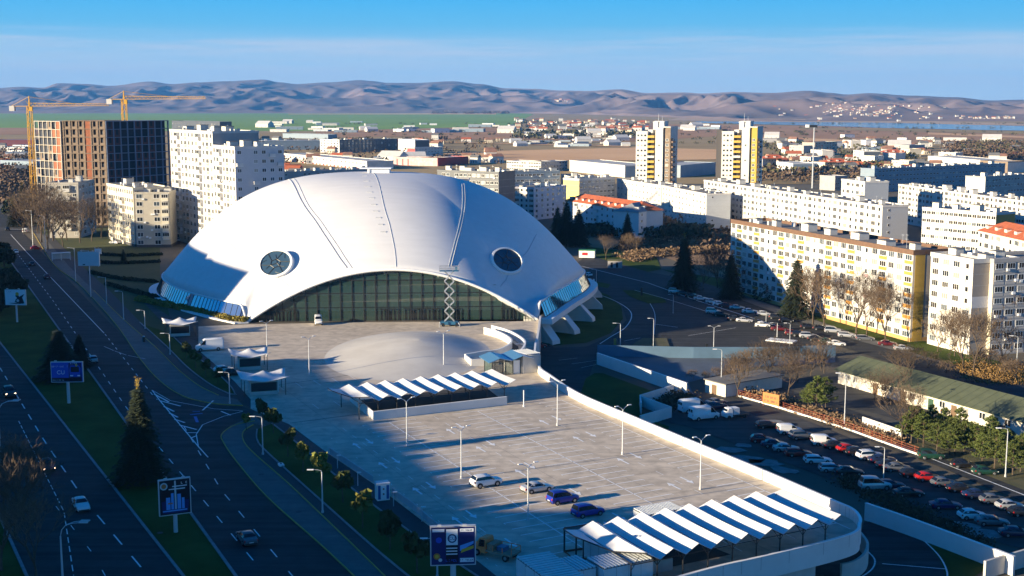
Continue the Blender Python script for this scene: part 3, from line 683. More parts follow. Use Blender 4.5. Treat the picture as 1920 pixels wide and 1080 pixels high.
# hedge along the left flank
def cards(n, fn, s0, s1, flat=.5):
    b = MB(); 
    for i in range(n):
        p = fn(i); s = rnd.uniform(s0, s1)
        a = Vector((rnd.gauss(0,1), rnd.gauss(0,1), rnd.gauss(0,1)*flat)).normalized(); c = a.orthogonal(); c.rotate(Matrix.Rotation(rnd.uniform(0, 6.28), 3, a)); d = a.cross(c)
        b.quad(p-c*s-d*s*.6, p+c*s-d*s*.6, p+c*s*.8+d*s*.6, p-c*s*.8+d*s*.6)
    return b
def hedge(name, px, z, w, h, m, n, label, s=(.18,.4), cat='hedge'):
    P = spline([G(a, b_, z) for a, b_ in px], 6); L0 = P[0]
    def f(i):
        k = rnd.random()*(len(P)-1.01); a = P[int(k)].lerp(P[int(k)+1], k % 1); an = rnd.uniform(0, math.pi)
        r = (.75+.25*rnd.random()); lump = .75+.35*noise.noise(Vector((a.x*.5, a.y*.5, 0)))
        t = (P[int(k)+1]-P[int(k)]).normalized(); q = Vector((-t.y, t.x, 0))
        return a-L0+q*math.cos(an)*w*r*lump+Vector((0,0,math.sin(an)*h*r*lump))
    b = cards(n, f, *s); return b.build(name, m, label=label, cat=cat).__setattr__('location', L0)
hedge('hedge', [(258,563),(300,572),(340,580),(390,590),(430,601),(463,605)], 0, 1.5, 1.5, HEDGE, 2600, 'yellowish clipped hedge curving along the left base of the dome')
for i, (px, nm) in enumerate((([(165,492),(220,495),(300,492)], 'dark hedge line on the park lawn nearest the billboard'), ([(170,512),(220,523),(292,530)], 'dark curved hedge left of the dome in the middle of the park'), ([(200,533),(250,548),(296,560)], 'dark low hedge beside the dome closest to the viewer'), ([(180,478),(240,481),(305,478)], 'straight dark hedge at the far edge of the park lawn'))):
    hedge('hedge', px, 0, 1.0, 1.0, DKLEAF, 1300, nm)
# ---------------------------------------------------------------- canopies
def canopy(name, o, nrid, pitch, depth, zv, zr, label, rise=0, wings=True, posts=True):
    """o: near-left valley point; folds run along -U (away), repeated along V"""
    root = empty(name, (o.x, o.y, o.z), label=label, cat='canopy'); B_ = -U
    def pt(k, d, z): p = V*(k*pitch)+B_*d; return Vector((p.x, p.y, z))
    b = MB(); top = []
    NS = 5
    rows = []
    for i in range(NS+1):
        f = i/NS; sag = -.12*math.sin(math.pi*f)
        cd = lambda fs: depth*(fs+(1-fs)*f)
        row = [pt(-.62, cd(.78), zv+.45+sag)]
        for k in range(nrid):
            ext = .55 
            dd = depth*f+(ext if i == 0 else (-ext*.2 if i == NS else 0))*0
            row.append(pt(k, cd(.36 if k == 0 else 0)+(0.3 if i == NS else 0), zv+sag))
            row.append(pt(k+.5, depth*f+0-(0.2 if i == NS else 0), zr+sag))
        row.append(pt(nrid, depth*f, zv+sag)); row.append(pt(nrid+.66, depth*f*.92+depth*.04, zv+.75+sag))
        rows.append(row)
    n = len(rows[0]); b.add([p for r in rows for p in r], [(i*n+j, i*n+j+1, (i+1)*n+j+1, (i+1)*n+j) for i in range(NS) for j in range(n-1)])
    sh = b.build('membrane', mat('membrane_white', (.66,.66,.67), .5, nz=.04, sc=.6), root)
    s = sh.modifiers.new('t', 'SOLIDIFY'); s.thickness = .05
    for k in range(nrid+1):
        for f, dd in ((0, .6), (1, depth-1)):
            q = MB(); a = pt(k, dd, 0); q.tube(a, (a.x, a.y, zv-.12), .09, .07, 6); q.tube((a.x, a.y, zv-.9), pt(k+.3, dd, zv+(zr-zv)*.5), .05, .05, 4)
            if k: q.tube((a.x, a.y, zv-.9), pt(k-.3, dd, zv+(zr-zv)*.5), .05, .05, 4)
            q.build('post', BLACK, root)
    fr = MB()
    for k in range(nrid+1): fr.tube(pt(k, .3, zv-.1), pt(k, depth-.3, zv-.1), .06, .06, 4)
    fr.tube(pt(0, .6, zv-.3), pt(nrid, .6, zv-.3), .06, .06, 4); fr.tube(pt(0, depth-1, zv-.3), pt(nrid, depth-1, zv-.3), .06, .06, 4)
    ep = [pt(-.62, depth, zv+.45), pt(-.62, depth*.78, zv+.45), pt(0, depth*.36, zv), pt(.5, 0, zr)]; fr.path(ep, .08, 5)
    fr.build('frame', BLACK, root); return root
vv = G(1238,1048.5, 3.3)-V*3.46; vv.z = DZ
canopy('canopy', vv, 8, 3.46, 12.4, 3.2, 4.15, 'larger zigzag white membrane canopy at the near front corner of the deck')
vv = G(711,752,3.0)-V*3.46; vv.z = DZ
canopy('canopy', vv, 8, 3.46, 11.3, 3.0, 3.8, 'smaller zigzag white membrane canopy in the middle of the deck')
# low concrete wall round the first ramp, with its dark opening
def wall_obj(name, pts, w, z0, z1, m, label, cat='wall', cop=None):
    o = Vector((pts[0].x, pts[0].y, min(z0) if isinstance(z0, list) else z0)); r = empty(name, o, label=label, cat=cat)
    b = MB(); b.T = Matrix.Translation(-o); kerb(b, pts, w, z0, z1); b.build('wall', m, r)
    if cop:
        b = MB(); b.T = Matrix.Translation(-o); up = lambda z, d: [q+d for q in z] if isinstance(z, list) else z+d
        kerb(b, pts, w+.1, up(z1, .003), up(z1, .07)); b.build('coping', cop, r)
    return r
wall_obj('low_wall', [G(658,752,DZ), G(700,788,DZ), G(950,759,DZ)], .3, DZ, 1.55, CONCW, 'low concrete wall around the ramp under the smaller canopy', cop=WHITE)
sheet('ramp_opening', [G(664,752,DZ), G(702,780,DZ), G(944,752,DZ), G(905,722,DZ)], DZ+.02, mat('ramp_asphalt', (.035,.036,.04), .9), kind='structure')
wall_obj('low_wall', [G(1130,1105,DZ), G(1210,1078,DZ), G(1260,1068,DZ)], .25, DZ, 1.5, CONC, 'low concrete wall at the bottom edge beside the containers')
sheet('ramp_opening', [G(1215,1072,DZ), G(1195,1035,DZ), G(1300,1012,DZ), G(1370,1040,DZ)], DZ+.02, MATS['ramp_asphalt'], kind='structure')
# curved ramp walls on the plaza
wall_obj('curved_wall', spline([G(a, b_, DZ) for a, b_ in [(908,626),(935,634),(956,646),(957,656),(935,668),(905,672),(872,678)]], 6), .3, DZ, 1.6, CONCW, 'inner white curved ramp wall at the end of the plaza mound', cop=WHITE)
wall_obj('curved_wall', spline([G(a, b_, DZ) for a, b_ in [(922,622),(955,632),(980,647),(984,658),(974,672),(960,680)]], 6), .3, DZ, 1.6, CONCW, 'outer white curved ramp wall beside the terrace edge', cop=WHITE)
wall_obj('low_wall', [G(872,678,DZ), G(884,687,DZ), G(935,684,DZ)], .3, DZ, 1.5, CONCW, 'short white wall closing the plaza ramp', cop=WHITE)
rz_ = [G(a, b_, DZ) for a, b_ in [(915,626),(950,636),(972,650),(973,660),(955,674),(925,680),(885,684),(878,679),(905,674),(935,670),(960,657),(958,646),(938,634)]]
sheet('ramp_opening', rz_, DZ+.025, MATS['ramp_asphalt'], kind='structure')
# ---------------------------------------------------------------- kiosks
def kiosk(o, rz, label, w=6, d=5, sc=1, horn=True):
    r = empty('kiosk', o, rz, label=label, cat='kiosk')
    b = MB(); b.box(-w*.32, w*.3, -d*.3, d*.3, 0, 2.6); b.build('booth', CONC, r)
    b = MB(); b.box(-w*.3, w*.28, -d*.3-.03, -d*.3, .7, 2.3); b.box(w*.3, w*.3+.03, -d*.2, d*.1, .2, 2.3); b.build('window', WIN[0], r)
    for x in (-w/2, w/2):
        for y in (-d/2, d/2): q = MB(); q.tube((x*.92, y*.92, 0), (x*.92, y*.92, 3.0), .07, .07, 6); q.build('post', BLACK, r)
    b = MB(); n = 12; K = lambda i, j: (i/n*2-1, j/n*2-1)
    for j in range(n+1):
        for i in range(n+1):
            x, y = K(i, j); rr = math.hypot(x, y)
            z = 2.9+1.25*max(0, 1-rr*1.25)**1.2+.75*(abs(x*y))**1.6-.15*(1-abs(x))*(abs(y)**3)
            b.v.append((x*w/2*(1+.12*abs(x*y)), y*d/2*(1+.12*abs(x*y)), z))
    for j in range(n):
        for i in range(n): a = j*(n+1)+i; b.f.append((a, a+1, a+n+2, a+n+1)); b.m.append(0)
    rf = b.build('canopy_roof', MATS['membrane_white'], r, smooth=True); s = rf.modifiers.new('t', 'SOLIDIFY'); s.thickness = .06
    return r
kiosk(G(338,628,DZ), HEAD-.2, 'small kiosk with a white tent roof near the hedge and the boulevard', 7, 6)
kiosk(G(468,700,DZ)+Vector((-1,5,0)), HEAD-.2, 'rear half of the entrance kiosk under a peaked white tent roof', 7, 6)
k2 = kiosk(G(492,738,DZ)+Vector((0,1,0)), HEAD-.2, 'entrance kiosk nearest the viewer under a curled white tent roof', 8, 7)
vm_ = empty('vending_cabinet', G(516,735,DZ), HEAD-.3, label='white ticket cabinet standing beside the entrance kiosk', cat='cabinet')
b = MB(); b.box(-.7,.7,-.4,.4,0,2.2); b.build('case', WHITE, vm_); b = MB(); b.box(-.45,.35,-.43,-.4,1.2,1.8); b.build('screen', BLACK, vm_)
# concrete pavilion near the terrace
pv = empty('pavilion', G(960,702,DZ), HEAD, label='concrete and glass stair pavilion with striped blue and white roof panels', cat='pavilion')
b = MB(); b.box(2.2,6.2,-.5,4,0,3.4); b.build('concrete_booth', CONC, pv)
b = MB(); b.box(.3,1.9,.2,3.8,0,2.7); b.build('white_booth', WHITE, pv)
b = MB(); b.box(-4.4,.2,0,3.2,.15,2.6); b.build('glass_box', GLASS, pv)
b = MB()
for x in (-4.4,-2.1,.2): b.tube((x,-.02,0),(x,-.02,2.8),.09,.09,4); b.tube((x,3.2,0),(x,3.2,2.8),.09,.09,4)
b.tube((-4.4,-.02,2.7),(.2,-.02,2.7),.09,.09,4); b.build('frame', BLACK, pv)
for i in range(4):
    b = MB(); x = -5.6+i*2.5; z0, z1 = (3.7, 3.0) if i % 2 else (3.0, 3.7); b.add([(x,-1,z0),(x+2.5,-1,z1),(x+3.3,5,z1+.2),(x+.8,5,z0+.2)], [(0,1,2,3)])
    o_ = b.build('roof_panel', WHITE if i % 2 else mat('blue_roof_panel', (.12,.3,.48), .3, metal=.3), pv); s = o_.modifiers.new('t', 'SOLIDIFY'); s.thickness = .08
b = MB()
for i in range(7): b.tube((3.2+i*.5,-.3,3.75),(2.6+i*.5,4.3,3.85),.09,.09,4)
b.build('roof_slats', GALV, pv)
# ---------------------------------------------------------------- scissor lift in front of the glass
LB = mat('lift_blue', (.03,.13,.24), .45, nz=.2, sc=2)
sl = empty('scissor_lift', G(843,611,DZ), R(3), label='blue scissor lift raised high in front of the arched glass facade', cat='scissor lift')
b = MB(); b.box(-2.0,2.0,-.9,.9,.45,1.15); b.box(-2.3,-2.0,-.7,.7,.5,1.0); b.box(2.0,2.3,-.7,.7,.5,1.0); b.box(-1.2,-.3,-1.15,-.9,.5,1.1); b.box(.5,1.4,-1.15,-.9,.5,1.1); b.build('chassis', LB, sl)
for x in (-1.5,1.5):
    for y in (-.95,.95):
        b = MB(); b.tube((x,y-.15,.42),(x,y+.15,.42),.42,.42,14); b.build('wheel', BLACK, sl)
for x in (-2.4,2.4):
    for y in (-1.3,1.3): b = MB(); b.tube((x*.85,y*.7,.9),(x,y,.5),.1); b.tube((x,y,0),(x,y,.6),.09); b.tube((x,y,0),(x,y,.06),.25); b.build('outrigger', STEEL, sl)
nl, h0, ht = 5, 1.2, 13.2; hh = (ht-h0)/nl
for i in range(nl):
    z = h0+i*hh
    for s in (-1, 1):
        b = MB()
        for y in (-.6, .6): b.tube((-1.15*s, y+s*.07, z), (1.15*s, y+s*.07, z+hh), .13, .13, 4)
        b.build('scissor_arm', STEEL, sl)
    b = MB(); b.tube((0,-.7,z+hh/2),(0,.7,z+hh/2),.08); b.tube((-1.15,-.7,z),(-1.15,.7,z),.08); b.tube((1.15,-.7,z),(1.15,.7,z),.08); b.build('pivot_bar', STEEL, sl)
b = MB(); b.box(-2.3,2.3,-.9,.9,ht,ht+.15); b.build('platform', LB, sl)
b = MB()
for z in (.6, 1.15):
    b.path([(-2.3,-.9,ht+z),(2.3,-.9,ht+z),(2.3,.9,ht+z),(-2.3,.9,ht+z),(-2.3,-.9,ht+z)], .05, 4)
for x in (-2.3,-.8,.8,2.3):
    for y in (-.9,.9): b.tube((x,y,ht),(x,y,ht+1.15),.05,.05,4)
b.build('guard_rail', STEEL, sl); b = MB(); b.box(1.4,1.9,-.9,-.5,ht+.2,ht+1.1); b.build('control_box', LB, sl)
# ---------------------------------------------------------------- vehicles
def paintm(n, c, me=.0): return mat('paint_'+n, c, .28, metal=me, spec=.6)
PC = {'white': paintm('white',(.75,.75,.75)), 'silver': paintm('silver',(.5,.51,.53),.4), 'grey': paintm('grey',(.14,.15,.17),.3), 'black': paintm('black',(.012,.012,.014)),
      'dark blue': paintm('dark_blue',(.012,.02,.06)), 'blue': paintm('blue',(.012,.03,.3)), 'red': paintm('red',(.38,.015,.012)), 'violet': paintm('violet',(.03,.015,.09)),
      'green': paintm('green',(.012,.05,.03)), 'orange': paintm('orange',(.42,.12,.04)), 'maroon': paintm('maroon',(.1,.012,.015))}
CGL = mat('car_glass', (.008,.01,.012), .05, spec=.9); RUB = mat('rubber', (.015,.015,.016), .9); RIM = mat('alloy', (.4,.41,.42), .35, metal=.7)
LMP = mat('headlamp_glass', (.7,.72,.75), .15); LON = mat('headlamp_lit', (1,.8,.6), .3, emit=(1,.62,.4,5)); TLM = mat('tail_lamp', (.4,.01,.01), .3); PLT = mat('number_plate', (.7,.7,.68), .5); BMP = mat('bumper_plastic', (.03,.03,.032), .7)
# stations: x, zbottom, zbelt, ztop, half width at belt, half width at top   (front is +x)
CT = {
 'hatch': dict(st=[(2.0,.32,.55,.58,.62,.55),(1.88,.22,.68,.72,.8,.72),(1.2,.2,.86,.9,.85,.76),(.75,.2,.92,.97,.86,.74),(.1,.2,.94,1.42,.86,.62),(-.5,.2,.95,1.48,.86,.63),(-1.3,.2,.96,1.42,.85,.6),(-1.78,.22,.95,1.0,.82,.66),(-1.98,.3,.85,.88,.7,.6)], ws=(3,4), rw=(6,7), cab=(3,7), wx=(1.25,-1.2), wr=.31, W=.86),
 'sedan': dict(st=[(2.3,.32,.52,.55,.62,.55),(2.15,.22,.65,.69,.8,.72),(1.4,.2,.83,.87,.86,.78),(.85,.2,.9,.95,.87,.76),(.1,.2,.92,1.36,.87,.62),(-.6,.2,.93,1.42,.87,.63),(-1.1,.2,.94,1.34,.86,.6),(-1.6,.2,.95,1.0,.85,.72),(-2.15,.22,.92,.96,.8,.7),(-2.3,.32,.75,.78,.7,.62)], ws=(3,4), rw=(6,7), cab=(3,7), wx=(1.4,-1.35), wr=.32, W=.87),
 'suv': dict(st=[(2.25,.4,.7,.74,.68,.6),(2.12,.3,.88,.93,.85,.78),(1.3,.28,1.04,1.09,.9,.82),(.95,.28,1.08,1.13,.91,.8),(.3,.28,1.08,1.64,.91,.7),(-.6,.28,1.1,1.7,.91,.71),(-1.7,.28,1.12,1.66,.9,.7),(-2.05,.3,1.1,1.16,.88,.78),(-2.2,.4,.95,.98,.78,.7)], ws=(3,4), rw=(6,7), cab=(3,7), wx=(1.35,-1.35), wr=.37, W=.91),
 'mpv': dict(st=[(2.15,.36,.62,.66,.66,.6),(2.0,.25,.85,.9,.84,.76),(1.35,.24,1.02,1.06,.88,.8),(1.05,.24,1.05,1.12,.88,.78),(.25,.24,1.05,1.72,.88,.72),(-.6,.24,1.06,1.8,.88,.73),(-1.75,.24,1.06,1.78,.88,.72),(-2.02,.26,1.04,1.1,.87,.78),(-2.12,.36,.9,.94,.78,.72)], ws=(3,4), rw=(6,7), cab=(3,7), wx=(1.35,-1.3), wr=.33, W=.88),
 'van': dict(st=[(2.95,.4,.8,.84,.75,.68),(2.8,.3,1.1,1.15,.95,.88),(2.2,.3,1.35,1.4,.98,.9),(2.05,.3,1.38,1.45,.98,.9),(1.3,.3,1.4,2.35,.98,.85),(.9,.3,1.4,2.6,.99,.88),(-2.6,.3,1.4,2.62,.99,.88),(-2.85,.3,1.38,2.55,.98,.87),(-2.95,.36,1.2,2.4,.95,.85)], ws=(3,4), rw=None, cab=(3,5), wx=(2.0,-1.75), wr=.36, W=.99),
 'smallvan': dict(st=[(2.2,.36,.66,.7,.7,.62),(2.05,.26,.92,.97,.86,.78),(1.4,.25,1.1,1.14,.9,.82),(1.15,.25,1.12,1.18,.9,.82),(.45,.25,1.12,1.78,.9,.76),(.1,.25,1.13,1.86,.9,.8),(-1.9,.25,1.13,1.88,.9,.8),(-2.1,.28,1.12,1.82,.9,.8),(-2.16,.36,1.0,1.7,.86,.78)], ws=(3,4), rw=None, cab=(3,5), wx=(1.4,-1.35), wr=.33, W=.9),
}
CT['wagon'] = dict(CT['sedan']); CT['wagon']['st'] = CT['sedan']['st'][:6]+[(-1.9,.2,.95,1.38,.85,.62),(-2.2,.22,.94,.98,.8,.68),(-2.3,.32,.75,.78,.7,.62)]; CT['wagon']['rw'] = (6,7); CT['wagon']['cab'] = (3,7)
def mb_copy(b, name, mats, parent, **k): return b.build(name, mats, parent, **k)
wheel_meshes = {}
def make_car(kind, lit=False, name='parked_car'):
    c = CT[kind]; st = c['st']; root = empty(name, (0,-500,-50)); root['category'] = 'car'
    b = MB(); rows = []
    for (x, zb, zt, tp, wb, wt) in st:
        zm = zb+(zt-zb)*.45
        half = [(wb*.86, zb), (wb*.985, zb+.12), (wb*1.0, zm), (wb*.985, zt-.04), (wb*.955, zt)]
        if tp-zt > .2: half += [(wt*1.04, tp-.1), (wt*.86, tp-.015), (wt*.4, tp+.02)]
        else: half += [(wb*.9, zt+.01), (wt*.86, tp-.01), (wt*.4, tp+.01)]
        rows.append([(x, y, z) for y, z in half]+[(x, -y, z) for y, z in reversed(half)])
    n = len(rows[0]); b.v = [p for r in rows for p in r]
    for i in range(len(rows)-1):
        for j in range(n): a, d = i*n+j, i*n+(j+1) % n; b.f.append((a, a+n, d+n, d)); b.m.append(0)
    b.f.append(tuple(range(n))); b.m.append(0); b.f.append(tuple(range((len(rows)-1)*n, len(rows)*n))[::-1]); b.m.append(0)
    body = b.build('body', [PC['white']], root, smooth=True, angle=38)
    g = lambda i: st[i]
    # side windows
    i0, i1 = c['cab']
    for s in (-1, 1):
        w = MB(); lo, hi = [], []
        full = kind in ('hatch','sedan','suv','mpv','wagon')
        idx = range(i0, i1+1)
        for i in idx:
            x, zb, zt, tp, wb, wt = st[i]
            if tp-zt > .2: lo.append((x, s*(wb*.955+.012), zt+.04)); hi.append((x, s*(wt*1.04+.022), tp-.13))
            else: 
                xx = x+(-.12 if i == i0 else .1); lo.append((xx, s*(wb*.95+.012), zt+.05)); hi.append((xx, s*(wb*.93+.012), zt+.07))
        k = len(lo); w.add(lo+hi, [(q, q+1, k+q+1, k+q) for q in range(k-1)])
        w.build('side_window', CGL, root)
        if full:
            p = MB(); x = (st[i0+1][0]+st[i1-1][0])/2-.05
            p.quad((x-.05, s*(st[i0+1][4]*.955+.018), st[i0+1][2]+.03), (x+.05, s*(st[i0+1][4]*.955+.018), st[i0+1][2]+.03), (x+.05, s*(st[i0+1][5]*1.04+.03), st[i0+1][3]-.12), (x-.05, s*(st[i0+1][5]*1.04+.03), st[i0+1][3]-.12)); p.build('pillar', BMP, root)
        mrr = MB(); x = st[i0][0]-.25; mrr.box(x-.08, x+.08, s*(c['W']+.0) if s > 0 else -c['W']-.2, c['W']+.2 if s > 0 else -c['W'], st[i0][2]+.02, st[i0][2]+.17); mrr.build('mirror', BMP, root)
    def pane(i, j, nm, sgn):
        (x0, _, z0, t0, wb0, wt0), (x1, _, z1, t1, wb1, wt1) = st[i], st[j]
        if t0 > t1: (x0, z0, t0, wb0, wt0, x1, z1, t1, wb1, wt1) = (x1, z1, t1, wb1, wt1, x0, z0, t0, wb0, wt0)
        # from low station 0 to roof station 1
        f = lambda a, b_, t: a+(b_-a)*t
        w = MB(); o = .02*sgn
        P = []
        for t in (.1, .9): P.append((f(x0, x1, t)+o, f(wb0*.9, wt1*.84, t), f(t0, t1, t)+.035))
        w.quad(P[0], (P[0][0], -P[0][1], P[0][2]), (P[1][0], -P[1][1], P[1][2]), P[1]); w.build(nm, CGL, root)
    pane(*c['ws'], 'windshield', 1)
    if c['rw']: pane(*c['rw'], 'rear_window', -1)
    else:
        xr = st[-1][0]-.03
        for s in (-1, 1): w = MB(); y0, y1 = sorted((s*.08, s*.72)); w.quad((xr, y0, st[-1][3]-.75), (xr+.0, y1, st[-1][3]-.75), (xr+.01, y1*.96, st[-1][3]-.2), (xr+.01, y0, st[-1][3]-.2)); w.build('rear_window', CGL, root)
    xf = st[0][0]; xr = st[-1][0]; W_ = c['W']
    b = MB(); b.box(xf-.12, xf+.05, -W_*.78, W_*.78, st[0][1]-.05, st[0][1]+.14); b.build('front_bumper', BMP, root)
    b = MB(); b.box(xr-.05, xr+.12, -W_*.82, W_*.82, st[-1][1]-.02, st[-1][1]+.16); b.build('rear_bumper', BMP, root)
    b = MB(); b.box(xr-.07, xr-.04, -.26, .26, st[-1][1]+.2, st[-1][1]+.31); b.build('number_plate', PLT, root)
    for s in (-1, 1):
        x, _, zt = st[1][0], 0, st[1][2]; y0, y1 = sorted((s*W_*.62, s*W_*.93))
        h = MB(); h.box(x-.1, x+.06, y0, y1, zt-.16, zt-.02); h.build('headlight', LON if lit else LMP, root)
        x, zt = st[-2][0], st[-2][2]; h = MB(); h.box(x-.1, x+.1, *sorted((s*W_*.72, s*W_*.96)), zt-.3, zt-.05); h.build('tail_light', TLM, root)
    for x in c['wx']:
        for s in (-1, 1):
            r = c['wr']; y = s*(W_-.09)
            h = MB(); h.tube((x, y-.1, r), (x, y+.1+ (.0), r), r*1.16, r*1.16, 18); 
            w = MB(); w.tube((x, y-.12, r), (x, y+.12, r), r, r, 18); wo = w.build('wheel', RUB, root, smooth=True, angle=40)
            w = MB(); w.tube((x, y+s*.11, r), (x, y+s*.13, r), r*.62, r*.55, 12); w.build('rim', RIM, wo)
            a = MB(); K = 12; ya = s*(W_+.004)
            ri, ro = r*1.02, r*1.2
            vs = [(x+ri*math.cos(math.pi*q/K), ya, r+ri*math.sin(math.pi*q/K)) for q in range(K+1)]+[(x+ro*math.cos(math.pi*q/K), ya, r+ro*math.sin(math.pi*q/K)) for q in range(K+1)]
            a.add(vs, [(q, q+1, K+2+q, K+1+q) for q in range(K)]); a.build('wheel_arch', BMP, root)
    register(root); return root
PROTO = {k: make_car(k) for k in CT}
LITP = {k: make_car(k, True, 'driving_car') for k in ('hatch', 'sedan', 'suv')}
def car(kind, px, py, z, rz, colour, label, group=None, lit=False, sc=None, off=None):
    p = (LITP if lit else PROTO)[kind]; g = G(px, py, z)
    cat = 'van' if kind in ('van', 'smallvan') else 'car'
    o = place(p, g, rz, label=label, group=group, paint=PC[colour], sc=sc, cat=cat)
    if 'group' in o.keys() and not group: del o['group']
    return o
RDA, RDB = AE, EA+math.pi; zr_ = .06
car('suv', 18, 742, zr_, RDA, 'black', 'black car with lit headlights nearest the left edge of the left carriageway', lit=True)
car('hatch', 89, 880, zr_, RDA, 'violet', 'dark violet hatchback with lit headlights driving towards the viewer', lit=True)
car('sedan', 152, 953, zr_, RDA, 'white', 'white sedan driving towards the viewer on the left carriageway')
car('hatch', 30, 475, zr_, RDB, 'white', 'white hatchback farthest up the right carriageway'); car('sedan', 60, 498, zr_, RDB, 'black', 'black car just behind the farthest white hatchback on the boulevard')
car('sedan', 88, 522, zr_, RDB, 'maroon', 'dark maroon car between the black car and the silver hatchback on the boulevard'); car('hatch', 174, 679, zr_, RDB, 'silver', 'silver hatchback beside the median lawn on the right carriageway')
car('sedan', 463, 1015, zr_, RDB, 'grey', 'dark grey sedan driving away at the bottom of the boulevard')
car('hatch', 14, 432, zr_, RDB, 'black', 'black car crossing the far junction at the left edge')
car('suv', 911, 911, DZ, HEAD, 'white', 'white suv parked leftmost on the sunlit deck'); car('sedan', 1007, 921, DZ, HEAD, 'silver', 'silver sedan parked second from left on the deck')
car('mpv', 1055, 942, DZ, HEAD, 'blue', 'blue tall minivan parked third from left on the deck'); car('mpv', 1102, 966, DZ, HEAD, 'blue', 'blue people carrier parked rightmost on the deck', sc=(1,1,.92))
car('van', 393, 657, DZ, HEAD+math.pi-.15, 'white', 'white high-roof delivery van parked at the left side of the plaza')
car('smallvan', 597, 608, DZ, R(-80), 'white', 'small white van facing the viewer in front of the arched glass', sc=(1.0,1.0,1.15))
car('hatch', 420, 698, DZ, HEAD, 'white', 'white hatchback half hidden behind the entrance kiosk'); car('hatch', 436, 704, DZ, HEAD, 'black', 'black hatchback beside the entrance kiosk')
# lower lot rows
def row(lst, z, rz, grp, where, jit=.05):
    for i, (px, py, k, c) in enumerate(lst):
        word = {'hatch':'hatchback','sedan':'sedan','suv':'suv','mpv':'minivan','van':'van','smallvan':'panel van','wagon':'estate car'}[k]
        car(k, px, py, z, rz+rnd.uniform(-jit, jit), c, f'{c} {word}, {cut(i)} from the left in {where}', grp)
row([(1428,829,'hatch','red'),(1452,838,'sedan','dark blue'),(1474,846,'sedan','silver'),(1497,855,'wagon','red'),(1533,868,'wagon','white'),(1562,884,'wagon','silver'),(1592,890,'sedan','black'),(1703,930,'sedan','black'),(1773,953,'sedan','violet'),(1822,972,'hatch','white'),(1860,984,'sedan','grey'),(1905,1005,'sedan','dark blue')], ZR, HEAD-.5, 'cars in the front row of the lower parking lot', 'the front row below the deck wall', .12)
row([(1440,802,'wagon','black'),(1480,813,'smallvan','white'),(1502,823,'suv','grey'),(1545,834,'smallvan','white'),(1567,840,'sedan','black'),(1590,847,'hatch','red'),(1608,853,'hatch','black'),(1630,861,'suv','white'),(1654,867,'sedan','dark blue'),(1668,877,'sedan','black'),(1682,883,'sedan','grey'),(1710,894,'hatch','black'),(1739,901,'hatch','red'),(1769,911,'hatch','grey'),(1802,921,'sedan','black'),(1833,933,'sedan','dark blue'),(1862,943,'hatch','grey'),(1892,954,'hatch','silver'),(1915,966,'hatch','black')], ZR, HEAD-.35, 'cars in the back row of the lower parking lot', 'the back row beside the lower road', .1)
car('mpv', 1745,860, ZR, HEAD-.5, 'green', 'dark green minivan on the verge under the leftmost pines'); car('hatch', 1806,876, ZR, HEAD-.5, 'black', 'black hatchback in the middle on the verge under the pines'); car('hatch', 1846,889, ZR, HEAD-.45, 'green', 'dark green car rightmost on the verge beside the lamp post')
car('wagon', 1788,778, ZR, R(-35), 'dark blue', 'dark estate car parked in front of the green roofed building'); car('sedan', 1880,812, ZR, R(-20), 'black', 'black sedan behind the pines near the right edge')
car('van', 1300,772, ZR, HEAD-.1, 'white', 'white camper van parked behind another white van by the deck wall'); car('van', 1320,786, ZR, HEAD-.1, 'white', 'white panel van with tall cargo body nearest the deck wall')
car('sedan', 1343,766, ZR, HEAD, 'dark blue', 'dark car between the white vans and the small white truck'); car('sedan', 1342,759, ZR, HEAD, 'grey', 'grey car farthest behind the two white vans')
car('mpv', 1640,918, ZR, HEAD-.4, 'silver', 'silver off-road van with boxy windows in the lower lot', sc=(1.15,1.05,1.2)); car('wagon', 1668,915, ZR, HEAD-.4, 'dark blue', 'dark blue estate car just right of the boxy off-road van')
row([(1266,550,'mpv','silver'),(1282,553,'sedan','black'),(1299,558,'sedan','black'),(1314,563,'sedan','silver'),(1335,569,'hatch','silver'),(1350,573,'sedan','white'),(1362,576,'sedan','maroon'),(1382,580,'sedan','silver'),(1406,587,'sedan','white'),(1432,592,'hatch','silver'),(1455,598,'hatch','black'),(1474,604,'hatch','black'),(1517,616,'sedan','black'),(1540,619,'sedan','black'),(1561,624,'mpv','silver'),(1588,632,'wagon','silver')], ZR, HEAD-.75, 'cars parked along the building side of the upper road', 'the far row along the upper road', .1)
row([(1337,588,'mpv','silver'),(1352,593,'sedan','black'),(1380,601,'sedan','black'),(1396,604,'sedan','silver'),(1430,613,'hatch','white'),(1462,620,'sedan','maroon'),(1486,628,'hatch','maroon'),(1500,631,'suv','black'),(1515,634,'suv','silver'),(1531,639,'sedan','black'),(1552,644,'sedan','green'),(1568,648,'sedan','white'),(1622,638,'wagon','grey'),(1664,648,'sedan','maroon'),(1694,657,'sedan','silver')], ZR, HEAD-.75, 'cars parked along the near side of the upper road', 'the near row along the upper road', .1)
car('hatch', 1102,518, ZR, R(120), 'white', 'white hatchback driving past the right end of the dome')
car('hatch', 68,468, .1, HEAD, 'red', 'small red car parked under the bare trees by the boulevard'); car('smallvan', 48,436, .1, R(100), 'white', 'small white van parked by the far lawn')
car('sedan', 334,452, 0, R(10), 'silver', 'silver car parked right of the cream apartment block'); car('sedan', 215,457, 0, R(150), 'white', 'white car parked left of the cream apartment block'); car('sedan', 318,458, 0, R(80), 'black', 'black car parked at the corner of the cream apartment block')
car('hatch', 1010,652, ZR, R(20), 'red', 'red car standing behind the front buttress of the arena')
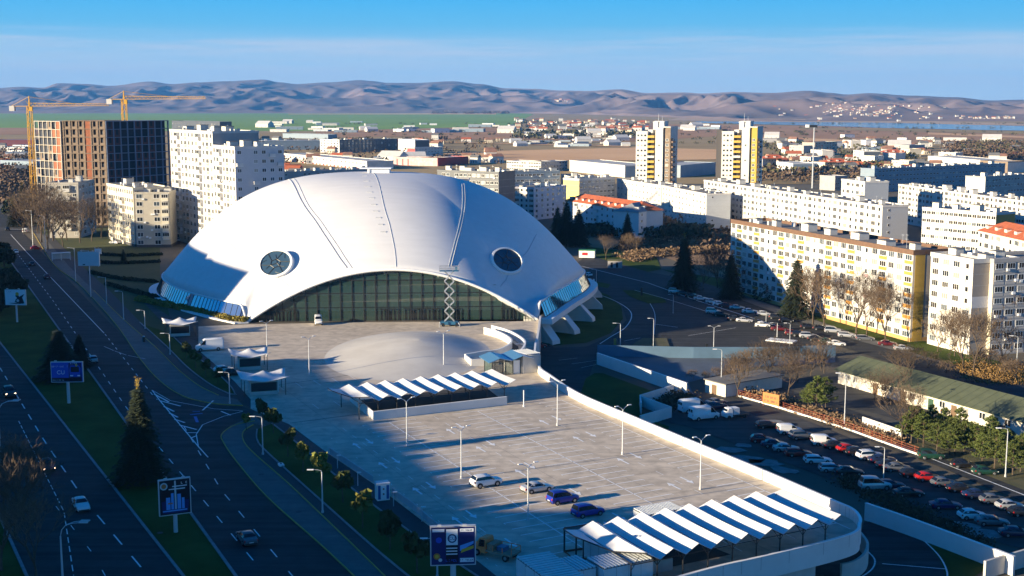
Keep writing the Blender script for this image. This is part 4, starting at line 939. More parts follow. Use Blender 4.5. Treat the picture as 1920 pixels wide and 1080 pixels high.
# trucks
tr = empty('flatbed_truck', G(929,1043,DZ), R(-33)+math.pi, label='weathered orange flatbed truck parked behind the billboard', cat='truck')
b = MB()
for i, (x, z0, z1, w) in enumerate(()): pass
rows = [(2.9,.5,1.1,.85),(2.7,.45,1.35,.95),(2.2,.45,1.45,1.0),(1.75,.45,2.15,.9),(.95,.45,2.25,.9),(.8,.45,2.1,.92)]
for x, z0, z1, w in rows: b.v += [(x,-w,z0),(x,-w*1.02,1.2 if z1 > 1.2 else z1*.9),(x,-w*.85,z1),(x,w*.85,z1),(x,w*1.02,1.2 if z1 > 1.2 else z1*.9),(x,w,z0)]
for i in range(5):
    for j in range(6): a, d = i*6+j, i*6+(j+1) % 6; b.f.append((a, a+6, d+6, d)); b.m.append(0)
b.f += [tuple(range(6)), tuple(range(30,36))[::-1]]; b.m += [0,0]; b.build('cab', mat('rusty_orange', (.85,.2,.06), .6, rgb2=(.95,.28,.09), sc=2), tr)
b = MB(); b.quad((2.2,.75,1.5),(2.2,-.75,1.5),(1.82,-.7,2.05),(1.82,.7,2.05)); b.build('windshield', CGL, tr)
for s in (-1,1): b = MB(); b.quad((1.75,s*1.0,1.25),(.95,s*1.0,1.25),(.95,s*.87,2.05),(1.65,s*.87,2.0)); b.build('side_window', CGL, tr)
b = MB(); b.box(-2.9,.7,-1.05,1.05,.75,.95); b.build('flatbed', mat('worn_wood', (.34,.22,.15), .9, nz=.3, sc=2), tr)
b = MB()
for x in (-2.85,-1.6,-.3): b.tube((x,-1,.95),(x,-1,1.6),.05,.05,4); b.tube((x,1,.95),(x,1,1.6),.05,.05,4)
b.tube((-2.85,-1,1.6),(-2.85,1,1.6),.05,.05,4); b.tube((-2.85,-1,1.6),(-.3,-1,1.6),.05,.05,4); b.build('rack', MATS['rusty_orange'], tr)
b = MB(); b.box(-.3,.6,-.9,.9,.95,1.7); b.build('cargo_chest', mat('brown_crate', (.42,.2,.12), .8, nz=.2, sc=2), tr)
b = MB(); b.box(-1.5,-.5,-.6,.5,.95,1.45); b.build('load', LB, tr)
for x in (2.0,-2.0):
    for s in (-1,1): b = MB(); b.tube((x,s*.8,.42),(x,s*1.04,.42),.42,.42,16); w = b.build('wheel', RUB, tr); b = MB(); b.tube((x,s*1.04,.42),(x,s*1.06,.42),.22,.2,10); b.build('rim', RIM, w)
def small_truck(loc, rz, label, box=True):
    r = empty('box_truck', loc, rz, label=label, cat='truck'); b = MB(); rows = [(2.6,.5,1.0,.8),(2.45,.4,1.25,.92),(1.9,.4,2.0,.88),(1.1,.4,2.1,.88),(1.0,.4,2.0,.88)]
    for x, z0, z1, w in rows: b.v += [(x,-w,z0),(x,-w,1.1 if z1 > 1.2 else z1*.9),(x,-w*.86,z1),(x,w*.86,z1),(x,w,1.1 if z1 > 1.2 else z1*.9),(x,w,z0)]
    for i in range(4):
        for j in range(6): a, d = i*6+j, i*6+(j+1) % 6; b.f.append((a, a+6, d+6, d)); b.m.append(0)
    b.f += [tuple(range(6)), tuple(range(24,30))[::-1]]; b.m += [0,0]; b.build('cab', PC['white'], r)
    b = MB(); b.quad((2.4,.75,1.3),(2.4,-.75,1.3),(2.0,-.7,1.9),(2.0,.7,1.9)); b.build('windshield', CGL, r)
    b = MB(); b.box(-2.6,.9,-.95,.95,.6,.8); b.build('flatbed', BMP, r)
    if box: b = MB(); b.box(-2.6,.85,-1,1,.8,2.7); b.build('cargo_box', PC['white'], r)
    else: b = MB(); b.box(-.5,.8,-.8,.8,.8,2.0); b.build('cargo_box', PC['white'], r)
    for x in (1.8,-1.6):
        for s in (-1,1): b = MB(); b.tube((x,s*.75,.38),(x,s*.95,.38),.38,.38,14); b.build('wheel', RUB, r)
small_truck(G(1378,783,ZR), HEAD+math.pi-.1, 'small white flatbed truck right of the parked white vans', False)
# ---------------------------------------------------------------- containers and sheds on the deck corner
CRD = mat('roof_valley', (.09,.1,.11), .7); CRG = mat('corrugated_roof', (.62,.65,.67), .5, nz=.1, sc=1)
def container(p, rz, L_, W_, H_, wm, label, rm=None, ribs=14, door=True):
    r = empty('container', p, rz, label=label, cat='container'); b = MB(); b.box(0,L_,0,W_,0,H_); b.build('body', wm, r)
    b = MB(); b.box(-.06,L_+.06,-.06,W_+.06,H_+.003,H_+.07); b.build('roof', CRD, r); b = MB()
    for i in range(ribs): x = (i+.5)*L_/ribs; hw = L_/ribs*.27; b.box(x-hw,x+hw,-.05,W_+.05,H_+.073,H_+.2)
    b.build('roof_ribs', rm or CRG, r)
    b = MB(); 
    for i in range(1,4): b.box(i*L_/4-.02,i*L_/4+.02,-.02,-.003,.05,H_-.05)
    b.build('panel_seam', mat('seam_grey', (.3,.32,.33), .7), r)
    if door: b = MB(); b.box(-.03,-.003,W_*.3,W_*.7,.1,H_-.3); b.build('door', mat('door_grey', (.55,.57,.6), .5), r)
    return r
rz0 = EA
WH2 = mat('container_white', (.62,.64,.66), .6, nz=.08, sc=1)
container(G(968,1046,3)+Vector((0,0,-3+DZ)), rz0, 9, 4, 2.9, WH2, 'white container with grey roof beside the orange truck')
container(G(1117,1046,DZ)+Vector((-1.5,1,0)), rz0+.25, 5.5, 3.4, 2.7, WH2, 'white cabin with an air conditioner next to the rusty open frame')
ac = MB(); ac.box(-.4,.0,.6,1.5,1.1,1.9); 
container(G(1150,1068,2.9)+Vector((-1,0,-2.9+DZ)), HEAD+math.pi*0, 6.4, 3.6, 2.8, WH2, 'ribbed-roof white container in front of the large canopy')
container(G(1020,1076,2.9)+Vector((0,-1,-2.9+DZ)), HEAD, 6.5, 4, 2.7, WH2, 'low white container with a bluish roof at the bottom edge')
b = empty('steel_frame', G(1080,1052,DZ), HEAD-.1, label='rusty red open steel frame with a dark roof beside the white cabin', cat='frame')
q = MB(); 
for x in (0, 4.4):
    for y in (0, 3.2): q.tube((x,y,0),(x,y,2.9),.11,.11,4)
q.build('post', BLACK, b); q = MB(); q.path([(0,0,2.9),(4.4,0,2.9),(4.4,3.2,2.9),(0,3.2,2.9),(0,0,2.9)], .13, 4); q.path([(0,0,.1),(4.4,0,.1),(4.4,3.2,.1),(0,3.2,.1),(0,0,.1)], .1, 4); q.build('frame', mat('rust_red', (.3,.07,.03), .7), b)
q = MB(); q.box(.1,4.3,.1,3.1,2.95,3.0); q.build('roof', mat('rusted_dark_roof', (.05,.035,.03), .8, rgb2=(.2,.15,.13), sc=1.2), b)
container(G(1213,968,2.3)+Vector((0,0,-2.3+DZ)), HEAD, 5.6, 3, 2.2, WH2, 'white shed with a slatted roof behind the large canopy', ribs=16)
# portable toilet
pt_ = empty('portable_toilet', G(717,937,0), R(20), label='blue and white portable toilet booth by the deck railing', cat='booth')
b = MB(); b.box(-.85,.85,-.7,.7,.1,2.35); b.build('cabin', WHITE, pt_); b = MB(); b.box(-.9,.9,-.75,.75,2.353,2.5); b.build('roof', CRG, pt_)
b = MB(); b.box(-.75,-.4,-.73,-.703,.3,2.2); b.box(.4,.75,-.73,-.703,.3,2.2); b.build('blue_panel', mat('toilet_blue', (.02,.1,.3), .5), pt_)
b = MB(); b.box(-.3,.3,-.73,-.703,.2,2.2); b.build('door', WHITE, pt_)
for z in (1.0, 1.7):
    b = MB(); b.tube((0,-.735,z),(0,-.76,z),.13,.13,10); b.build('vent', mat('vent_brown', (.25,.1,.06), .6), pt_)
# railing along the left edge of the deck
rl_ = [G(a, c, DZ) for a, c in [(615,850),(660,880),(705,910)]]+[]
def railing(P, label, h=1.1):
    r = empty('railing', P[0], label=label, cat='railing'); T = Matrix.Translation(-P[0])
    g = MB(); g.T = T; f = MB(); f.T = T
    for i in range(len(P)-1):
        n = max(1, int((P[i+1]-P[i]).length/1.8))
        for k in range(n):
            a, c = P[i].lerp(P[i+1], k/n), P[i].lerp(P[i+1], (k+1)/n); z = Vector((0,0,1)); f.tube(a, a+z*h, .035, .035, 4)
            kerb(g, [a.lerp(c,.04), a.lerp(c,.96)], .04, a.z+.12, a.z+h-.08)
    f.path([p+Vector((0,0,h)) for p in P], .045, 5); f.build('rail', GALV, r); g.build('panel', mat('frosted_glass', (.4,.46,.5), .3), r)
railing([G(a, c, DZ) for a, c in [(618,852),(660,880),(700,907)]], 'glass panelled railing left of the portable toilet')
railing([G(a, c, DZ) for a, c in [(735,929),(775,958),(812,990),(850,1018)]], 'glass panelled railing right of the portable toilet')
# ---------------------------------------------------------------- lamps
def lamp_double(h=7.8):
    r = empty('street_lamp', (0,-500,-50)); r['category'] = 'lamp'
    b = MB(); b.tube((0,0,0),(0,0,h-.6),.11,.07,8); b.tube((0,0,0),(0,0,.4),.18,.18,8); b.build('post', GALV, r)
    for s in (-1, 1):
        b = MB(); b.path([(0,0,h-.7),(s*.35,0,h-.35),(s*.9,0,h-.05)], .045, 6); a = b.build('arm', GALV, r)
        b = MB(); b.box(*sorted((s*.85,s*1.5)),-.13,.13,h-.06,h+.04); b.build('lamp_head', WHITE, a)
    register(r); return r
def lamp_single(h=9):
    r = empty('street_lamp', (0,-500,-50)); r['category'] = 'lamp'
    b = MB(); b.tube((0,0,0),(0,0,h-.5),.12,.075,8); b.tube((0,0,0),(0,0,.5),.18,.18,8); b.build('post', GALV, r)
    b = MB(); b.path([(0,0,h-.5),(-.1,0,h-.15),(-.5,0,h),(-1.1,0,h+.08)], .05, 6); a = b.build('arm', GALV, r)
    b = MB(); b.box(-1.9,-1.05,-.16,.16,h,h+.12); b.build('lamp_head', WHITE, a); register(r); return r
def lamp_curved(h=11):
    r = empty('street_lamp', (0,-500,-50)); r['category'] = 'lamp'
    b = MB(); b.tube((0,0,0),(0,0,h-2.4),.14,.09,8); b.build('post', GALV, r)
    for s in (0, .5):
        b = MB(); b.path([(0,0,h-2.4),(.15,s*.3,h-1.3),(.6,s*.6,h-.5),(1.4,s,h-.1),(2.2,s*1.3,h)], .05, 6); a = b.build('arm', GALV, r)
        b = MB(); b.box(2.1,3.1,s*1.3-.17,s*1.3+.17,h-.03,h+.12); b.build('lamp_head', mat('lamp_head_grey', (.5,.5,.5), .5), a)
    register(r); return r
LD, LS, LC = lamp_double(), lamp_single(), lamp_curved()
for i, (px, py, h) in enumerate(((865,897,0),(990,976,0),(1045,798,0),(1167,852,0),(1313,918,0),(763,835,0),(832,690,0),(580,702,0),(501,668,0))):
    where = ['left of the white suv on the deck','nearest the viewer among the parked deck cars','at the rear of the sunlit parking area by the wall','in the right middle of the sunlit parking area','behind the large canopy near the deck wall','in front of the smaller canopy','between the mound and the smaller canopy','between the delivery van and the mound','closest to the left foot of the arena']
    place(LD, G(px, py, DZ), HEAD, 'grey two-armed lamp post '+where[i], group='two-armed lamps on the deck', sc=(.97,.97,.97))
o = empty('pole', G(982,762,DZ), label='short plain white pole at the shaded rear corner of the deck', cat='pole'); b = MB(); b.tube((0,0,0),(0,0,2.9),.09,.09,8); b.tube((0,0,0),(0,0,.2),.18,.18,8); b.build('post', WHITE, o)
for i, (px, py, tp) in enumerate(((232,600,546),(272,617,584),(319,665,625),(431,757,698),(493,853,781),(605,962,881),(820,1082,1014))):
    p = G(px, py, 0); h = (GY(px, tp, p.y)).z
    place(LS, p, R(0), ['grey arm lamp farthest along the boulevard pavement','small grey arm lamp next to the kerb left of the small kiosk','grey arm lamp on the pavement left of the white delivery van','grey arm lamp between the boulevard and the entrance kiosk','white lamp post at the start of the southern grass verge','lamp post with bright head among the young trees by the cycle lane','lamp post right beside the large blue billboard at the bottom'][i], sc=(1,1,max(.5, h/9)), group='single-arm lamps along the boulevard')
for i, (px, py, tp, rz) in enumerate(((118,1095,980,0),(2,868,752,0))):
    p = G(px, py, 0); h = GY(px, tp, p.y).z
    place(LC, p, R(rz), ['twin-headed curved lamp at the bottom left among bare trees','curved lamp at the left edge by the carriageway'][i], sc=(1,1,h/11))
for i, (px, py, tp) in enumerate(((170,557,470),(142,528,465),(200,570,520),(86,472,405),(62,462,395))):
    p = G(px, py, 0); h = GY(px, tp, p.y).z
    o = empty('utility_pole', p, label=['tall slim grey pole beneath the blank white billboard','slim grey pole near the bus shelter','short grey pole on the cycle path','tall grey pole under the bare trees','thin dark pole at the far junction'][i], cat='pole')
    b = MB(); b.tube((0,0,0),(0,0,h),.13,.08,8); b.build('post', GALV, o); b = MB(); b.tube((0,0,h-.1),(-1.5,0,h+.1),.05,.05,5); b.box(-2.1,-1.4,-.12,.12,h+.05,h+.17); b.build('lamp_head', MATS['lamp_head_grey'], o)
for i, (px, py, tp, kind) in enumerate(((983,706,645,0),(1013,742,695,0),(1163,652,606,0),(1225,655,597,2),(1338,656,611,1),(1352,732,655,0),(1583,800,700,0),(1885,895,803,0),(1905,704,630,0),(1457,632,605,0),(1436,612,583,2),(1262,588,552,2),(1118,538,505,2),(1480,668,606,2),(1656,910,838,2),(1655,838,2,2))[:15]):
    p = G(px, py, ZR); h = GY(px, tp, p.y).z-ZR; lab = ['beside the terrace wall below the plaza','on the dark lawn behind the deck wall','beside the round lawn under the buttresses','in the middle of the shaded asphalt yard','by the blue ramp wall on the right','next to the brown shrubs at the yard entrance','tall and bright in front of the green roofed building','among the pines at the right edge','at the far right beside the apartment blocks','on the white platform in the upper car park','beside the near row of the upper road','on the traffic island','by the right end of the dome','near the bushes by the upper road','thin and dark between the rows of the lower lot'][i]
    place(LD if kind == 1 else LS, p, R(0) if kind != 1 else 0, 'street lamp '+lab, sc=(.8, .8, h/(9 if kind != 1 else 7.8)) if kind == 2 else (1, 1, h/(9 if kind != 1 else 7.8)), group='street lamps on the low ground')
# ---------------------------------------------------------------- billboards
def textmesh(s, size, m, parent, loc, rot, name='lettering'):
    cu = bpy.data.curves.new('t', 'FONT'); cu.body = s; cu.size = size; cu.align_x = 'CENTER'; cu.align_y = 'CENTER'; cu.extrude = .01
    t = bpy.data.objects.new('t', cu); me = bpy.data.meshes.new_from_object(t); bpy.data.objects.remove(t); me.materials.clear(); me.materials.append(m)
    o = link(name, me, parent); o.location = loc; o.rotation_euler = rot; return o
def marks(w, h, m, parent, loc, n):      # a line of writing too blurred to read: letter-sized marks
    b = MB(); rr = random.Random(n*7); x = -w/2; q = w/n
    for i in range(n):
        if rr.random() > .14:
            lw = q*rr.uniform(.5,.8); k = rr.choice((0,1,2)); t = h*.22
            if k != 1: b.box(x,x+t,-.008,0,-h/2,h/2)
            if k != 2: b.box(x+t+.004,x+lw,-.008,0,h/2-t,h/2)
            b.box(x+t+.004,x+lw,-.008,0,-h/2,-h/2+t) if rr.random() < .6 else b.box(x+t+.004,x+lw,-.008,0,-t/2,t/2)
        x += q
    o = b.build('lettering', m, parent); o.location = loc; return o
def billboard(px, py, top, w, h, rz, label, art, post=.35, frame=None):
    p = G(px, py, 0); zt = GY(px, top, p.y).z
    r = empty('billboard', p, rz, label=label, cat='billboard')
    b = MB(); b.tube((0,.1,0),(0,.1,zt-h*.5),post,post*.9,10); b.build('post', GALV, r)
    b = MB(); b.box(-w/2,w/2,-.2,.2,zt-h,zt); b.build('panel', frame or GALV, r)
    b = MB(); b.box(-w/2+.12,w/2-.12,-.215,-.203,zt-h+.12,zt-.12); f = b.build('poster', art[0], r)
    def rect(x0, x1, y0, y1, m, nm='printed_shape', o=.004):
        q = MB(); X = lambda x: (x-.5)*(w-.3); Z = lambda y: zt-h+.15+(h-.3)*y
        q.box(X(x0),X(x1),-.216-o,-.2155,Z(y0),Z(y1)); q.build(nm, m, f)
    def poly(pts, m, o=.008):
        q = MB(); P = [((x-.5)*(w-.3), -.216-o, zt-h+.15+(h-.3)*y) for x, y in pts]; q.add(P, [tuple(range(len(P)))]); q.build('printed_shape', m, f)
    for a in art[1]:
        if a[0] == 'r': rect(*a[1:5], a[5], o=a[6] if len(a) > 6 else .004)
        elif a[0] == 't' and a[1] != 'CU': marks(a[2]*.62*len(a[1]), a[2]*.62, a[3], f, ((a[4]-.5)*(w-.3), -.235, zt-h+.15+(h-.3)*a[5]), len(a[1]))
        elif a[0] == 't': textmesh(a[1], a[2], a[3], f, ((a[4]-.5)*(w-.3), -.235, zt-h+.15+(h-.3)*a[5]), (math.pi/2, 0, 0))
        elif a[0] == 'p': poly(a[1], a[2], a[3] if len(a) > 3 else .008)
        elif a[0] == 'c':
            poly([(a[1]+a[3]*math.cos(i*.3927)*(h/w), a[2]+a[3]*math.sin(i*.3927)) for i in range(16)][::1], a[4], a[5] if len(a) > 5 else .01)
    b = MB()
    for x in (-w*.3, w*.25): b.tube((x,-.1,zt),(x,-.9,zt+.35),.04,.04,4); b.box(x-.2,x+.2,-1.1,-.8,zt+.3,zt+.4)
    b.build('floodlight', GALV, r); return r
NAVY = mat('poster_navy', (.012,.02,.12), .3); PBL = mat('poster_blue', (.02,.08,.5), .3); PWH = mat('poster_white', (.7,.74,.8), .3); PLB = mat('poster_light_blue', (.12,.35,.75), .3); PBK = mat('poster_black', (.008,.01,.02), .3)
PYE = mat('poster_yellow', (.6,.38,.05), .3); POR = mat('poster_orange', (.5,.16,.04), .3); PGY = mat('poster_grey', (.5,.55,.6), .4)
ccw = lambda P: P
billboard(32, 604, 543, 5.2, 3.8, R(-4), 'white billboard with a dark cyclist picture on the median lawn at the left', (PWH, [('t','.. ...',.35,PBK,.18,.9), ('p',[(.45,.2),(.7,.05),(.95,.1),(.85,.5),(.97,.75),(.7,.55),(.6,.85),(.5,.6),(.6,.45)],PBK), ('c',.6,.75,.12,PYE), ('c',.62,.28,.17,PBK,.012), ('c',.62,.28,.1,PGY,.016), ('p',[(.1,.1),(.5,.05),(.9,.08),(.5,.13)],PBK)]), .25)
billboard(129, 756, 678, 5.6, 3.7, R(3), 'blue bus advertisement billboard standing before dark spruces on the median', (PBL, [('r',0,.98,0,.2,PBK), ('r',.56,.98,.03,.98,NAVY), ('p',[(.6,.25),(.93,.25),(.96,.7),(.9,.85),(.62,.85),(.58,.6)],PBL), ('r',.63,.9,.5,.78,PBK,.012), ('r',.6,.7,.28,.34,PWH,.012), ('r',.84,.93,.28,.34,PWH,.012), ('c',.82,.86,.06,PYE,.014), ('t','CU',1.0,PWH,.3,.48), ('t','------- ----',.38,PWH,.28,.8), ('t','-----',.42,PWH,.75,.96), ('t','--- --- ---',.3,PWH,.22,.08)]), .3)
billboard(330, 998, 897, 3.9, 4.6, R(24), 'dark narrow billboard with a light blue building and round emblem beside the spruce', (PBK, [('p',[(.08,.03),(.92,.03),(.97,.38),(.85,.4),(.15,.4),(.05,.38)],NAVY), ('r',.2,.34,.14,.5,PLB,.012), ('r',.37,.46,.14,.62,PLB,.012), ('r',.49,.55,.14,.98,PGY,.014), ('r',.58,.7,.14,.58,PLB,.012), ('r',.73,.82,.14,.46,PLB,.012), ('r',.08,.9,.08,.12,PLB,.012), ('c',.14,.84,.11,PGY,.01), ('c',.14,.84,.07,POR,.014), ('r',.3,.85,.72,.75,PWH,.016), ('r',.42,.92,.8,.83,PWH,.016), ('r',.26,.42,.3,.34,POR,.016), ('t','------',.45,PWH,.72,.9)]), .28)
billboard(850, 1118, 985, 4.9, 4.4, R(5), 'large dark blue billboard with a white badge and cabin panel in the foreground', (NAVY, [('r',.02,.3,.88,.96,PWH,.01), ('r',.33,.62,.02,.98,PBK), ('r',.34,.61,.52,.95,PWH,.012), ('c',.48,.7,.12,NAVY,.016), ('c',.48,.7,.085,PWH,.02), ('t','CU',.5,NAVY,.48,.7), ('r',.34,.6,.42,.45,PWH,.012), ('r',.34,.6,.34,.37,PWH,.012), ('r',.34,.6,.26,.29,PWH,.012), ('t','-----',.42,PBL,.47,.1), ('r',.66,.98,.87,.96,PWH,.01), ('t','--------',.26,NAVY,.82,.915), ('p',[(.66,.35),(.98,.55),(.98,.62),(.66,.5)],PLB,.012), ('p',[(.68,.3),(.98,.42),(.98,.5),(.7,.4)],PYE,.014), ('r',.66,.98,.05,.16,PWH,.01), ('t','--------',.3,NAVY,.82,.105), ('c',.12,.22,.09,POR,.012), ('c',.12,.22,.05,PYE,.016), ('c',.2,.12,.05,PGY,.012), ('c',.17,.66,.08,PBL,.012)]), .33)
billboard(170, 557, 472, 6, 3.9, R(-2), 'blank pale grey billboard above the park lawn by the bus shelter', (PGY, [('r',.2,.32,.03,.1,PBK)]), .16)
billboard(185, 500, 466, 2.2, 1.8, R(-2), 'small white notice board behind the blank pale billboard', (PWH, [('r',.2,.8,.3,.7,PGY)]), .1)
# bus shelter
bs = empty('bus_shelter', G(115,488,0), EA+math.pi/2, label='white framed glass bus shelter beside the boulevard', cat='shelter')
b = MB(); b.box(-3,3,-1,1,2.5,2.65); b.build('roof', WHITE, bs); b = MB(); b.box(-2.9,2.9,.9,.94,.3,2.4); b.build('glass_wall', MATS['frosted_glass'], bs)
for x in (-2.9,0,2.9): b = MB(); b.tube((x,.92,0),(x,.92,2.5),.07,.07,4); b.tube((x,-.9,0),(x,-.9,2.5),.07,.07,4); b.build('post', WHITE, bs)
b = MB(); b.box(-2,2,.4,.8,.42,.5); b.build('bench', MATS['worn_wood'], bs)
# litter bin / bollards / sign
for i, (px, py, lb) in enumerate(((270,641,'dark round litter bin on the pavement beside the boulevard'),)):
    o = empty('litter_bin', G(px, py, .06), label=lb, cat='bin'); b = MB(); b.tube((0,0,0),(0,0,1.15),.28,.3,12); b.build('body', BLACK, o); b = MB(); b.tube((0,0,1.15),(0,0,1.4),.3,.12,12); b.build('lid', GALV, o)
rm = empty('road_marker', G(527,873,.07), EA, label='white reflective block lying on the cycle lane', cat='marker'); b = MB(); b.box(-.55,.55,-.35,.35,0,.3); b.build('body', WHITE, rm); b = MB(); b.tube((0,0,.3),(0,0,.36),.16,.16,10); b.build('reflector', BLACK, rm)
for i, (px, py) in enumerate(((633,878),(671,911),(738,949),(791,978))):
    o = empty('path_lamp', G(px, py, .08), label='low white-capped path lamp, '+cut(i)+' from the left beside the deck railing', cat='lamp', group='low path lamps along the deck railing')
    b = MB(); b.tube((0,0,0),(0,0,1.9),.06,.06,6); b.build('post', GALV, o); b = MB(); b.box(-.1,.5,-.12,.12,1.9,2.0); b.build('lamp_head', WHITE, o)
# ---------------------------------------------------------------- vegetation
def spruce(h=14, r=4.3, n=2600, name='spruce_tree', top=None):
    root = empty(name, (0,-500,-50)); root['category'] = 'tree'
    b = MB(); b.tube((0,0,0),(0,0,h*.96),.28,.03,7); b.build('trunk', BARK, root)
    b = MB()
    lv = int(h*2.3)
    for i in range(lv):
        f = i/lv; z = h*(.08+.9*f); R_ = r*(1-f)**.72*(.85+.3*rnd.random()); nb_ = int(15-6*f)
        for k in range(nb_):
            a = 2*math.pi*(k+rnd.random()*.7)/nb_; L_ = R_*rnd.uniform(.7, 1.12); d = Vector((math.cos(a), math.sin(a), 0)); s = Vector((-d.y, d.x, 0))
            for q in range(max(3, int(L_*3.4))):
                t = (q+rnd.random())/max(3, int(L_*3.4)); p = d*L_*t+Vector((0,0,z-.5*L_*t*t+.15*t*L_))
                w = (.7*(1-t)+.3)*rnd.uniform(.7,1.25)
                for sg in (-1, 1):
                    e = p+s*sg*w+d*w*.4+Vector((0,0,-.3*w+rnd.uniform(-.1,.1)))
                    b.add([p-d*.22, p+d*.25, e+d*.12, e-d*.18], [(0,1,2,3)])
                b.add([p+s*.12, p-s*.12, p+d*.1+Vector((0,0,-.35*w-.1))-s*.1], [(0,1,2)])
    for k in range(14):
        p = Vector((0,0,h*.93+k*.05*h/14)); a = rnd.random()*6.28; d = Vector((math.cos(a), math.sin(a), .6))*.35; b.add([p, p+Vector((0,0,.15)), p+d], [(0,1,2)])
    b.build('crown', CONI, root); register(root); return root
def bare(h=9, n=5, name='bare_tree', m=TWIG, spread=.55, seed=1, dens=1.0, low=.2):
    rr = random.Random(seed); root = empty(name, (0,-500,-50)); root['category'] = 'tree'
    tk = MB(); tw = MB()
    def br(p, d, L_, r, lev):
        q = p; pts = [p]
        for i in range(2):
            e = q+d*L_/2; (tk if lev < 3 else tw).tube(q, e, r*(1-.2*i), r*(1-.2*(i+1)), 5 if lev < 2 else 3, cap=False); q = e; pts.append(q)
            d = (d+Vector((rr.gauss(0,.12), rr.gauss(0,.12), rr.gauss(0,.05)+.06))).normalized()
        if lev >= 2:
            for i in range(int(4*dens)):
                o = pts[0].lerp(pts[2], rr.random()); v = (d+Vector((rr.gauss(0,.55), rr.gauss(0,.55), rr.gauss(0,.4)))).normalized()*rr.uniform(.5,1.1)*h*.085; s = v.orthogonal().normalized()*.02
                tw.add([o-s, o+s, o+v], [(0,1,2)])
        if lev >= n: return
        k = 4 if lev == 0 else (3 if lev < 3 else 2)
        for i in range(k):
            a = rr.uniform(.3, spread*1.3) if lev else rr.uniform(.25, spread*1.1); ax = d.orthogonal(); ax.rotate(Matrix.Rotation(rr.uniform(0, 1.2)+i*6.283/k, 3, d)); v = d.copy(); v.rotate(Matrix.Rotation(a, 3, ax)); v = (v+Vector((0,0,.1))).normalized()
            br(q, v, L_*rr.uniform(.66,.88) if lev else h*.24, r*.62, lev+1)
    br(Vector((0,0,0)), Vector((0,0,1)), h*low, h*.014+.04, 0)
    tk.build('trunk', BARK, root); tw.build('crown', m, root); register(root); return root
def pine(h=6, r=2.6, name='pine_tree', m=PINE):
    root = empty(name, (0,-500,-50)); root['category'] = 'tree'
    t = MB(); t.tube((0,0,0),(.1,.05,h*.95),.13,.03,6); c = MB()
    for i in range(64):
        f = rnd.random()**.8; z = h*(.2+.78*f); a = i*2.4+rnd.random(); L_ = r*(1-f)**.6*rnd.uniform(.6,1.15)+.25; d = Vector((math.cos(a), math.sin(a), .35)).normalized()
        p0 = Vector((.05,.03,z)); p1 = p0+d*L_; t.tube(p0, p1, .035, .012, 3)
        for k in range(2+int(L_*2)):
            q = p0.lerp(p1, .35+.65*(k+rnd.random())/(2+int(L_*2)))
            for _ in range(13):
                v = Vector((rnd.gauss(0,.6), rnd.gauss(0,.6), rnd.gauss(.45,.5))).normalized()*rnd.uniform(.25,.5); s_ = v.orthogonal().normalized()*.07; s_.rotate(Matrix.Rotation(rnd.random()*3, 3, v)); c.add([q-s_, q+s_, q+v], [(0,1,2)])
    t.build('trunk', BARK, root); c.build('crown', m, root); register(root); return root
def leafy(h, rc, zc, n, m, s=(.14,.32), name='young_tree', lumps=7, sq=1.0, tr=.08):
    root = empty(name, (0,-500,-50)); root['category'] = 'tree'
    b = MB(); b.tube((0,0,0),(.06,.03,h*.55),tr,tr*.7,6); 
    L_ = []
    for i in range(lumps):
        a = i*2.4+rnd.random(); q = rnd.random()**.5; c = Vector((math.cos(a)*rc*.62*q, math.sin(a)*rc*.62*q, zc+rnd.uniform(-.55,.55)*rc*sq)); L_.append((c, rc*rnd.uniform(.32,.55)*(1 if lumps < 20 else .55))); b.tube((.05,.02,h*.5),c,tr*.5,.02,4)
    b.build('trunk', BARK, root)
    def f(i):
        c, r = L_[i % lumps]; v = Vector((rnd.gauss(0,1), rnd.gauss(0,1), rnd.gauss(0,1))).normalized()*r*(rnd.random()**.45); return c+v
    cards(n, f, *s).build('crown', m, root); register(root); return root
SP = spruce(); BT = [bare(10, 6, seed=3), bare(9, 6, seed=8, spread=.7)]; BS = bare(5, 5, 'bare_shrub', seed=5, spread=.95, dens=2, low=.08)
YT = leafy(3.4, 1.05, 2.7, 420, LEAF); YT2 = leafy(3.4, 1.1, 2.6, 460, mat('olive_leaves', (.03,.055,.012), .9, rgb2=(.08,.09,.02), sc=1.5, rand=.3))
PB = pine()
DT = leafy(9, 4.4, 5.2, 3600, DKLEAF, (.25,.6), 'evergreen_tree', 16, .9, .25)
for px, py, s, lb in ((265,903,1.0,'tall dark spruce on the median in front of the road, with a sunlit tip coloured yellow'),(113,712,.95,'dark spruce behind the blue billboard on the median'),(150,690,.6,'smaller dark spruce right of the blue billboard')):
    place(SP, G(px, py, 0), rnd.random()*6, lb, sc=(.98,.98,1) if s == 1.0 else ((1.15,1.15,.72) if s > .9 else (.6,.6,.5)))
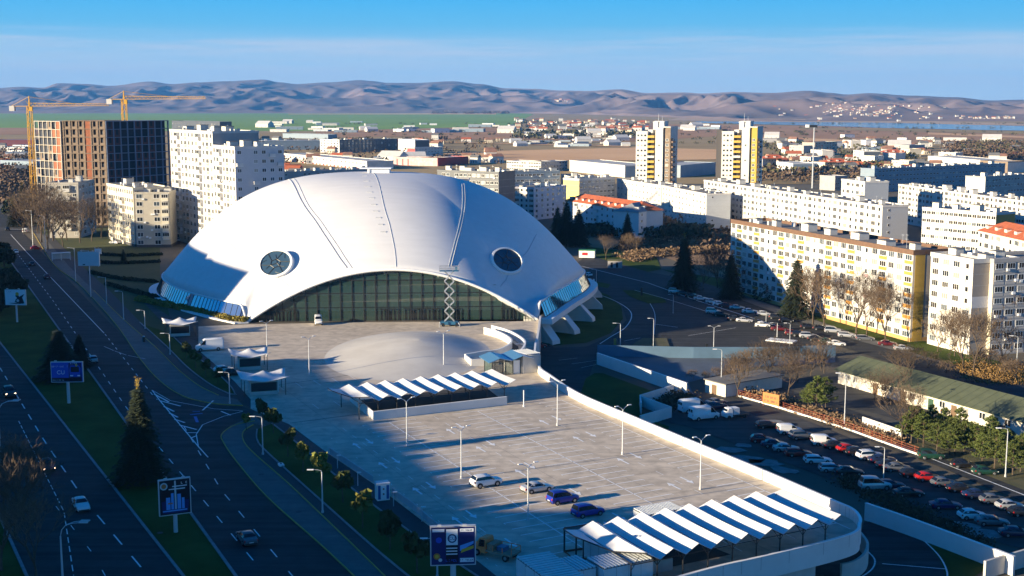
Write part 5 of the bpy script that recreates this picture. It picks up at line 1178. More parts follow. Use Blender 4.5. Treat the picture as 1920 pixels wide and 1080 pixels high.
# sunlight on the tall spruce leader, put into yellow needle colour
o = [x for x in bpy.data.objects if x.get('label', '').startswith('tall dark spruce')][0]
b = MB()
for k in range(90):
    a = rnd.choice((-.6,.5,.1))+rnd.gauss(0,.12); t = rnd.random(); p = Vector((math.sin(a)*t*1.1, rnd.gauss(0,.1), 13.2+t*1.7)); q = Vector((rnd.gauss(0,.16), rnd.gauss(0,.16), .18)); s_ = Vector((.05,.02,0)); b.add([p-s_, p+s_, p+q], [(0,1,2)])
b.build('sunlit_tip', mat('sunlit_needles', (.3,.2,.03), .9), o)
for i, (px, py, s) in enumerate(((12,575,1.1),(-10,590,1.2),(8,500,.9))): place(DT, G(px, py, 0), i*2., 'dark evergreen at the left edge, '+['beside the median lawn','at the edge of the frame','farther up the boulevard'][i], sc=s, group='dark evergreens at the left edge')
for i, (px, py, s, k) in enumerate(((28,1010,1.15,0),(45,975,1.05,1),(68,1086,.95,0),(8,960,1.2,1),(3,1070,1.2,0))):
    place(BT[k], G(px, py, 0), i*1.3, 'leafless tree at the lower left corner, '+cut(i)+' in the clump', sc=s, group='leafless trees in the lower left corner')
for i, (px, py, s, y) in enumerate(((350,672,.9,1),(367,690,1.0,1),(386,706,.9,1),(409,720,.8,1),(492,790,1.0,1),(513,812,1.1,1),(540,856,1.15,1),(568,884,1.05,0),(603,915,1.25,0),(643,942,1.15,1),(680,990,1.2,0),(731,1030,1.2,1),(782,1075,1.3,1),(462,806,.7,0))):
    place(YT if not y else YT2, G(px, py, .07), i*1.7, ('yellow-green' if not y else 'dark green')+' young tree on the boulevard verge, '+cut(i)+' from the top', sc=s*1.08, group='young trees on the boulevard verges')
# park behind: brown winter trees by the far road
lst = [(78,455,1.55),(100,452,1.35),(60,448,1.25),(125,450,1.3),(150,455,1.2),(172,452,1.1),(90,468,1.2),(118,462,1.1),(140,440,1.2),(45,440,1.0),(190,446,.9),(70,438,1.35)]
for i, (px, py, s) in enumerate(lst): place(BT[i % 2], G(px, py, 0), i*1.1, 'brown leafless tree between the boulevard and the cream block, '+cut(i)+' in the grove', sc=s*1.45, group='brown leafless trees by the far boulevard')
for i, (px, py, s) in enumerate(((45,420,1.5),(30,425,1.2),(62,415,1.4),(100,430,.9),(20,405,1.1),(322,437,1.2),(308,440,.9))): place(DT if i in (2,4) else SP, G(px, py, 0), i*1.7, 'dark evergreen near the far blocks, '+cut(i)+' of the scattered group', sc=s*.85, group='dark evergreens near the far left blocks')
o = place(SP, G(232,492,0), 1, 'small lone conifer on the park lawn left of the dome', sc=.33)
for i, (px, py, s, lb) in enumerate(((1062,462,1.35,'tallest dark spruce behind the right shoulder of the dome'),(1085,462,1.15,'dark spruce second from left behind the dome'),(1176,458,.95,'dark spruce in front of the red roofed block'),(1045,455,1.1,'dark spruce partly hidden by the dome'),(1282,545,1.25,'dark spruce on the upper road verge'),(1370,560,1.0,'dark tree at the left corner of the yellow block'),(1435,560,1.1,'dark spruce before the left part of the yellow block'),(1458,566,1.25,'taller dark spruce by the yellow block entrance'),(1492,596,1.2,'yellow-tipped spruce in front of the yellow block'))):
    place(SP, G(px, py, ZR), i*1.3, lb, sc=s)
for i, (px, py, s) in enumerate(((1136,487,.75),(1182,483,.85),(1190,478,.6),(1318,545,1.0),(1345,540,1.1),(1355,555,1.2),(1524,610,1.25),(1545,612,1.35),(1605,628,1.35),(1625,632,1.2),(1660,645,1.2),(1758,660,.8),(1790,668,.9),(1806,695,1.25),(1825,700,1.1),(1880,690,.9),(1890,655,1.2))):
    place(BT[i % 2], G(px, py, ZR), i*2.1, 'leafless tree on the low ground, '+cut(i)+' from the left', sc=s*1.2, group='leafless trees around the apartment blocks')
for i, (px, py, s) in enumerate(((1383,745,1.0),(1400,735,1.1),(1440,722,1.2),(1478,742,1.1),(1495,718,1.0),(1640,752,.8),(1690,832,1.15),(1670,760,1.0),(1700,745,1.25),(1520,705,.9),(1545,700,.9))):
    place(BT[i % 2], G(px, py, ZR), i*1.9, 'grey leafless tree in the yard, '+cut(i)+' of the row before the green roof', sc=s*.85, group='leafless trees in the yard')
for i, (px, py, s) in enumerate(((1380,708,1.0),(1400,690,1.1),(1425,690,1.2),(1450,688,1.2),(1480,690,1.2),(1510,690,1.1),(1540,695,1.1),(1300,712,.6),(1320,716,.6),(1345,712,.7),(1370,722,.9),(1655,745,1.1),(1740,690,1.0),(1860,690,1.2),(1830,690,1.1),(1880,705,1.2),(1905,715,1.2),(1775,700,.8))):
    place(BS, G(px, py, ZR), i*1.9, 'bushy brown shrub, '+cut(i)+' from the list along the yard edge', sc=s, group='bushy brown shrubs along the yard')
for o in [x for x in bpy.data.objects if x.get('group') == 'bushy brown shrubs along the yard']: o['label'] = 'bushy brown leafless shrub along the yard and apartment gardens'
for i, (px, py, s) in enumerate(((1530,772,1.15),(1548,765,1.0),(1515,765,.8))): place(PB, G(px, py, ZR), i*1.9, 'bright green pine by the lower road, '+['tallest of the three','right one behind the lamp','smallest at the left'][i], sc=s, group='bright green pines by the lower road')
for i in range(20):
    px = 1712+i*11+rnd.uniform(-4,4); py = 822+i*3.3+rnd.uniform(-12,14); place(PB, G(px, py, ZR), i*1.3, 'olive green pine in the dense row above the verge cars, '+cut(i)+' from the left', sc=rnd.uniform(.8,1.15), group='olive green pines above the verge')
# scrub on the dry field and gardens: uncountable
def scrub(name, px, n, z, m, s, h, label, kind='stuff'):
    n = int(n*1.8); s = (s[0]*.6, s[1]*.62)
    P = [G(a, b_, z) for a, b_ in px]; xs = [p.x for p in P]; ys = [p.y for p in P]; poly = [(p.x, p.y) for p in P]; c0 = P[0]
    cl = []
    while len(cl) < n//26:
        x, y = rnd.uniform(min(xs), max(xs)), rnd.uniform(min(ys), max(ys))
        if inside(x, y, poly): cl.append((x, y, rnd.uniform(.6, 1.5)))
    def f(i):
        x, y, r = cl[i % len(cl)]; v = Vector((rnd.gauss(0,.45), rnd.gauss(0,.45), abs(rnd.gauss(0,.4))))*r; return Vector((x+v.x*1.6, y+v.y*1.6, z+v.z*h))-c0
    b = cards(n, f, *s); o = b.build(name, m, kind=kind, label=label, cat='scrub'); o.location = c0; return o
scrub('dry_scrub', [(1150,480),(1240,462),(1300,452),(1372,446),(1372,470),(1330,475),(1240,482),(1190,492)], 6500, ZR+.1, DRY, (.2,.6), 1.3, 'sunlit tawny scrub on the rough field behind the dome')
scrub('dry_scrub', [(1240,432),(1372,425),(1372,446),(1290,452),(1200,470),(1140,470)], 5000, ZR, mat('dark_scrub', (.05,.035,.02), .95, rgb2=(.12,.08,.04), sc=.5), (.2,.6), 1.0, 'darker brown scrub beyond the sunlit field')
scrub('dry_scrub', [(1790,682),(1920,690),(1920,722),(1860,722),(1800,708)], 2600, ZR, mat('orange_scrub', (.16,.09,.03), .95, rgb2=(.3,.18,.06), sc=.6), (.08,.25), 1.4, 'orange brown thicket beside the green roof at the right')
scrub('fence_scrub', [(1380,738),(1450,758),(1560,795),(1690,835),(1690,822),(1560,782),(1450,745),(1385,728)], 3600, ZR, DRY, (.12,.32), 1.2, 'brown weeds tangled along the yard fence')
scrub('weeds', [(1240,740),(1290,735),(1300,750),(1250,775),(1232,765)], 1200, ZR, MATS['dark_scrub'], (.12,.35), 1.2, 'dark weeds inside the angular ramp walls')
scrub('weeds', [(1560,900),(1700,970),(1850,1030),(1850,1010),(1700,945),(1600,895)], 2200, ZR, MATS['dark_scrub'], (.1,.3), .8, 'dark weeds along the low wall below the parked cars')
# ---------------------------------------------------------------- buildings
def win_mesh(w, h, g, n=2, key={}):
    k = (w, h, g, n)
    if k in key: return key[k]
    b = MB(); b.box(-w/2,w/2,-.05,0,0,h,0); 
    pw_ = (w-.12*(n+1))/n
    for i in range(n): x = -w/2+.12+i*(pw_+.12); b.quad((x,-.055,.1),(x+pw_,-.055,.1),(x+pw_,-.055,h-.1),(x,-.055,h-.1), 1)
    b.box(-w/2-.08,w/2+.08,-.14,-.0,-.06,-.002,0)
    me = b.mesh('window', [FRAME, WIN[g]]); key[k] = me; return me
def balc_mesh(w, m, key={}, glazed=False, d=1.0):
    k = (w, m.name, glazed, d)
    if k in key: return key[k]
    b = MB(); b.box(-w/2,w/2,-d,0,-.1,.08,0); b.box(-w/2,w/2,-d,-d+.08,.08,1.05,1); b.box(-w/2,-w/2+.08,-d+.08,0,.08,1.05,1); b.box(w/2-.08,w/2,-d+.08,0,.08,1.05,1)
    if glazed: 
        b.box(-w/2+.03,w/2-.03,-d+.03,-.0,1.053,2.45,0)
        n = 3; pw_ = (w-.1*(n+1))/n
        for i in range(n): x = -w/2+.1+i*(pw_+.1); b.quad((x,-d+.02,1.15),(x+pw_,-d+.02,1.15),(x+pw_,-d+.02,2.35),(x,-d+.02,2.35), 2)
    me = b.mesh('balcony', [FRAME, m, WIN[rnd.choice((0,1,3))]]); key[k] = me; return me
HUT = mat('roof_hut_plaster', (.6,.58,.54), .8, nz=.1, sc=1)
def facade(root, A0, A, dirv, Lf, z0, floors, fh, bays, spec, sill=.9, wmax=100, cnt=None, ext=.02):
    """spec(floor, bay) -> ('w',w,h,glass,panes) or ('b',w,mat,glazed) or ('p',w,h,mat) ; several allowed"""
    rz = math.atan2(dirv.y, dirv.x); over = MB(); om = {}
    bw = Lf/bays; nrm_ = Vector((dirv.y, -dirv.x, 0))
    for f in range(floors-1, -1, -1):
        for k in range(bays):
            for it in spec(f, k) or ():
                p = A+dirv*(bw*(k+.5))+nrm_*ext+Vector((0,0,z0+f*fh-A.z)); p.z = z0+f*fh
                if it[0] == 'w':
                    q = p+Vector((0,0,sill)); 
                    if len(it) > 5: q += nrm_*it[5]
                    if cnt[0] < wmax: cnt[0] += 1; link('window', win_mesh(*it[1:5]), root, q-A0, rz)
                    else:
                        w, h = it[1], it[2]; T = Matrix.Translation(q-A0) @ Matrix.Rotation(rz, 4, 'Z'); over.T = T; over.box(-w/2,w/2,-.05,0,0,h,0)
                        n = it[4]; pw_ = (w-.12*(n+1))/n
                        for i in range(n): x = -w/2+.12+i*(pw_+.12); over.quad((x,-.055,.1),(x+pw_,-.055,.1),(x+pw_,-.055,h-.1),(x,-.055,h-.1), 1+it[3])
                elif it[0] == 'b':
                    if cnt[1] < 95: cnt[1] += 1; link('balcony', balc_mesh(it[1], it[2], glazed=it[3]), root, p-A0, rz)
                elif it[0] == 'p':
                    b = MB(); b.T = Matrix.Translation(p-A0) @ Matrix.Rotation(rz, 4, 'Z'); b.box(-it[1]/2,it[1]/2,-.035,0,0,it[2]); cnt[2].setdefault(it[3].name, []).append(b)
    if over.v: cnt[3].append(over)
def block(name, label, A, B_, depth, z0, zt, floors, bays, spec, wall, side=None, sbays=0, sspec=None, lside=False, roof=ROOFD, parapet=.5, wallr=None, cat='apartment block', group=None, huts=3, back=None, plinth=None, wmax=100, trim=None, panels=True):
    A = Vector((A.x, A.y, z0)); B_ = Vector((B_.x, B_.y, z0)); d = B_-A; Lf = d.length; d.normalize(); inn = Vector((-d.y, d.x, 0))
    r = empty(name, A, label=label, cat=cat, group=group); T = Matrix.Translation((0,0,0)) @ Matrix.Rotation(math.atan2(d.y, d.x), 4, 'Z')
    b = MB(); b.T = T; H = zt-z0; fh = (H-parapet-.2)/floors
    b.box(0,Lf,0,depth,-.5,H-parapet,0); 
    b.f[1:1]; 
    # gable faces get the second material
    b.m[2] = 1; b.m[4] = 2
    e = .12
    for (x0,x1,y0,y1) in ((-e,Lf+e,-e,.25),(-e,Lf+e,depth-.25,depth+e),(-e,.25,.25,depth-.25),(Lf-.25,Lf+e,.25,depth-.25)): b.box(x0,x1,y0,y1,H-parapet-.35,H,3)
    if panels:
        for f in range(1, floors): b.box(-.012,Lf+.012,-.012,depth+.012,f*fh-.03,f*fh+.03,4)
    if plinth: b.box(-.04,Lf+.04,-.04,depth+.04,-.5,1.0,5)
    b.build('wall', [wall, side or wall, wallr or side or wall, trim or wall, mat('panel_joint_grey', (.4,.4,.4), .9), plinth or wall], r)
    b = MB(); b.T = T; b.box(.25,Lf-.25,.25,depth-.25,H-parapet,H-parapet+.06); b.build('roof', roof, r)
    rr = random.Random(hash(label) % 1000 if False else len(label)*7+int(Lf))
    for i in range(huts):
        x = Lf*(i+.5)/huts+rr.uniform(-2,2); w = rr.uniform(2,4); h = rr.uniform(1.3,2.3); y = depth*rr.uniform(.25,.5)
        b = MB(); b.T = T; b.box(x-w/2,x+w/2,y,y+w*.8,H-parapet+.06,H+h-parapet,0); b.box(x-w/2-.15,x+w/2+.15,y-.15,y+w*.8+.15,H+h-parapet,H+h-parapet+.14,1); b.build('roof_hut', [HUT, ROOFD], r)
    for i in range(huts*2):
        x = rr.uniform(1,Lf-1); y = depth*rr.uniform(.1,.8); b = MB(); b.T = T
        if rr.random() < .5: b.box(x-.4,x+.4,y,y+.8,H-parapet+.06,H+.7,0); b.build('chimney', HUT, r)
        elif rr.random() < .5: b.tube((x,y,H-.4),(x,y,H+2.2),.05,.05,4); b.tube((x-.6,y,H+1.9),(x+.6,y,H+1.9),.04,.04,4); b.build('antenna', GALV, r)
        else: b.box(x-.7,x+.7,y,y+.5,H-parapet+.06,H+.35,0); b.build('roof_unit', WHITE, r)
    cnt = [0, 0, {}, []]
    facade(r, A, A, d, Lf, z0+.2, floors, fh, bays, spec, cnt=cnt, wmax=wmax)
    if sspec and sbays:
        if lside: facade(r, A, A+inn*depth, -inn, depth, z0+.2, floors, fh, sbays, sspec, cnt=cnt, wmax=wmax)
        else: facade(r, A, B_.copy(), inn, depth, z0+.2, floors, fh, sbays, sspec, cnt=cnt, wmax=wmax)
    for mn, L_ in cnt[2].items():
        for b in L_[:100]: b.build('coloured_panel', MATS[mn], r)
        if len(L_) > 100:
            c = MB(); c.T = None
            for b in L_[100:]: c.add(b.v, b.f)
            c.build('coloured_panels', MATS[mn], r, kind='stuff')
    if floors > 5:
        for i in range(14):
            f = rr.randrange(1, floors); x = rr.uniform(1, Lf-1); b = MB(); b.T = T; z = .2+f*fh+rr.uniform(.2,.6); b.box(x-.4,x+.4,-.42,-.06,z,z+.6); b.build('air_conditioner', WHITE, r)
    if cnt[3]:
        c = MB()
        for b in cnt[3]:
            o = len(c.v); c.v += b.v; c.f += [tuple(o+i for i in f) for f in b.f]; c.m += b.m
        c.build('windows', [FRAME]+WIN, r, kind='stuff')
    return r
WC = mat('plaster_white', (.5,.485,.47), .8, rgb2=(.62,.6,.58), sc=.25); WCR = mat('plaster_cream', (.62,.55,.42), .8, rgb2=(.7,.63,.5), sc=.3)
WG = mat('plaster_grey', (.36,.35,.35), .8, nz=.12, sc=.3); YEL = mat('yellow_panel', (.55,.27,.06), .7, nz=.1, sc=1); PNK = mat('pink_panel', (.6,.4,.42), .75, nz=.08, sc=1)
BRN = mat('brown_parapet', (.15,.085,.055), .8, nz=.15, sc=1); PANEL = mat('panel_concrete', (.6,.56,.51), .85, rgb2=(.72,.69,.65), sc=.35); OCH = mat('ochre_wall', (.5,.32,.06), .8, nz=.08, sc=.6)
RBRK = mat('red_brick', (.3,.1,.05), .85, nz=.25, sc=1); CFR = mat('frame_concrete', (.42,.38,.33), .85, nz=.12, sc=.5); VOID = mat('shade_interior', (.04,.048,.07), .9); BRNW = mat('raw_brown_wall', (.23,.17,.125), .9, nz=.2, sc=.5)
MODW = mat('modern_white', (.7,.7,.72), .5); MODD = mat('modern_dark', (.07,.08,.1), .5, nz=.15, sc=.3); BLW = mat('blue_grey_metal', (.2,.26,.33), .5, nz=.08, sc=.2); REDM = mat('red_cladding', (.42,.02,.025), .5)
GL = lambda: rnd.choice((0,0,1,1,2,3))
def res(f, k):
    j = k % 7
    g = GL(); gy = rnd.random()
    if j in (1, 4): return [('p',3.3,.95,YEL),('w',2.7,1.45,rnd.choice((0,1,3)),3)] if f > 0 and f < 8 else [('w',2.7,1.45,g,3)]
    if j == 6: return [('w',1.1,1.3,g,1)]+([('p',1.5,.8,PNK)] if f % 2 else [])
    return [('w',2.3,1.55,g,3)]
def plain(w=1.5, h=1.35, p=.93, n=2): return lambda f, k: [('w',w,h,GL(),n)] if rnd.random() < p else None
def mixed(f, k):
    if k % 4 == 2: return [('b',2.6,WC,rnd.random() < .5)] if f > 0 else None
    return [('w',1.5,1.35,GL(),2)]
def tallf(f, k):
    j = k % 6
    if j == 2: return [('b',2.4,WC,rnd.random() < .6)] if f else None
    if j == 4: return [('p',2.7,1.0,mat('beige_panel', (.5,.4,.28), .8)),('w',2.5,1.6,GL(),3)] if (f+k) % 3 else [('w',2.5,1.6,0,3)]
    return [('w',1.7 if j != 1 else 2.4,1.6,GL(),2)]
def mixedw(f, k):
    if k % 5 in (1,3): return [('w',2.8,1.6,GL(),3)]
    return [('w',1.5,1.5,GL(),1)] if rnd.random() < .9 else None
# --- the yellow and white slab block with its neighbours
A1 = G(1371,413,16.6); B1 = G(1713,472,16.6)
bk = block('apartment_block', 'long eight-storey white apartment block with yellow panels and brown roof edge', A1, B1, 12.5, ZR, 17.0, 8, 26, res, WC, side=mat('gable_greyish', (.5,.45,.4), .85, nz=.08, sc=.5), sbays=3, sspec=lambda f, k: [('p',2.9,2.84,OCH)] if k == 0 else ([('w',1,1.1,0,1)] if k == 1 and f in (0,3) else None), parapet=.9, trim=BRN, huts=7, plinth=mat('plinth_ochre', (.5,.3,.12), .8))
d1 = (B1-A1).normalized(); n1 = Vector((-d1.y, d1.x, 0))
A2 = G(1746,477,16.2); dd = d1
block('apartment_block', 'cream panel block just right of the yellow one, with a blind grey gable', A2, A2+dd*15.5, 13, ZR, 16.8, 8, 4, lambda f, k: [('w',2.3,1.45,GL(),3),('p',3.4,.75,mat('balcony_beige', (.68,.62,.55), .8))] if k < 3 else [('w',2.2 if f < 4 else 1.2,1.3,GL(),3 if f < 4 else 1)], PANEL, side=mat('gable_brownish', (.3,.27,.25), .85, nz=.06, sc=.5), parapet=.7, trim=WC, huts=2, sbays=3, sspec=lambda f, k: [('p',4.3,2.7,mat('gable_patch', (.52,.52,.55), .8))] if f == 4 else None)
A3 = G(1864,492,16); sunx = Vector((math.cos(R(18)), math.sin(R(18)), 0))
block('apartment_block', 'shaded grey panel block at the right edge behind bare trees', A3, A3+sunx*26, 12, ZR, 16.8, 8, 8, lambda f, k: [('w',2.3,1.4,GL(),3),('p',2.9,.8,mat('panel_dull', (.45,.43,.42), .85))], WG, wallr=WCR, parapet=.6, huts=2, lside=True, sbays=2, sspec=lambda f, k: [('w',1.6,1.3,1,2)] if k else None)  # front wall greyed for shade, left end cream as the lit side
# --- white slabs behind
block('apartment_block', 'very long white slab block behind the yellow block', G(1320,337,14.5), G(1655,385,14.5), 11, ZR, 14.5, 7, 40, res if False else mixedw, WC, side=mat('gable_blue_shade', (.4,.42,.46), .8), sbays=2, sspec=lambda f, k: [('w',.9,1,1,1)] if k == 0 and f > 2 else None, huts=9)  # gable shade is put into a blue-grey wall colour
block('apartment_block', 'white slab block with grey gable left of the long white slab', G(1241,347,11), G(1325,363,11), 12, ZR, 11, 6, 13, plain(1.4,1.2), WC, side=mat('gable_cool', (.5,.52,.55), .8, nz=.06, sc=.3), sbays=2, sspec=lambda f, k: [('w',1,1,1,1)] if k == 0 and f in (1,5) else None, huts=3)
block('apartment_block', 'white slab block stepping back toward the twin towers', G(1157,334,10.6), G(1240,347,10.6), 12, ZR, 10.6, 5, 12, plain(1.4,1.2), WC, huts=3)
block('apartment_block', 'long white slab block at the far right behind the yellow gabled one', G(1685,345,13), G(1925,377,13), 11, ZR, 13, 7, 32, mixedw, WC, huts=8)
block('apartment_block', 'white slab block with a bright yellow end wall', G(1730,388,15), G(1868,399,15), 11, ZR, 15, 7, 16, plain(1.8,1.3), WC, side=YEL, huts=4)
block('apartment_block', 'narrow white block with yellow balconies at the right edge', G(1886,402,13), G(1925,405,13), 10, ZR, 13, 6, 4, lambda f, k: [('w',2,1.3,GL(),2)]+([('p',2.4,2.4,YEL)] if k == 1 else []), WC, huts=1)
block('apartment_block', 'small white point block with a blue-grey gable among the long slabs', G(1578,335,18), G(1622,340,18), 12, ZR, 18, 7, 5, mixedw, WC, side=MATS['gable_blue_shade'], huts=2)  # gable of this white block carries its shade as blue-grey colour
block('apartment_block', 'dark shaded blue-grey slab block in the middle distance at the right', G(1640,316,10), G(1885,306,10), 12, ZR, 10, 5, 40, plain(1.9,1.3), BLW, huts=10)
block('apartment_block', 'dark block with a white lit end wall at the right edge', G(1848,331,14), G(1930,326,14), 12, ZR, 14, 6, 14, plain(1.8,1.3), WG, wallr=WC, huts=3)  # grey front and white end put shade and light into the wall colours
block('apartment_block', 'grey block with a yellow end wall behind the red roofs', G(1086,335,12), G(1153,331,12), 12, ZR, 12, 6, 9, plain(2.4,1.3,.95,3), WG, wallr=mat('light_yellow', (.75,.6,.2), .8), parapet=.8, trim=WC, huts=4)
block('apartment_block', 'white end block left of the yellow wall', G(1052,326,11.5), G(1070,331,11.5), 10, ZR, 11.5, 5, 3, plain(1.4,1.2), WC, huts=1)
block('apartment_block', 'lilac shaded block with a sunlit left face behind the dome', G(1001,352,10.5), G(1062,347,10.5), 22, ZR, 10.5, 6, 6, plain(1.7,1.5), mat('lilac_shade_plaster', (.55,.53,.6), .8, nz=.06, sc=.3), wallr=WC, lside=True, sbays=7, sspec=mixedw, huts=3)  # lilac front wall holds the shade colour; the lit left face is white
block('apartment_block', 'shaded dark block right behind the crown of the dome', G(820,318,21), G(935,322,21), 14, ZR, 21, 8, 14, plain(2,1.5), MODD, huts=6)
block('apartment_block', 'low dark block with roof clutter behind the left shoulder of the dome', G(532,322,5), G(700,316,5), 14, ZR, 5, 3, 20, plain(1.8,1.5,.8), WG, huts=8)
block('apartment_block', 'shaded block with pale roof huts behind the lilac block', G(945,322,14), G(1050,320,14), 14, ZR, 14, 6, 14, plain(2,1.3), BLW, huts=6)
block('apartment_block', 'apartment block standing hidden close behind the dome', Vector((-76,548,ZR)), Vector((-19,548,ZR)), 26, ZR, 20, 8, 18, plain(1.8,1.3), WC, huts=2, wmax=40)  # added and out of sight, sized so its shade falls on the terrace
# --- red roofed terrace behind the dome
rt = block('terrace_block', 'shaded curved terrace with red tiled roofs and dormers behind the dome', G(1060,376,5.6), G(1196,396,5.6), 13, ZR, 5.6, 4, 14, mixed, mat('terrace_plaster', (.6,.6,.62), .8, nz=.06, sc=.4), parapet=.1, huts=0, cat='terrace', panels=False)
rt2 = block('terrace_block', 'right end house of the red roofed terrace', G(1198,398,5.6), G(1241,390,5.6), 12, ZR, 5.6, 4, 4, mixed, MATS['terrace_plaster'], parapet=.1, huts=0, cat='terrace', panels=False)
def hip(root, L_, d, z, h, m, ang, name='red_roof', o=.6):
    b = MB(); b.T = Matrix.Rotation(ang, 4, 'Z'); q = min(d/2, L_/2-.5)
    b.add([(-o,-o,z),(L_+o,-o,z),(L_+o,d+o,z),(-o,d+o,z),(q,d/2,z+h),(L_-q,d/2,z+h)], [(0,1,5,4),(1,2,5),(2,3,4,5),(3,0,4),(3,2,1,0)]); ob = b.build(name, m, root)
    n = int(L_/6)
    for i in range(n):
        c = MB(); c.T = b.T; x = (i+.5)*L_/n; c.box(x-.9,x+.9,1.2,3.2,z+.5,z+1.9,0); c.box(x-1.05,x+1.05,1.0,3.4,z+1.903,z+2.05,1); c.build('dormer', [WC, m], ob)
a_ = (G(1196,396,5.6)-G(1060,376,5.6)); hip(rt, a_.length, 13, 11.6, 3.6, TILE, math.atan2(a_.y, a_.x))
a_ = (G(1241,390,5.6)-G(1198,398,5.6)); hip(rt2, a_.length, 12, 11.6, 3.4, mat('grey_tiles', (.25,.26,.28), .8), math.atan2(a_.y, a_.x), 'grey_roof')
r8 = block('terrace_block', 'white house with an orange tiled roof at the right edge', G(1835,432,12), G(1925,452,12), 12, ZR, 12, 6, 8, mixedw, WC, parapet=.1, huts=0, cat='terrace', panels=False)
a_ = (G(1925,452,12)-G(1835,432,12)); hip(r8, a_.length, 12, 18, 3.4, TILE, math.atan2(a_.y, a_.x))
# --- twin towers
def tower(px0, pxr, Y, label, dark):
    k = Y/FPX; X0 = (px0-960)*k; w = 16.5; z0 = ZR; P = Vector((X0, Y, z0)); dp = 13
    r = empty('tower_block', P, R(-24), label=label, cat='tower block'); r.scale = (1.2, 1.2, 1)
    hz = lambda py: GY(960, py, Y).z-z0
    seg = [(0,5.6,0,dp,hz(247),WC),(5.6,7.6,1.4,dp-.5,hz(244),WC),(7.0,9.4,4,12,hz(229),WC),(7.6,12.2,4.5,11.5,hz(228),WC),(9.4,13.2,.0,dp-1,hz(240),WC),(13.2,w,.9,dp,hz(238),WC)]
    for i, (a, c, y0, y1, h, m) in enumerate(seg):
        b = MB(); b.box(a+.02*i,c-.01*i,y0,y1-.1*i,-.5,h); b.box(a-.1,c+.1,y0-.1,y1-.1*i+.1,h-.3+.01*i,h+.3+.01*i); b.build('wall', m, r)
    fh = 2.8
    for f in range(15):
        z = .8+f*fh
        for x in (1.1,2.8,4.5): link('window', win_mesh(1.2,1.3,GL(),1), r, (x,-.02,z+.5), 0)
        b = MB(); b.box(5.65,8.9,-.1,1.35,z-.1,z+1.15,0); b.quad((6.0,1.38,z+1.2),(8.8,1.38,z+1.2),(8.8,1.38,z+2.5),(6.0,1.38,z+2.5),1); b.build('balcony', [OCH if f % 5 else WC, WIN[1]], r)
        link('window', win_mesh(.9,1.1,0,1), r, (11.3,-.02,z+.8), 0) if f % 3 == 0 else None
        if f < 14:
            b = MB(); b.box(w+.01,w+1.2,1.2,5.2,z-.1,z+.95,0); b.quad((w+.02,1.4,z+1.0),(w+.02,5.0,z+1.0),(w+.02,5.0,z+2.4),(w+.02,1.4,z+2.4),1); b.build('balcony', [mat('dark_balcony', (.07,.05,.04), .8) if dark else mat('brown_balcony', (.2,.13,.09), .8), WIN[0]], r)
            link('window', win_mesh(1.5,1.3,GL(),2), r, (w+.02,7.5,z+.9), math.pi/2)
            link('window', win_mesh(1.0,1.2,GL(),1), r, (w+.02,10.6,z+.9), math.pi/2)
            link('window', win_mesh(1.4,1.3,GL(),2), r, (14.9,.88,z+.9), 0)
    b = MB(); b.box(13.3,w+.03,.86,1.1,0,hz(239)); b.build('corner_strip', OCH if dark else BRNW, r)
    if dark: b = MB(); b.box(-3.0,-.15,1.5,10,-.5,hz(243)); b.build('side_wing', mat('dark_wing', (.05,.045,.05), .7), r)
    b = MB(); b.tube((9,6,hz(228)),(9,6,hz(228)+4.5),.12,.06,5); b.build('antenna', GALV, r); b = MB(); b.tube((10.5,7,hz(228)),(10.5,7,hz(228)+3),.1,.05,5); b.build('antenna', GALV, r)
    return r
tower(1191, 1275, 725, 'left tall white tower block with a yellow balcony strip', False)
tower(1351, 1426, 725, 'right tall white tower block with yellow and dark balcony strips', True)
# --- left: cream blocks by the boulevard
la, lb_ = G(176,338,23), G(248,352,23)
def cream(f, k):
    if k % 5 == 2 and f < 6: return [('b',2.6,WCR,True)]
    return [('w',1.6,1.6,rnd.choice((0,1,3)),2)]
l3 = block('apartment_block', 'cream six-storey block with dark rounded attic beside the boulevard trees', G(200,343,22), G(249,352,22), 14, 0, 22, 7, 12, cream, WCR, side=WG, sbays=5, sspec=lambda f, k: None if k == 1 else ([('w',1.7,1.6,rnd.choice((0,1,3)),2)] if k != 3 else ([('b',2.4,WCR,True)] if f else None)), parapet=.5, roof=ROOFD, huts=3, plinth=mat('dark_plinth', (.07,.07,.075), .8), panels=False)
gv = G(249,352,22); d3 = (gv-G(200,343,22)).normalized(); n3 = Vector((-d3.y, d3.x, 0))
block('apartment_block', 'front wing of the cream block facing the viewer', gv+Vector((1,-1.5,0)), gv+Vector((13.5,-.5,0)), 13, 0, 20.5, 7, 4, lambda f, k: ([('w',2.2,1.6,rnd.choice((0,1,3)),2)] if k in (0,2) else ([('b',2.4,WCR,True)] if k == 3 and f else None)), mat('beige_plaster', (.42,.38,.32), .8, rgb2=(.5,.46,.38), sc=.4), parapet=.4, huts=2, plinth=MATS['dark_plinth'], panels=False)
block('apartment_block', 'older cream block with an orange stripe behind the bare trees', G(146,342,22), G(176,336,22), 12, 0, 22, 7, 5, mixedw, mat('grey_cream', (.42,.39,.35), .8, nz=.1, sc=.4), lside=True, sbays=4, sspec=mixed, huts=2, panels=False)
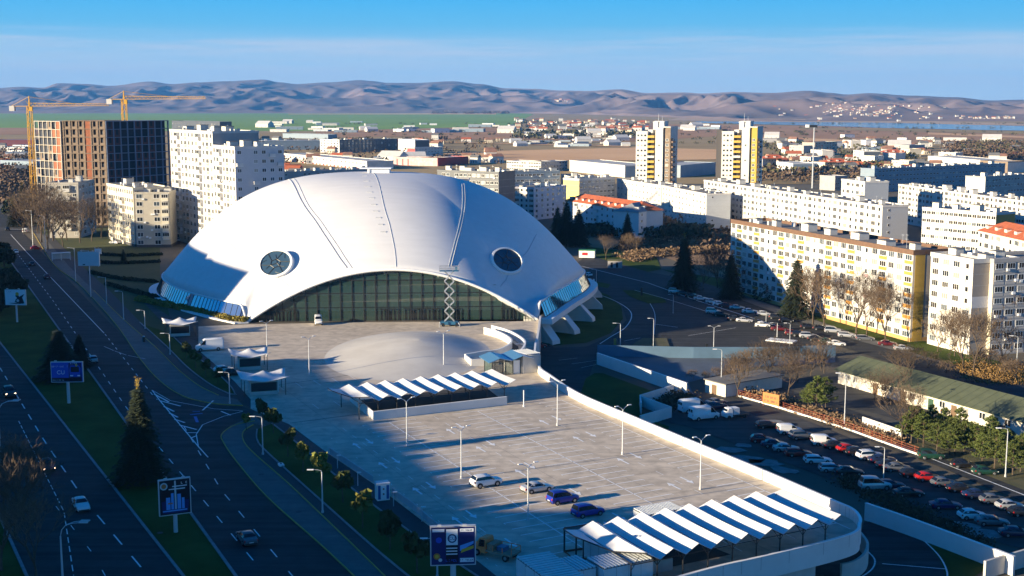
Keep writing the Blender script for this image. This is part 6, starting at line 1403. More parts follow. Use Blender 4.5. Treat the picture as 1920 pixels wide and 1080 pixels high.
# white tall block
wa, wb = G(318,243,42), G(428,245.5,40)
block('apartment_block', 'tall white apartment block with a stepped roof left of the dome, rear part', GY(318,240,500), GY(398,243,462), 17.6, 0, 43.0, 14, 12, tallf, WC, side=WG, huts=5, panels=False)
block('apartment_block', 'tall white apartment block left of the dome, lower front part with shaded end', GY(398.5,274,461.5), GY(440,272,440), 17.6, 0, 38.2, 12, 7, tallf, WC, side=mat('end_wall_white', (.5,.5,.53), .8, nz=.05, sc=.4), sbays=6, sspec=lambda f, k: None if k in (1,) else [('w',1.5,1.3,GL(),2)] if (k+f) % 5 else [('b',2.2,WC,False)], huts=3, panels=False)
# construction block with cranes
def skeleton(A, B_, depth, z0, zt, floors, bays, name, label, infill, cat='building'):
    A = Vector((A.x, A.y, z0)); B_ = Vector((B_.x, B_.y, z0)); d = B_-A; Lf = d.length; ang = math.atan2(d.y, d.x); T = Matrix.Rotation(ang, 4, 'Z'); r = empty(name, A, label=label, cat=cat)
    H = zt-z0; fh = H/floors
    b = MB(); b.T = T
    b.box(.5,Lf-.5,2.2,depth-.3,0,H-.1); b.build('shade_fill', VOID, r)  # solid dark fill stands in for shade between the open floors
    for f in range(floors+1): b = MB(); b.T = T; b.box(0,Lf,0,depth,f*fh-.28,f*fh); b.build('floor_slab', infill[0], r)
    for k in range(bays+1): b = MB(); b.T = T; x = k*(Lf-.5)/bays; b.box(x,x+.5,.05,.55,0,H-.003); b.build('column', infill[0], r)
    for f in range(floors):
        for k in range(bays):
            m = infill[1](f, k)
            if m is None: continue
            x0 = k*(Lf-.5)/bays+.5; x1 = (k+1)*(Lf-.5)/bays
            b = MB(); b.T = T; z = f*fh+.003
            if m[1] == 'full': b.box(x0,x1,.3,.5,z,z+fh-.29)
            else: b.box(x0,x0+(x1-x0)*.3,.3,.5,z,z+fh-.29); b.box(x0+(x1-x0)*.75,x1,.3,.5,z,z+fh-.29); b.box(x0+(x1-x0)*.3,x0+(x1-x0)*.75,.3,.5,z,z+.9)
            b.build('infill_wall', m[0], r)
    return r
YC = 560
c0, c1, c2, c3 = GY(63,226,YC+16), GY(112,226,YC), GY(196,225,YC-2), GY(316,224,YC+26)
ztop = 45.2
BLUC = mat('shaded_frame', (.16,.19,.26), .85)
skeleton(c0, c1, 20, 0, ztop, 13, 6, 'unfinished_building', 'left open wing of the unfinished apartment block under the cranes', (CFR, lambda f, k: (RBRK,'full') if (k == 5 or (k == 4 and f % 2)) else ((BRNW,'part') if rnd.random() < .3 else None)))
skeleton(c1+Vector((1,0,0)), c2, 24, 0, ztop+.3, 13, 6, 'unfinished_building', 'middle brick and plaster wing of the unfinished apartment block', (BRNW, lambda f, k: (RBRK,'full') if k == 3 else ((BRNW,'part') if k != 3 else None)))
skeleton(c2+Vector((.5,0,0)), c3, 24, 0, ztop+.1, 13, 9, 'unfinished_building', 'right dark open wing of the unfinished apartment block', (mat('shaded_slab', (.17,.2,.27), .85), lambda f, k: (mat('shaded_brick', (.13,.06,.06), .9), 'part') if k in (0,1,4,5,6) and rnd.random() < .8 else None))  # shade on this wing is put into its slab and brick colours
def crane(px, base_py, top_py, jib_l, jib_r, py_j, Y, label):
    X = (px-960)*Y/FPX; zt = GY(px, top_py, Y).z; zj = GY(px, py_j, Y).z; r = empty('tower_crane', (X, Y, 0), label=label, cat='crane'); s = 1.1
    YL = mat('crane_yellow', (.55,.3,.03), .6)
    b = MB()
    for x in (-s,s):
        for y in (-s,s): b.tube((x,y,0),(x*.8,y*.8,zj),.22,.22,4)
    z = 0
    while z < zj-3: b.tube((-s,-s,z),(s,-s,z+3),.12,.12,3); b.tube((s,-s,z+3),(-s,-s,z+6),.12,.12,3); b.tube((-s,-s,z),(-s,s,z+3),.12,.12,3); z += 6
    b.tube((0,0,zj),(0,0,zt),.5,.2,4); b.build('mast', YL, r)
    k = Y/FPX; xr, xl = (jib_r-px)*k, (jib_l-px)*k
    b = MB(); b.tube((0,0,zj+1.4),(xr,0,zj+1.0),.16,.12,4); b.tube((0,-.7,zj),(xr,-.7,zj+.2),.16,.12,4); b.tube((0,.7,zj),(xr,.7,zj+.2),.16,.12,4); n = int(xr/1.8)
    for i in range(n): x = i*xr/n; b.tube((x,-.7,zj+.05),(x+xr/n/2,0,zj+1.3),.09,.09,3); b.tube((x+xr/n/2,0,zj+1.3),(x+xr/n,-.7,zj+.05),.09,.09,3)
    b.build('jib', YL, r)
    b = MB(); b.tube((0,-.7,zj),(xl,-.7,zj),.2,.2,4); b.tube((0,.7,zj),(xl,.7,zj),.2,.2,4); b.build('counter_jib', YL, r)
    b = MB(); b.box(xl-.8,xl+1.5,-1,1,zj-2.2,zj+.1); b.build('counterweight', WC, r)
    b = MB(); b.tube((0,0,zt-.3),(xr*.55,0,zj+1.2),.09,.09,3); b.tube((0,0,zt-.3),(xl,0,zj+.1),.09,.09,3); b.build('tie_bar', YL, r)
    b = MB(); b.box(.3,1.8,-1.6,-.6,zj-2.2,zj-.3); b.build('cab', YL, r)
crane(64, 345, 180, 31, 212, 199, 590, 'yellow tower crane at the left end of the unfinished block')
crane(240, 345, 170, 212, 392, 186, 575, 'yellow tower crane above the middle of the unfinished block')
# --- mid-distance commercial buildings
def lowb(name, label, a, c, z, dep, m, fl=1, bays=0, sp=None, roof=ROOFG, side=None, left=None, **k):
    return block(name, label, G(a[0], a[1], z), G(c[0], c[1], z), dep, ZR, z, fl, max(bays, 1), sp or (lambda f, k: None), m, side=side, wallr=left, roof=roof, cat=k.pop('cat', 'building'), huts=k.pop('huts', 0), panels=False, **k)
lowb('warehouse', 'long warehouse with blue-grey shaded front behind the tall white block', (480,264),(602,263), 6, 40, BLW, huts=3)
lowb('retail_store', 'store with broad white roof and red banded front behind the dome', (530,287),(688,302), 2, 26, WC, 2, 24, lambda f, k: [('w',2.2,1.5,1,1)] if f else [('p',3.5,1.2,REDM if k % 3 == 0 else RBRK)], parapet=.6)
lowb('office_block', 'modern white-framed corner office block beside the dark glass complex', (600,261),(636,262), 10, 20, MODW, 5, 6, plain(2.6,2.2,1,2), side=MODD)
lowb('office_block', 'dark modern office block in the middle of the glass complex', (637,262),(746,260), 10, 20, MODD, 5, 16, plain(2.2,2.0,.8,1), huts=3)
lowb('office_block', 'right end of the dark office complex with a white stair tower', (747,260),(778,262), 11, 18, MODW, 5, 4, plain(1.5,1.8,.6,1), side=MODD)
lowb('office_block', 'small white office building beyond the red store', (778,277),(830,275), 4, 12, WC, 3, 9, plain(1.8,1.3), side=REDM)
lowb('retail_store', 'store with red walls and a pale striped left half', (737,294),(820,296), 2, 22, mat('pale_stripes', (.5,.4,.38), .7, nz=.3, sc=.4), 1, 16, lambda f, k: [('p',1.6,6,REDM)] if k < 6 and k % 2 else None)
lowb('retail_store', 'solid red store building next to the striped one', (821,296),(878,293), 2, 22, REDM)
lowb('warehouse', 'long white lit warehouse in front of the ploughed field', (1068,300),(1172,310), 4, 30, WC, side=BLW)  # blue-grey end wall colour stands for the shaded side of the white hall
lowb('school', 'pale flat-roofed school building with dark windows behind the dome', (950,301),(1014,303), 3, 18, WC, 3, 14, plain(2.2,1.5))
lowb('school', 'grey annex beside the pale school building', (1015,303),(1064,301), 3, 16, WG, 3, 9, plain(2.4,1.5))
lowb('warehouse', 'grey sheltered warehouse between the two towers', (1276,310),(1342,304), 4, 30, BLW, roof=ROOFG)
lowb('warehouse', 'white long warehouse at the far right in front of the woods', (1740,292),(1838,300), 4, 30, WC)
lowb('warehouse', 'brown warehouse with white end at the right edge', (1838,301),(1890,303), 4, 26, BRNW, side=WC)
lowb('office_block', 'grey block with dark windows and red roof structure in the right town', (1600,281),(1620,283), 8, 16, WC, 5, 4, plain(2,1.4), side=MODD, huts=2)
lowb('office_block', 'dark unfinished looking concrete block in the right town', (1528,267),(1570,265), 9, 16, CFR, 5, 8, plain(3,2,1,1), roof=ROOFD)
lowb('office_block', 'small white house block left of the concrete skeleton', (1520,280),(1542,282), 5, 12, WC, 4, 4, plain(1.6,1.3))
lowb('supermarket', 'white store with a red sign board in the right town', (1456,303),(1487,306), 4, 22, MODW, side=BLW)
lowb('warehouse', 'blue and red industrial hall at the far left edge', (-10,262),(62,262), 3, 30, mat('dull_maroon', (.12,.02,.035), .6), roof=mat('teal_roof', (.12,.3,.38), .6))
lowb('warehouse', 'dark blue hall at the left behind the boulevard', (0,300),(62,303), 4, 40, BLW)
lowb('warehouse', 'dark block behind the roof of the tall white block', (322,226),(412,228), 26, 20, MODD, 6, 16, plain(2,1.5,.6,1))
lowb('warehouse', 'white hall roof in front of the sheds left of centre', (530,250),(615,252), 2, 20, BLW)
for i, (x, y, c, z) in enumerate(((1430,297,1,5),(1480,272,0,6),(1500,293,0,4),(1547,304,0,3),(1655,286,1,6),(1566,330,0,4),(1640,292,0,4),(1690,278,0,3),(1760,285,0,3),(1705,272,0,2),(1580,262,0,5),(1672,300,0,4))):
    hb = lowb('town_house', ['white','grey','pale','cream'][i % 4]+' town building '+('with an orange tiled roof ' if c or i in (0,3,4) else 'with a flat roof ')+'in the right-hand town, '+cut(i)+' of the cluster', (x,y),(x+rnd.randint(16,34),y+rnd.choice((-1,1))), z, 14, [WC,WG,PANEL,WCR][i % 4], 3, 5, plain(1.6,1.3,.7), group='town buildings at the right', wmax=30)
    if c or i in (0,3,4): hip(hb, 22, 14, z-ZR, 3, mat('orange_roof', (.5,.12,.05), .7), 0)
# --- low buildings on the right: green roofed shed and its annexes
g0, g1 = G(1572,692,-2.9), G(1960,800,-2.9); gd = (g1-g0); gl_ = gd.length; gr = empty('long_shed', Vector((g0.x, g0.y, ZR)), math.atan2(gd.y, gd.x), label='long low shed with a dull green pitched roof and whitewashed wall', cat='shed')
b = MB(); b.box(0,gl_,0,9,-.2,3.1); b.build('wall', mat('whitewash', (.62,.55,.45), .85, rgb2=(.72,.67,.6), sc=.5), gr)
b = MB(); b.add([(-.6,-.7,3.0),(gl_,-.7,3.0),(gl_,6.2,5.4),(-.6,6.2,5.4),(gl_,12.5,3.4),(-.6,12.5,3.4),(-.6,-.7,2.85),(gl_,-.7,2.85)], [(0,1,2,3),(3,2,4,5),(6,7,1,0),(5,6,0,3)]); b.build('green_roof', mat('green_sheet_roof', (.075,.09,.05), .75, rgb2=(.11,.125,.07), sc=.5), gr)
b = MB()
for i in range(1, int(gl_/2.1)): x = i*2.1; b.add([(x-.04,-.68,3.035),(x+.04,-.68,3.035),(x+.04,6.2,5.435),(x-.04,6.2,5.435)], [(0,1,2,3)])
b.build('roof_seam', mat('seam_green', (.05,.06,.035), .8), gr)
for i, x in enumerate((3,5.5,14,16.5,22,30,36,40,46,50,56,62,68)):
    link('window' , win_mesh(1.6,1.3,rnd.choice((0,1,2)),2), gr, (x,-.02,1.2), 0)
for x in (11.5,19.5,27,33,43,53,59): b = MB(); b.box(x-.7,x+.7,-.06,-.003,0,2.3); b.build('door', mat('brown_door', (.15,.09,.05), .7) if x != 27 else mat('green_door', (.03,.08,.05), .6), gr)
an = empty('low_shed', G(1322,735,ZR), EA+.15, label='small flat low shed with grey roof beside the brown shrubs', cat='shed')
b = MB(); b.box(0,6,0,16,-.2,2.6); b.build('wall', MATS['whitewash'], an); b = MB(); b.box(-.3,6.3,-.3,16.3,2.603,2.8); b.build('roof', ROOFD, an); link('door', (lambda q: (q.box(2,3.4,-.05,-.003,0,2), q.mesh('door', MATS['brown_door']))[1])(MB()), an)
# ramp walls
wall_obj('retaining_wall', [G(1120,683,ZR), G(1288,742,ZR)], .35, ZR, -3.4, CONCW, 'pale concrete retaining wall beside the dark lawn', cop=WHITE)
wall_obj('retaining_wall', [G(1120,668,ZR), G(1300,672,ZR), G(1450,672,ZR), G(1566,668,ZR)], .3, ZR, -3.3, mat('blue_screen', (.09,.16,.24), .6, nz=.1, sc=.3), 'long bluish screen wall along the sunken ramp')
sheet('ramp_road', [G(1122,668,ZR), G(1450,672,ZR), G(1566,668,ZR), G(1566,680,ZR), G(1400,690,ZR), G(1290,718,ZR), G(1300,740,ZR), G(1120,682,ZR)], ZR+.09, mat('ramp_blue', (.09,.11,.14), .7, nz=.15, sc=.3), kind='structure')
wall_obj('angular_wall', [G(1202,776,ZR), G(1200,760,ZR), G(1248,745,ZR), G(1262,741,ZR)], .3, ZR, -3.9, CONCW, 'angular pale wall between the dark lawn and the car lot, rear leg')
wall_obj('angular_wall', [G(1202,762,ZR), G(1258,783,ZR), G(1200,800,ZR)], .3, ZR, -3.9, CONCW, 'angular pale wall by the deck parapet, front leg')
wall_obj('boundary_wall', spline([G(1622,975,ZR), G(1720,1010,ZR), G(1855,1062,ZR), G(1900,1080,ZR)], 4), .35, ZR, -3.5, CONCW, 'long concrete wall below the parked cars at the lower right', cop=WHITE)
wall_obj('boundary_wall', [G(1845,1085,ZR), G(1888,1072,ZR), G(1960,1050,ZR)], .35, ZR, -3.7, CONC, 'pale wall end block at the bottom right corner')
# yard fence with posts
fp2 = [G(a, c, ZR) for a, c in [(1385,744),(1450,762),(1545,792),(1600,810),(1690,843),(1740,860)]]
fe = empty('yard_fence', fp2[0], label='rusty wire fence with white kerb along the yard', cat='fence'); b = MB(); b.T = Matrix.Translation(-fp2[0]); kerb(b, fp2, .25, ZR, ZR+.35); b.build('base_kerb', CONCW, fe)
for i in range(len(fp2)-1):
    n = int((fp2[i+1]-fp2[i]).length/2.5)
    for k in range(n): p = fp2[i].lerp(fp2[i+1], k/n)-fp2[0]; b = MB(); b.tube(p, p+Vector((0,0,1.5)), .05, .05, 4); b.build('post', MATS['rust_red'], fe)
b = MB()
for z in (.6,.95,1.35): b.path([p-fp2[0]+Vector((0,0,z)) for p in fp2], .03, 3)
b.build('wire', MATS['rust_red'], fe)
ww = wall_obj('garden_wall', [G(1617,800,ZR), G(1690,826,ZR)], .2, ZR, ZR+1.9, mat('stained_white', (.6,.57,.52), .85, rgb2=(.72,.7,.67), sc=.8), 'stained white garden wall behind brown reeds')
bn = empty('banner', G(1445,765,ZR), EA+.25, label='orange banner with dark writing on the yard fence', cat='banner'); b = MB(); b.box(-2,2,-.04,.04,.7,2.9); b.build('panel', mat('banner_orange', (.5,.18,.05), .7), bn)
for z in (1.3, 2.1): marks(3.3, .42, mat('banner_text', (.08,.06,.05), .7), bn, (0,-.06,z), 13 if z > 2 else 16)
for t in (-1.9,1.9): b = MB(); b.tube((t,.06,0),(t,.06,2.9),.05,.05,4); b.build('post', MATS['rust_red'], bn)
# small huts behind the dome
h1 = empty('market_stall', G(1103,484,ZR), R(-12), label='white caravan hut with a green roof behind the dome', cat='hut'); b = MB(); b.box(-3.4,2.6,-1.4,1.6,.3,3.0); b.build('wall', WHITE, h1); b = MB(); b.box(-3.6,2.8,-1.6,1.8,3.003,3.25); b.build('roof', mat('green_roof', (.03,.2,.07), .6), h1); b = MB(); b.box(-2.2,0,-1.43,-1.403,1.2,2.3); b.build('hatch', REDM, h1)
h2 = empty('transformer_hut', G(1153,502,ZR), R(-4), label='small grey transformer hut with two dark openings', cat='hut'); b = MB(); b.box(-2.6,2.6,-1.5,1.5,0,2.7); b.build('wall', WG, h2); b = MB(); b.box(-2.8,2.8,-1.7,1.7,2.703,2.9); b.build('roof', mat('mossy_roof', (.12,.11,.03), .9), h2)
for x in (-1.6,.3): b = MB(); b.box(x,x+.8,-1.53,-1.503,.2,2.1); b.build('door', BLACK, h2)
pf = empty('platform', G(1465,640,ZR), R(-32), label='white flat slab platform in the upper car park', cat='platform'); b = MB(); b.box(-3.5,3.5,-1.8,1.8,0,.35); b.build('slab', WHITE, pf)
for i, (px, py, lb) in enumerate(((1113,538,'white pylon sign on the island by the right end of the dome'),(1203,555,'dark slim pylon on the grass traffic island'),(1325,664,'dark bollard post near the upper yard'),(1417,612,'dark pylon between the parked cars on the upper road'),(1153,655,'yellow topped marker beside the grass mound'))):
    o = empty('pylon_sign', G(px, py, ZR), label=lb, cat='sign'); b = MB(); b.box(-.3,.3,-.12,.12,0,2.6); b.build('panel', WHITE if i == 0 else (YEL if i == 4 else BLACK), o); b = MB(); b.box(-.4,.4,-.25,.25,-.05,.15); b.build('base', CONC, o)
# floodlight mast on the plain
fm = empty('floodlight_mast', GY(1525,290,900)*1.0, label='tall floodlight mast on the brown plain', cat='mast'); fm.location.z = ZR; b = MB(); b.tube((0,0,0),(0,0,43),.6,.35,6); b.build('mast', GALV, fm); b = MB(); b.box(-4,2,-.6,.6,42.5,44.2); b.build('lamp_rack', BLACK, fm); b = MB(); b.box(-6,-3.6,-.7,.7,42.3,44.4); b.build('lamp', WHITE, fm)
# --- unseen blocks added left of the frame, heights set for the shade they cast
def Rl(s): return Vector((-152-.371*s, 91+.928*s, 0))
out = Vector((-.928, -.371, 0))
def rowb(s0, s1, h, label, off=0, fl=11, dep=18):
    a, c = Rl(s0)+out*off, Rl(s1)+out*off
    d = (c-a).normalized(); A_ = c+Vector((0,0,0)); n = int((c-a).length/7)
    # front facade looks towards the road: walk from the far end to the near end reversed so that the outside is +x
    block('apartment_block', label, a, c, -dep if False else dep, 0, h, fl, max(n, 2), plain(1.8,1.4), WCR, huts=2, wmax=60)
for s0, s1, h, nm in ((-70,1.8,32.5,'first'),(2,54.8,34,'second'),(67.7,108,34.2,'fourth'),(108.3,167.8,31.6,'fifth'),(190.2,226,46,'seventh'),(226.3,303,36,'eighth'),(304,345,41,'ninth')): rowb(s0, s1, h, 'cream tall apartment block lining the boulevard opposite the arena, '+nm+' along the row')
rowb(55, 67.5, 36.5, 'slim cream tower lining the boulevard opposite the parking deck', fl=17)
rowb(168, 190, 45, 'cream tower lining the boulevard opposite the park', fl=17)
block('apartment_block', 'cream apartment block set forward of the row nearest the viewer', Vector((-151,58,0)), Vector((-116,58,0)), 37, 0, 32, 11, 8, plain(1.8,1.4), WCR, huts=2, wmax=40)
# ---------------------------------------------------------------- plain, lake, hills
GF = mat('green_field', (.13,.26,.02), .95, rgb2=(.18,.32,.03), sc=.002); GF2 = mat('pale_green_field', (.14,.24,.1), .95, rgb2=(.2,.28,.13), sc=.003)
BF = mat('ploughed_field', (.32,.15,.06), .95, rgb2=(.42,.22,.1), sc=.006); TF = mat('tan_field', (.62,.34,.15), .95, rgb2=(.75,.45,.22), sc=.004); OF = mat('olive_field', (.26,.17,.06), .95, rgb2=(.38,.26,.11), sc=.006)
REED = mat('reed_bank', (.5,.33,.22), .95, rgb2=(.42,.3,.2), sc=.003); WAT = mat('lake_water', (.04,.12,.24), .12, bump=.05, bsc=.3)
zf = ZR
def field(name, px, m, k): psheet(name, px, zf, zf+.15+k*.12, m)
field('plain', [(-400,206.5),(2400,206.5),(2400,345),(1900,345),(960,345),(-400,345)], OF, 0)
field('field', [(-400,214),(960,212),(1000,214),(960,236),(600,246),(-400,246)], GF, 1)
field('field', [(-400,206.5),(420,206.5),(700,205.5),(1200,210),(1350,215),(1000,213),(400,213.5),(-400,212)], GF2, 2)
field('field', [(540,213.6),(930,212.6),(930,214.6),(540,214.4)], TF, 3)
field('field', [(-400,240),(70,240),(240,238),(240,250),(-400,258)], BF, 3)
field('field', [(590,246),(960,238),(960,262),(830,262),(780,256),(600,258)], BF, 3)
field('field', [(830,260),(1120,266),(1190,266),(1350,255),(1450,262),(1600,275),(1900,262),(2300,262),(2300,235),(1500,236),(1190,232),(1100,250),(960,258)], BF, 2)
field('field', [(830,288),(960,283),(1200,277),(1345,281),(1345,300),(1190,302),(870,302)], TF, 4)
field('field', [(1420,258),(1500,259),(1640,266),(1600,269),(1430,264)], TF, 4)
field('field', [(1500,243),(1920,252),(2300,256),(2300,250),(1920,246),(1500,239)], OF, 5)
field('field', [(1740,249),(1930,257),(1930,260),(1740,253)], TF, 6)
field('reed_bank', [(1270,222),(1440,223),(1650,225),(1930,232),(2400,233),(2400,240),(1930,236),(1440,229),(1250,226)], REED, 5)
field('lake', [(1300,228),(1440,228.5),(1650,230.5),(1930,237),(2400,240),(2400,250),(1930,246),(1800,243.5),(1650,240.5),(1540,236.5),(1440,234),(1320,231)], WAT, 7)
field('dirt_track', [(640,262),(1180,275),(1180,276.5),(640,263)], TF, 6)
# hills
crest = [(-400,176),(0,168),(50,165),(90,167),(120,158.5),(170,160),(215,163.5),(290,155.5),(330,160),(380,157),(430,155),(500,152),(530,157),(560,160),(620,157),(680,153),(700,154.5),(730,158),(780,158),(850,155),(900,160),(950,168),(1000,169),(1050,172),(1100,173),(1160,170),(1210,177),(1280,176),(1310,178),(1370,175.5),(1440,177),(1510,173),(1550,177),(1580,180),(1620,177.5),(1700,182),(1780,185),(1850,191),(1900,189.5),(1960,190),(2400,196)]
def cr_(px):
    for i in range(len(crest)-1):
        if px <= crest[i+1][0]:
            t = (px-crest[i][0])/(crest[i+1][0]-crest[i][0]); t = smooth(t); return crest[i][1]*(1-t)+crest[i+1][1]*t
    return 196
def hy0(px): return 8300-4000*smooth((px-880)/600)
hb = MB(); NXh, NYh = 520, 150
for j in range(NYh):
    e = j/(NYh-1)
    for i in range(NXh):
        px = -420+i*2820/(NXh-1); Y = hy0(px)+e*6200; X = (px-960)/FPX*Y
        hc = CAM_H+(195-cr_(px))/FPX*(hy0(px)+5270) + 4
        ee = min(1, e/.85); base = (hc-ZR)*(ee**1.55)
        v = Vector((X*.0011, Y*.0009, 0)); n1_ = noise.noise(v+Vector((3,1,0))); rg = 1-abs(noise.noise(Vector((X*.0016+n1_*.6, Y*.0009, 5))))*2; rg2 = 1-abs(noise.noise(Vector((X*.005+n1_, Y*.0026, 9))))*2; n3 = noise.noise(Vector((X*.014, Y*.008, 2)))
        env = ee*(1-ee)*4; z = base+env*(rg*78+rg2*34-40)*(.35+.65*min(1, hc/150))+ (rg2*9+n3*6)*min(1, ee*2.5)*(.5+.5*(1-ee))
        lim = ZR+(hc-ZR)*(.0+1.0*ee**.8)
        z = min(z, CAM_H+(195-cr_(px)-2*(1-ee))/FPX*Y) if e < .84 else base-(max(0, e-.88)*500)
        hb.v.append((X, Y, max(z, ZR-1) if e > .02 else ZR-1))
for j in range(NYh-1):
    for i in range(NXh-1): a = j*NXh+i; hb.f.append((a, a+1, a+NXh+1, a+NXh)); hb.m.append(0)
HM = mat('hill_soil', (.1,.08,.09), .98, rgb2=(.27,.19,.18), sc=.0012)
hb.build('hills', HM, kind='structure', smooth=True)
def hz_(px, py):        # point on the hills seen at this pixel: march
    for Y in range(int(hy0(px))+50, int(hy0(px))+5200, 25):
        p = GY(px, py, Y); j = min(NYh-1, int((Y-hy0(px))/6200*(NYh-1))); i = max(0, min(NXh-1, int((px+420)/2820*(NXh-1))))
        if p.z <= hb.v[j*NXh+i][2]: return p
    return None
# tiny houses
def house_mesh(w, d, h, wallm, roofm, flat=False):
    b = MB(); b.box(-w/2,w/2,-d/2,d/2,-1,h,0)
    if flat: b.box(-w/2-.3,w/2+.3,-d/2-.3,d/2+.3,h+.003,h+.4,1)
    else: b.add([(-w/2-.5,-d/2-.5,h),(w/2+.5,-d/2-.5,h),(w/2+.5,d/2+.5,h),(-w/2-.5,d/2+.5,h),(-w/2,0,h+d*.3),(w/2,0,h+d*.3)], [(0,1,5,4),(2,3,4,5),(1,2,5),(3,0,4)], 1)
    for x in (-w*.3, 0, w*.3): b.box(x-.6,x+.6,-d/2-.05,-d/2-.01,1.2,2.6,2)
    return b.mesh('house', [wallm, roofm, WIN[0]])
OR = mat('village_tiles', (.33,.17,.11), .85, nz=.3, sc=.2)
HMs = [house_mesh(11,9,6,WC,OR), house_mesh(9,8,5,WCR,OR), house_mesh(14,9,5,WC,TILE), house_mesh(10,9,7,WC,ROOFD)]
SHs = [house_mesh(40,18,6,WC,ROOFG,True), house_mesh(28,16,7,MODW,BLW,True), house_mesh(55,20,6,BLW,ROOFG,True), house_mesh(34,22,8,WC,WC)]
def scatter(name, n, fn, meshes, label, cat, group, s=(.8,1.3)):
    k = 0
    for i in range(n):
        p = fn()
        if p is None: continue
        o = link(name, rnd.choice(meshes), None, p, rnd.uniform(-.5,.5), label=label, cat=cat, group=group); q = rnd.uniform(*s); o.scale = (q, q, q); k += 1
def reg(x0, x1, y0, y1, sl=0):
    def f():
        x = rnd.uniform(x0, x1); y = rnd.uniform(y0, y1)+sl*(x-x0)/(x1-x0); return G(x, y, ZR)
    return f
def hreg(cx_, cy_, sx, sy):
    def f():
        x = rnd.gauss(cx_, sx); y = rnd.gauss(cy_, sy); return hz_(x, y)
    return f
scatter('village_house', 230, hreg(1605, 209, 62, 6), HMs, 'tiny pale house in the hillside village across the lake', 'house', 'hillside village across the lake', (.6,1.05))
scatter('village_house', 50, hreg(1850, 223, 45, 2), HMs, 'tiny pale house on the far shore at the right', 'house', 'houses on the far shore', (.6,1.0))
scatter('village_house', 8, hreg(1055, 190, 10, 1.5), HMs, 'tiny pale building in the cluster low on the hills at the centre', 'house', 'pale buildings low on the hills', (1.2,2))
scatter('suburb_house', 90, reg(965, 1215, 226, 250), HMs, 'small house with an orange tiled roof in the suburb on the plain', 'house', 'orange roofed houses on the plain', (.9,1.6))
scatter('suburb_house', 14, reg(790, 880, 207, 211), HMs, 'pale house by the brown grove on the plain', 'house', 'houses by the grove', (1,2))
scatter('warehouse', 42, reg(490, 960, 229, 248, 2), SHs, 'low white shed in the industrial belt beyond the dome', 'shed', 'white sheds beyond the dome', (.6,1.2))
scatter('warehouse', 16, reg(960, 1180, 236, 262), SHs, 'low pale shed among the suburban houses', 'shed', 'pale sheds by the suburb', (.5,1))
scatter('warehouse', 10, reg(1270, 1345, 235, 245), SHs, 'low white shed between the towers', 'shed', 'white sheds between the towers', (.6,1))
scatter('warehouse', 16, reg(1440, 1900, 255, 280, 6), SHs, 'long pale shed on the plain at the right', 'shed', 'pale sheds at the right', (.5,1.1))
scatter('suburb_house', 60, reg(1440, 1760, 268, 325, 0), HMs, 'small town house in the dense quarter at the right', 'house', 'small houses in the right quarter', (.8,1.2))
scatter('suburb_house', 22, reg(330, 600, 305, 345, 0), HMs, 'small building behind the tall white block', 'house', 'small buildings behind the tall block', (.8,1.2))
scatter('suburb_house', 26, reg(0, 62, 280, 335, 0), HMs+SHs[1:2], 'small building at the far left behind the trees', 'house', 'small buildings at the far left', (.6,1))
scatter('warehouse', 10, reg(600, 930, 300, 306), SHs, 'low roof behind the crown of the dome', 'shed', 'low roofs behind the dome', (.5,.8))
# woods that read as one mass
def wood(label, fn, n, m, s, h, name='wood'):
    pts = [fn() for _ in range(n)]; pts = [p for p in pts if p]; c0 = pts[0].copy(); b = MB()
    for p in pts:
        r = rnd.uniform(*s)
        for k in range(16):
            q = p-c0+Vector((rnd.gauss(0,.5)*r, rnd.gauss(0,.5)*r, rnd.uniform(.2,1)*h*r/s[1])); a = Vector((rnd.gauss(0,1), rnd.gauss(0,1), rnd.gauss(0,1))).normalized()*r*.26; c = a.orthogonal().normalized()*r*.22
            b.quad(q-a, q-c, q+a, q+c)
    o = b.build(name, m, kind='stuff', label=label, cat='wood'); o.location = c0
BW = mat('brown_wood', (.09,.06,.035), .95, rgb2=(.16,.1,.06), sc=.02); GW = mat('olive_wood', (.04,.05,.02), .95, rgb2=(.12,.1,.04), sc=.02)
wood('brown grove on the plain beyond the green field', reg(700,810,206,211), 700, BW, (9,16), 34)
wood('brown thicket line right of the grove', reg(810,960,207,214), 200, BW, (10,22), 16)
wood('brown and olive wood at the right edge of the plain', reg(1770,1960,275,302), 1500, BW, (2.5,5), 11)
wood('olive clumps within the wood at the right edge', reg(1800,1960,274,300), 320, GW, (3,5), 12)
wood('scattered tree clumps among the suburban houses', reg(965,1215,228,262), 150, GW, (6,12), 9)
wood('dark tree line on the plain at the left', reg(0,200,206,209), 200, GW, (14,30), 14)
wood('tree clumps in the right-hand town', reg(1430,1740,270,335), 200, GW, (4,8), 8)
wood('brown trees among the buildings at the far left', reg(0,66,285,345), 500, BW, (2,4), 9)
wood('trees behind the cream blocks at the left', reg(0,60,330,400), 500, BW, (2,4), 9)
wood('dark trees between the dome and the white blocks', lambda: G(rnd.uniform(1090,1330), rnd.uniform(432,446), ZR), 160, DKLEAF, (2,4.5), 5)
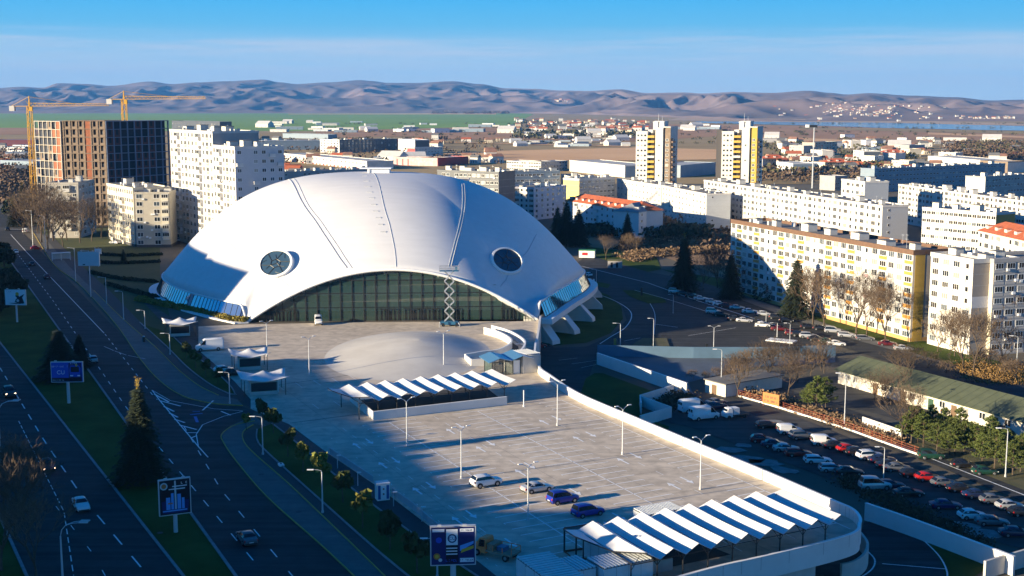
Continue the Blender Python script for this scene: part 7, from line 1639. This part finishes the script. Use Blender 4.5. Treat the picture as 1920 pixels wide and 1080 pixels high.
wood('trees behind the red roofed terrace', lambda: G(rnd.uniform(1240,1330), rnd.uniform(395,436), ZR), 60, BW, (2,4), 5)
wood('garden trees under the long white slab', lambda: G(rnd.uniform(1330,1690), rnd.uniform(440,520), ZR), 120, BW, (2,4.5), 5)
wood('hedgerows and scrub across the brown plain', lambda: (lambda y: G(rnd.uniform(600,1920), y+rnd.uniform(-.3,.3), ZR))(rnd.choice((233,241,249,254,262,270))), 420, GW, (3,6), 6)
wood('brown trees between the low buildings behind the dome', lambda: G(rnd.uniform(480,940), rnd.uniform(262,308), ZR), 240, BW, (2.5,5), 7)
wood('brown trees in the gap before the right-hand town', lambda: G(rnd.uniform(1400,1640), rnd.uniform(306,345), ZR), 240, BW, (2.5,5), 8)
scatter('warehouse', 30, reg(960, 1190, 256, 276), SHs, 'low blue or white roof in the belt beyond the tan field', 'shed', 'low roofs beyond the tan field', (.35,.7))
scatter('suburb_house', 40, reg(480, 940, 262, 308), HMs, 'small building among the commercial halls behind the dome', 'house', 'small buildings behind the dome', (.8,1.2))
scatter('suburb_house', 26, reg(1740, 1925, 278, 305), HMs+SHs[:1], 'small building by the wood at the right edge', 'house', 'small buildings by the right wood', (.7,1.1))
# unused prototypes
def drop(o):
    for c in PROTO_CH(o): drop(c)
    bpy.data.objects.remove(o)
for p in list(PROTO.values())+list(LITP.values())+[LD, LS, LC, SP, BS, YT, YT2, PB, DT]+BT:
    try:
        if p.name not in USED: drop(p)
    except ReferenceError: pass
# haze: one closed box round the camera and the scene
hm = bpy.data.materials.new('haze_air'); hm.use_nodes = True; t = hm.node_tree; t.nodes.remove(t.nodes['Principled BSDF'])
pv_ = t.nodes.new('ShaderNodeVolumePrincipled'); pv_.inputs['Color'].default_value = (.12,.42,1,1); pv_.inputs['Density'].default_value = HAZE; pv_.inputs['Anisotropy'].default_value = .0
t.links.new(pv_.outputs[0], t.nodes['Material Output'].inputs['Volume'])
if HAZE > 0:
    b = MB(); b.box(-9500,9500,-650,15500,-9,420); b.build('haze', hm, kind='stuff')
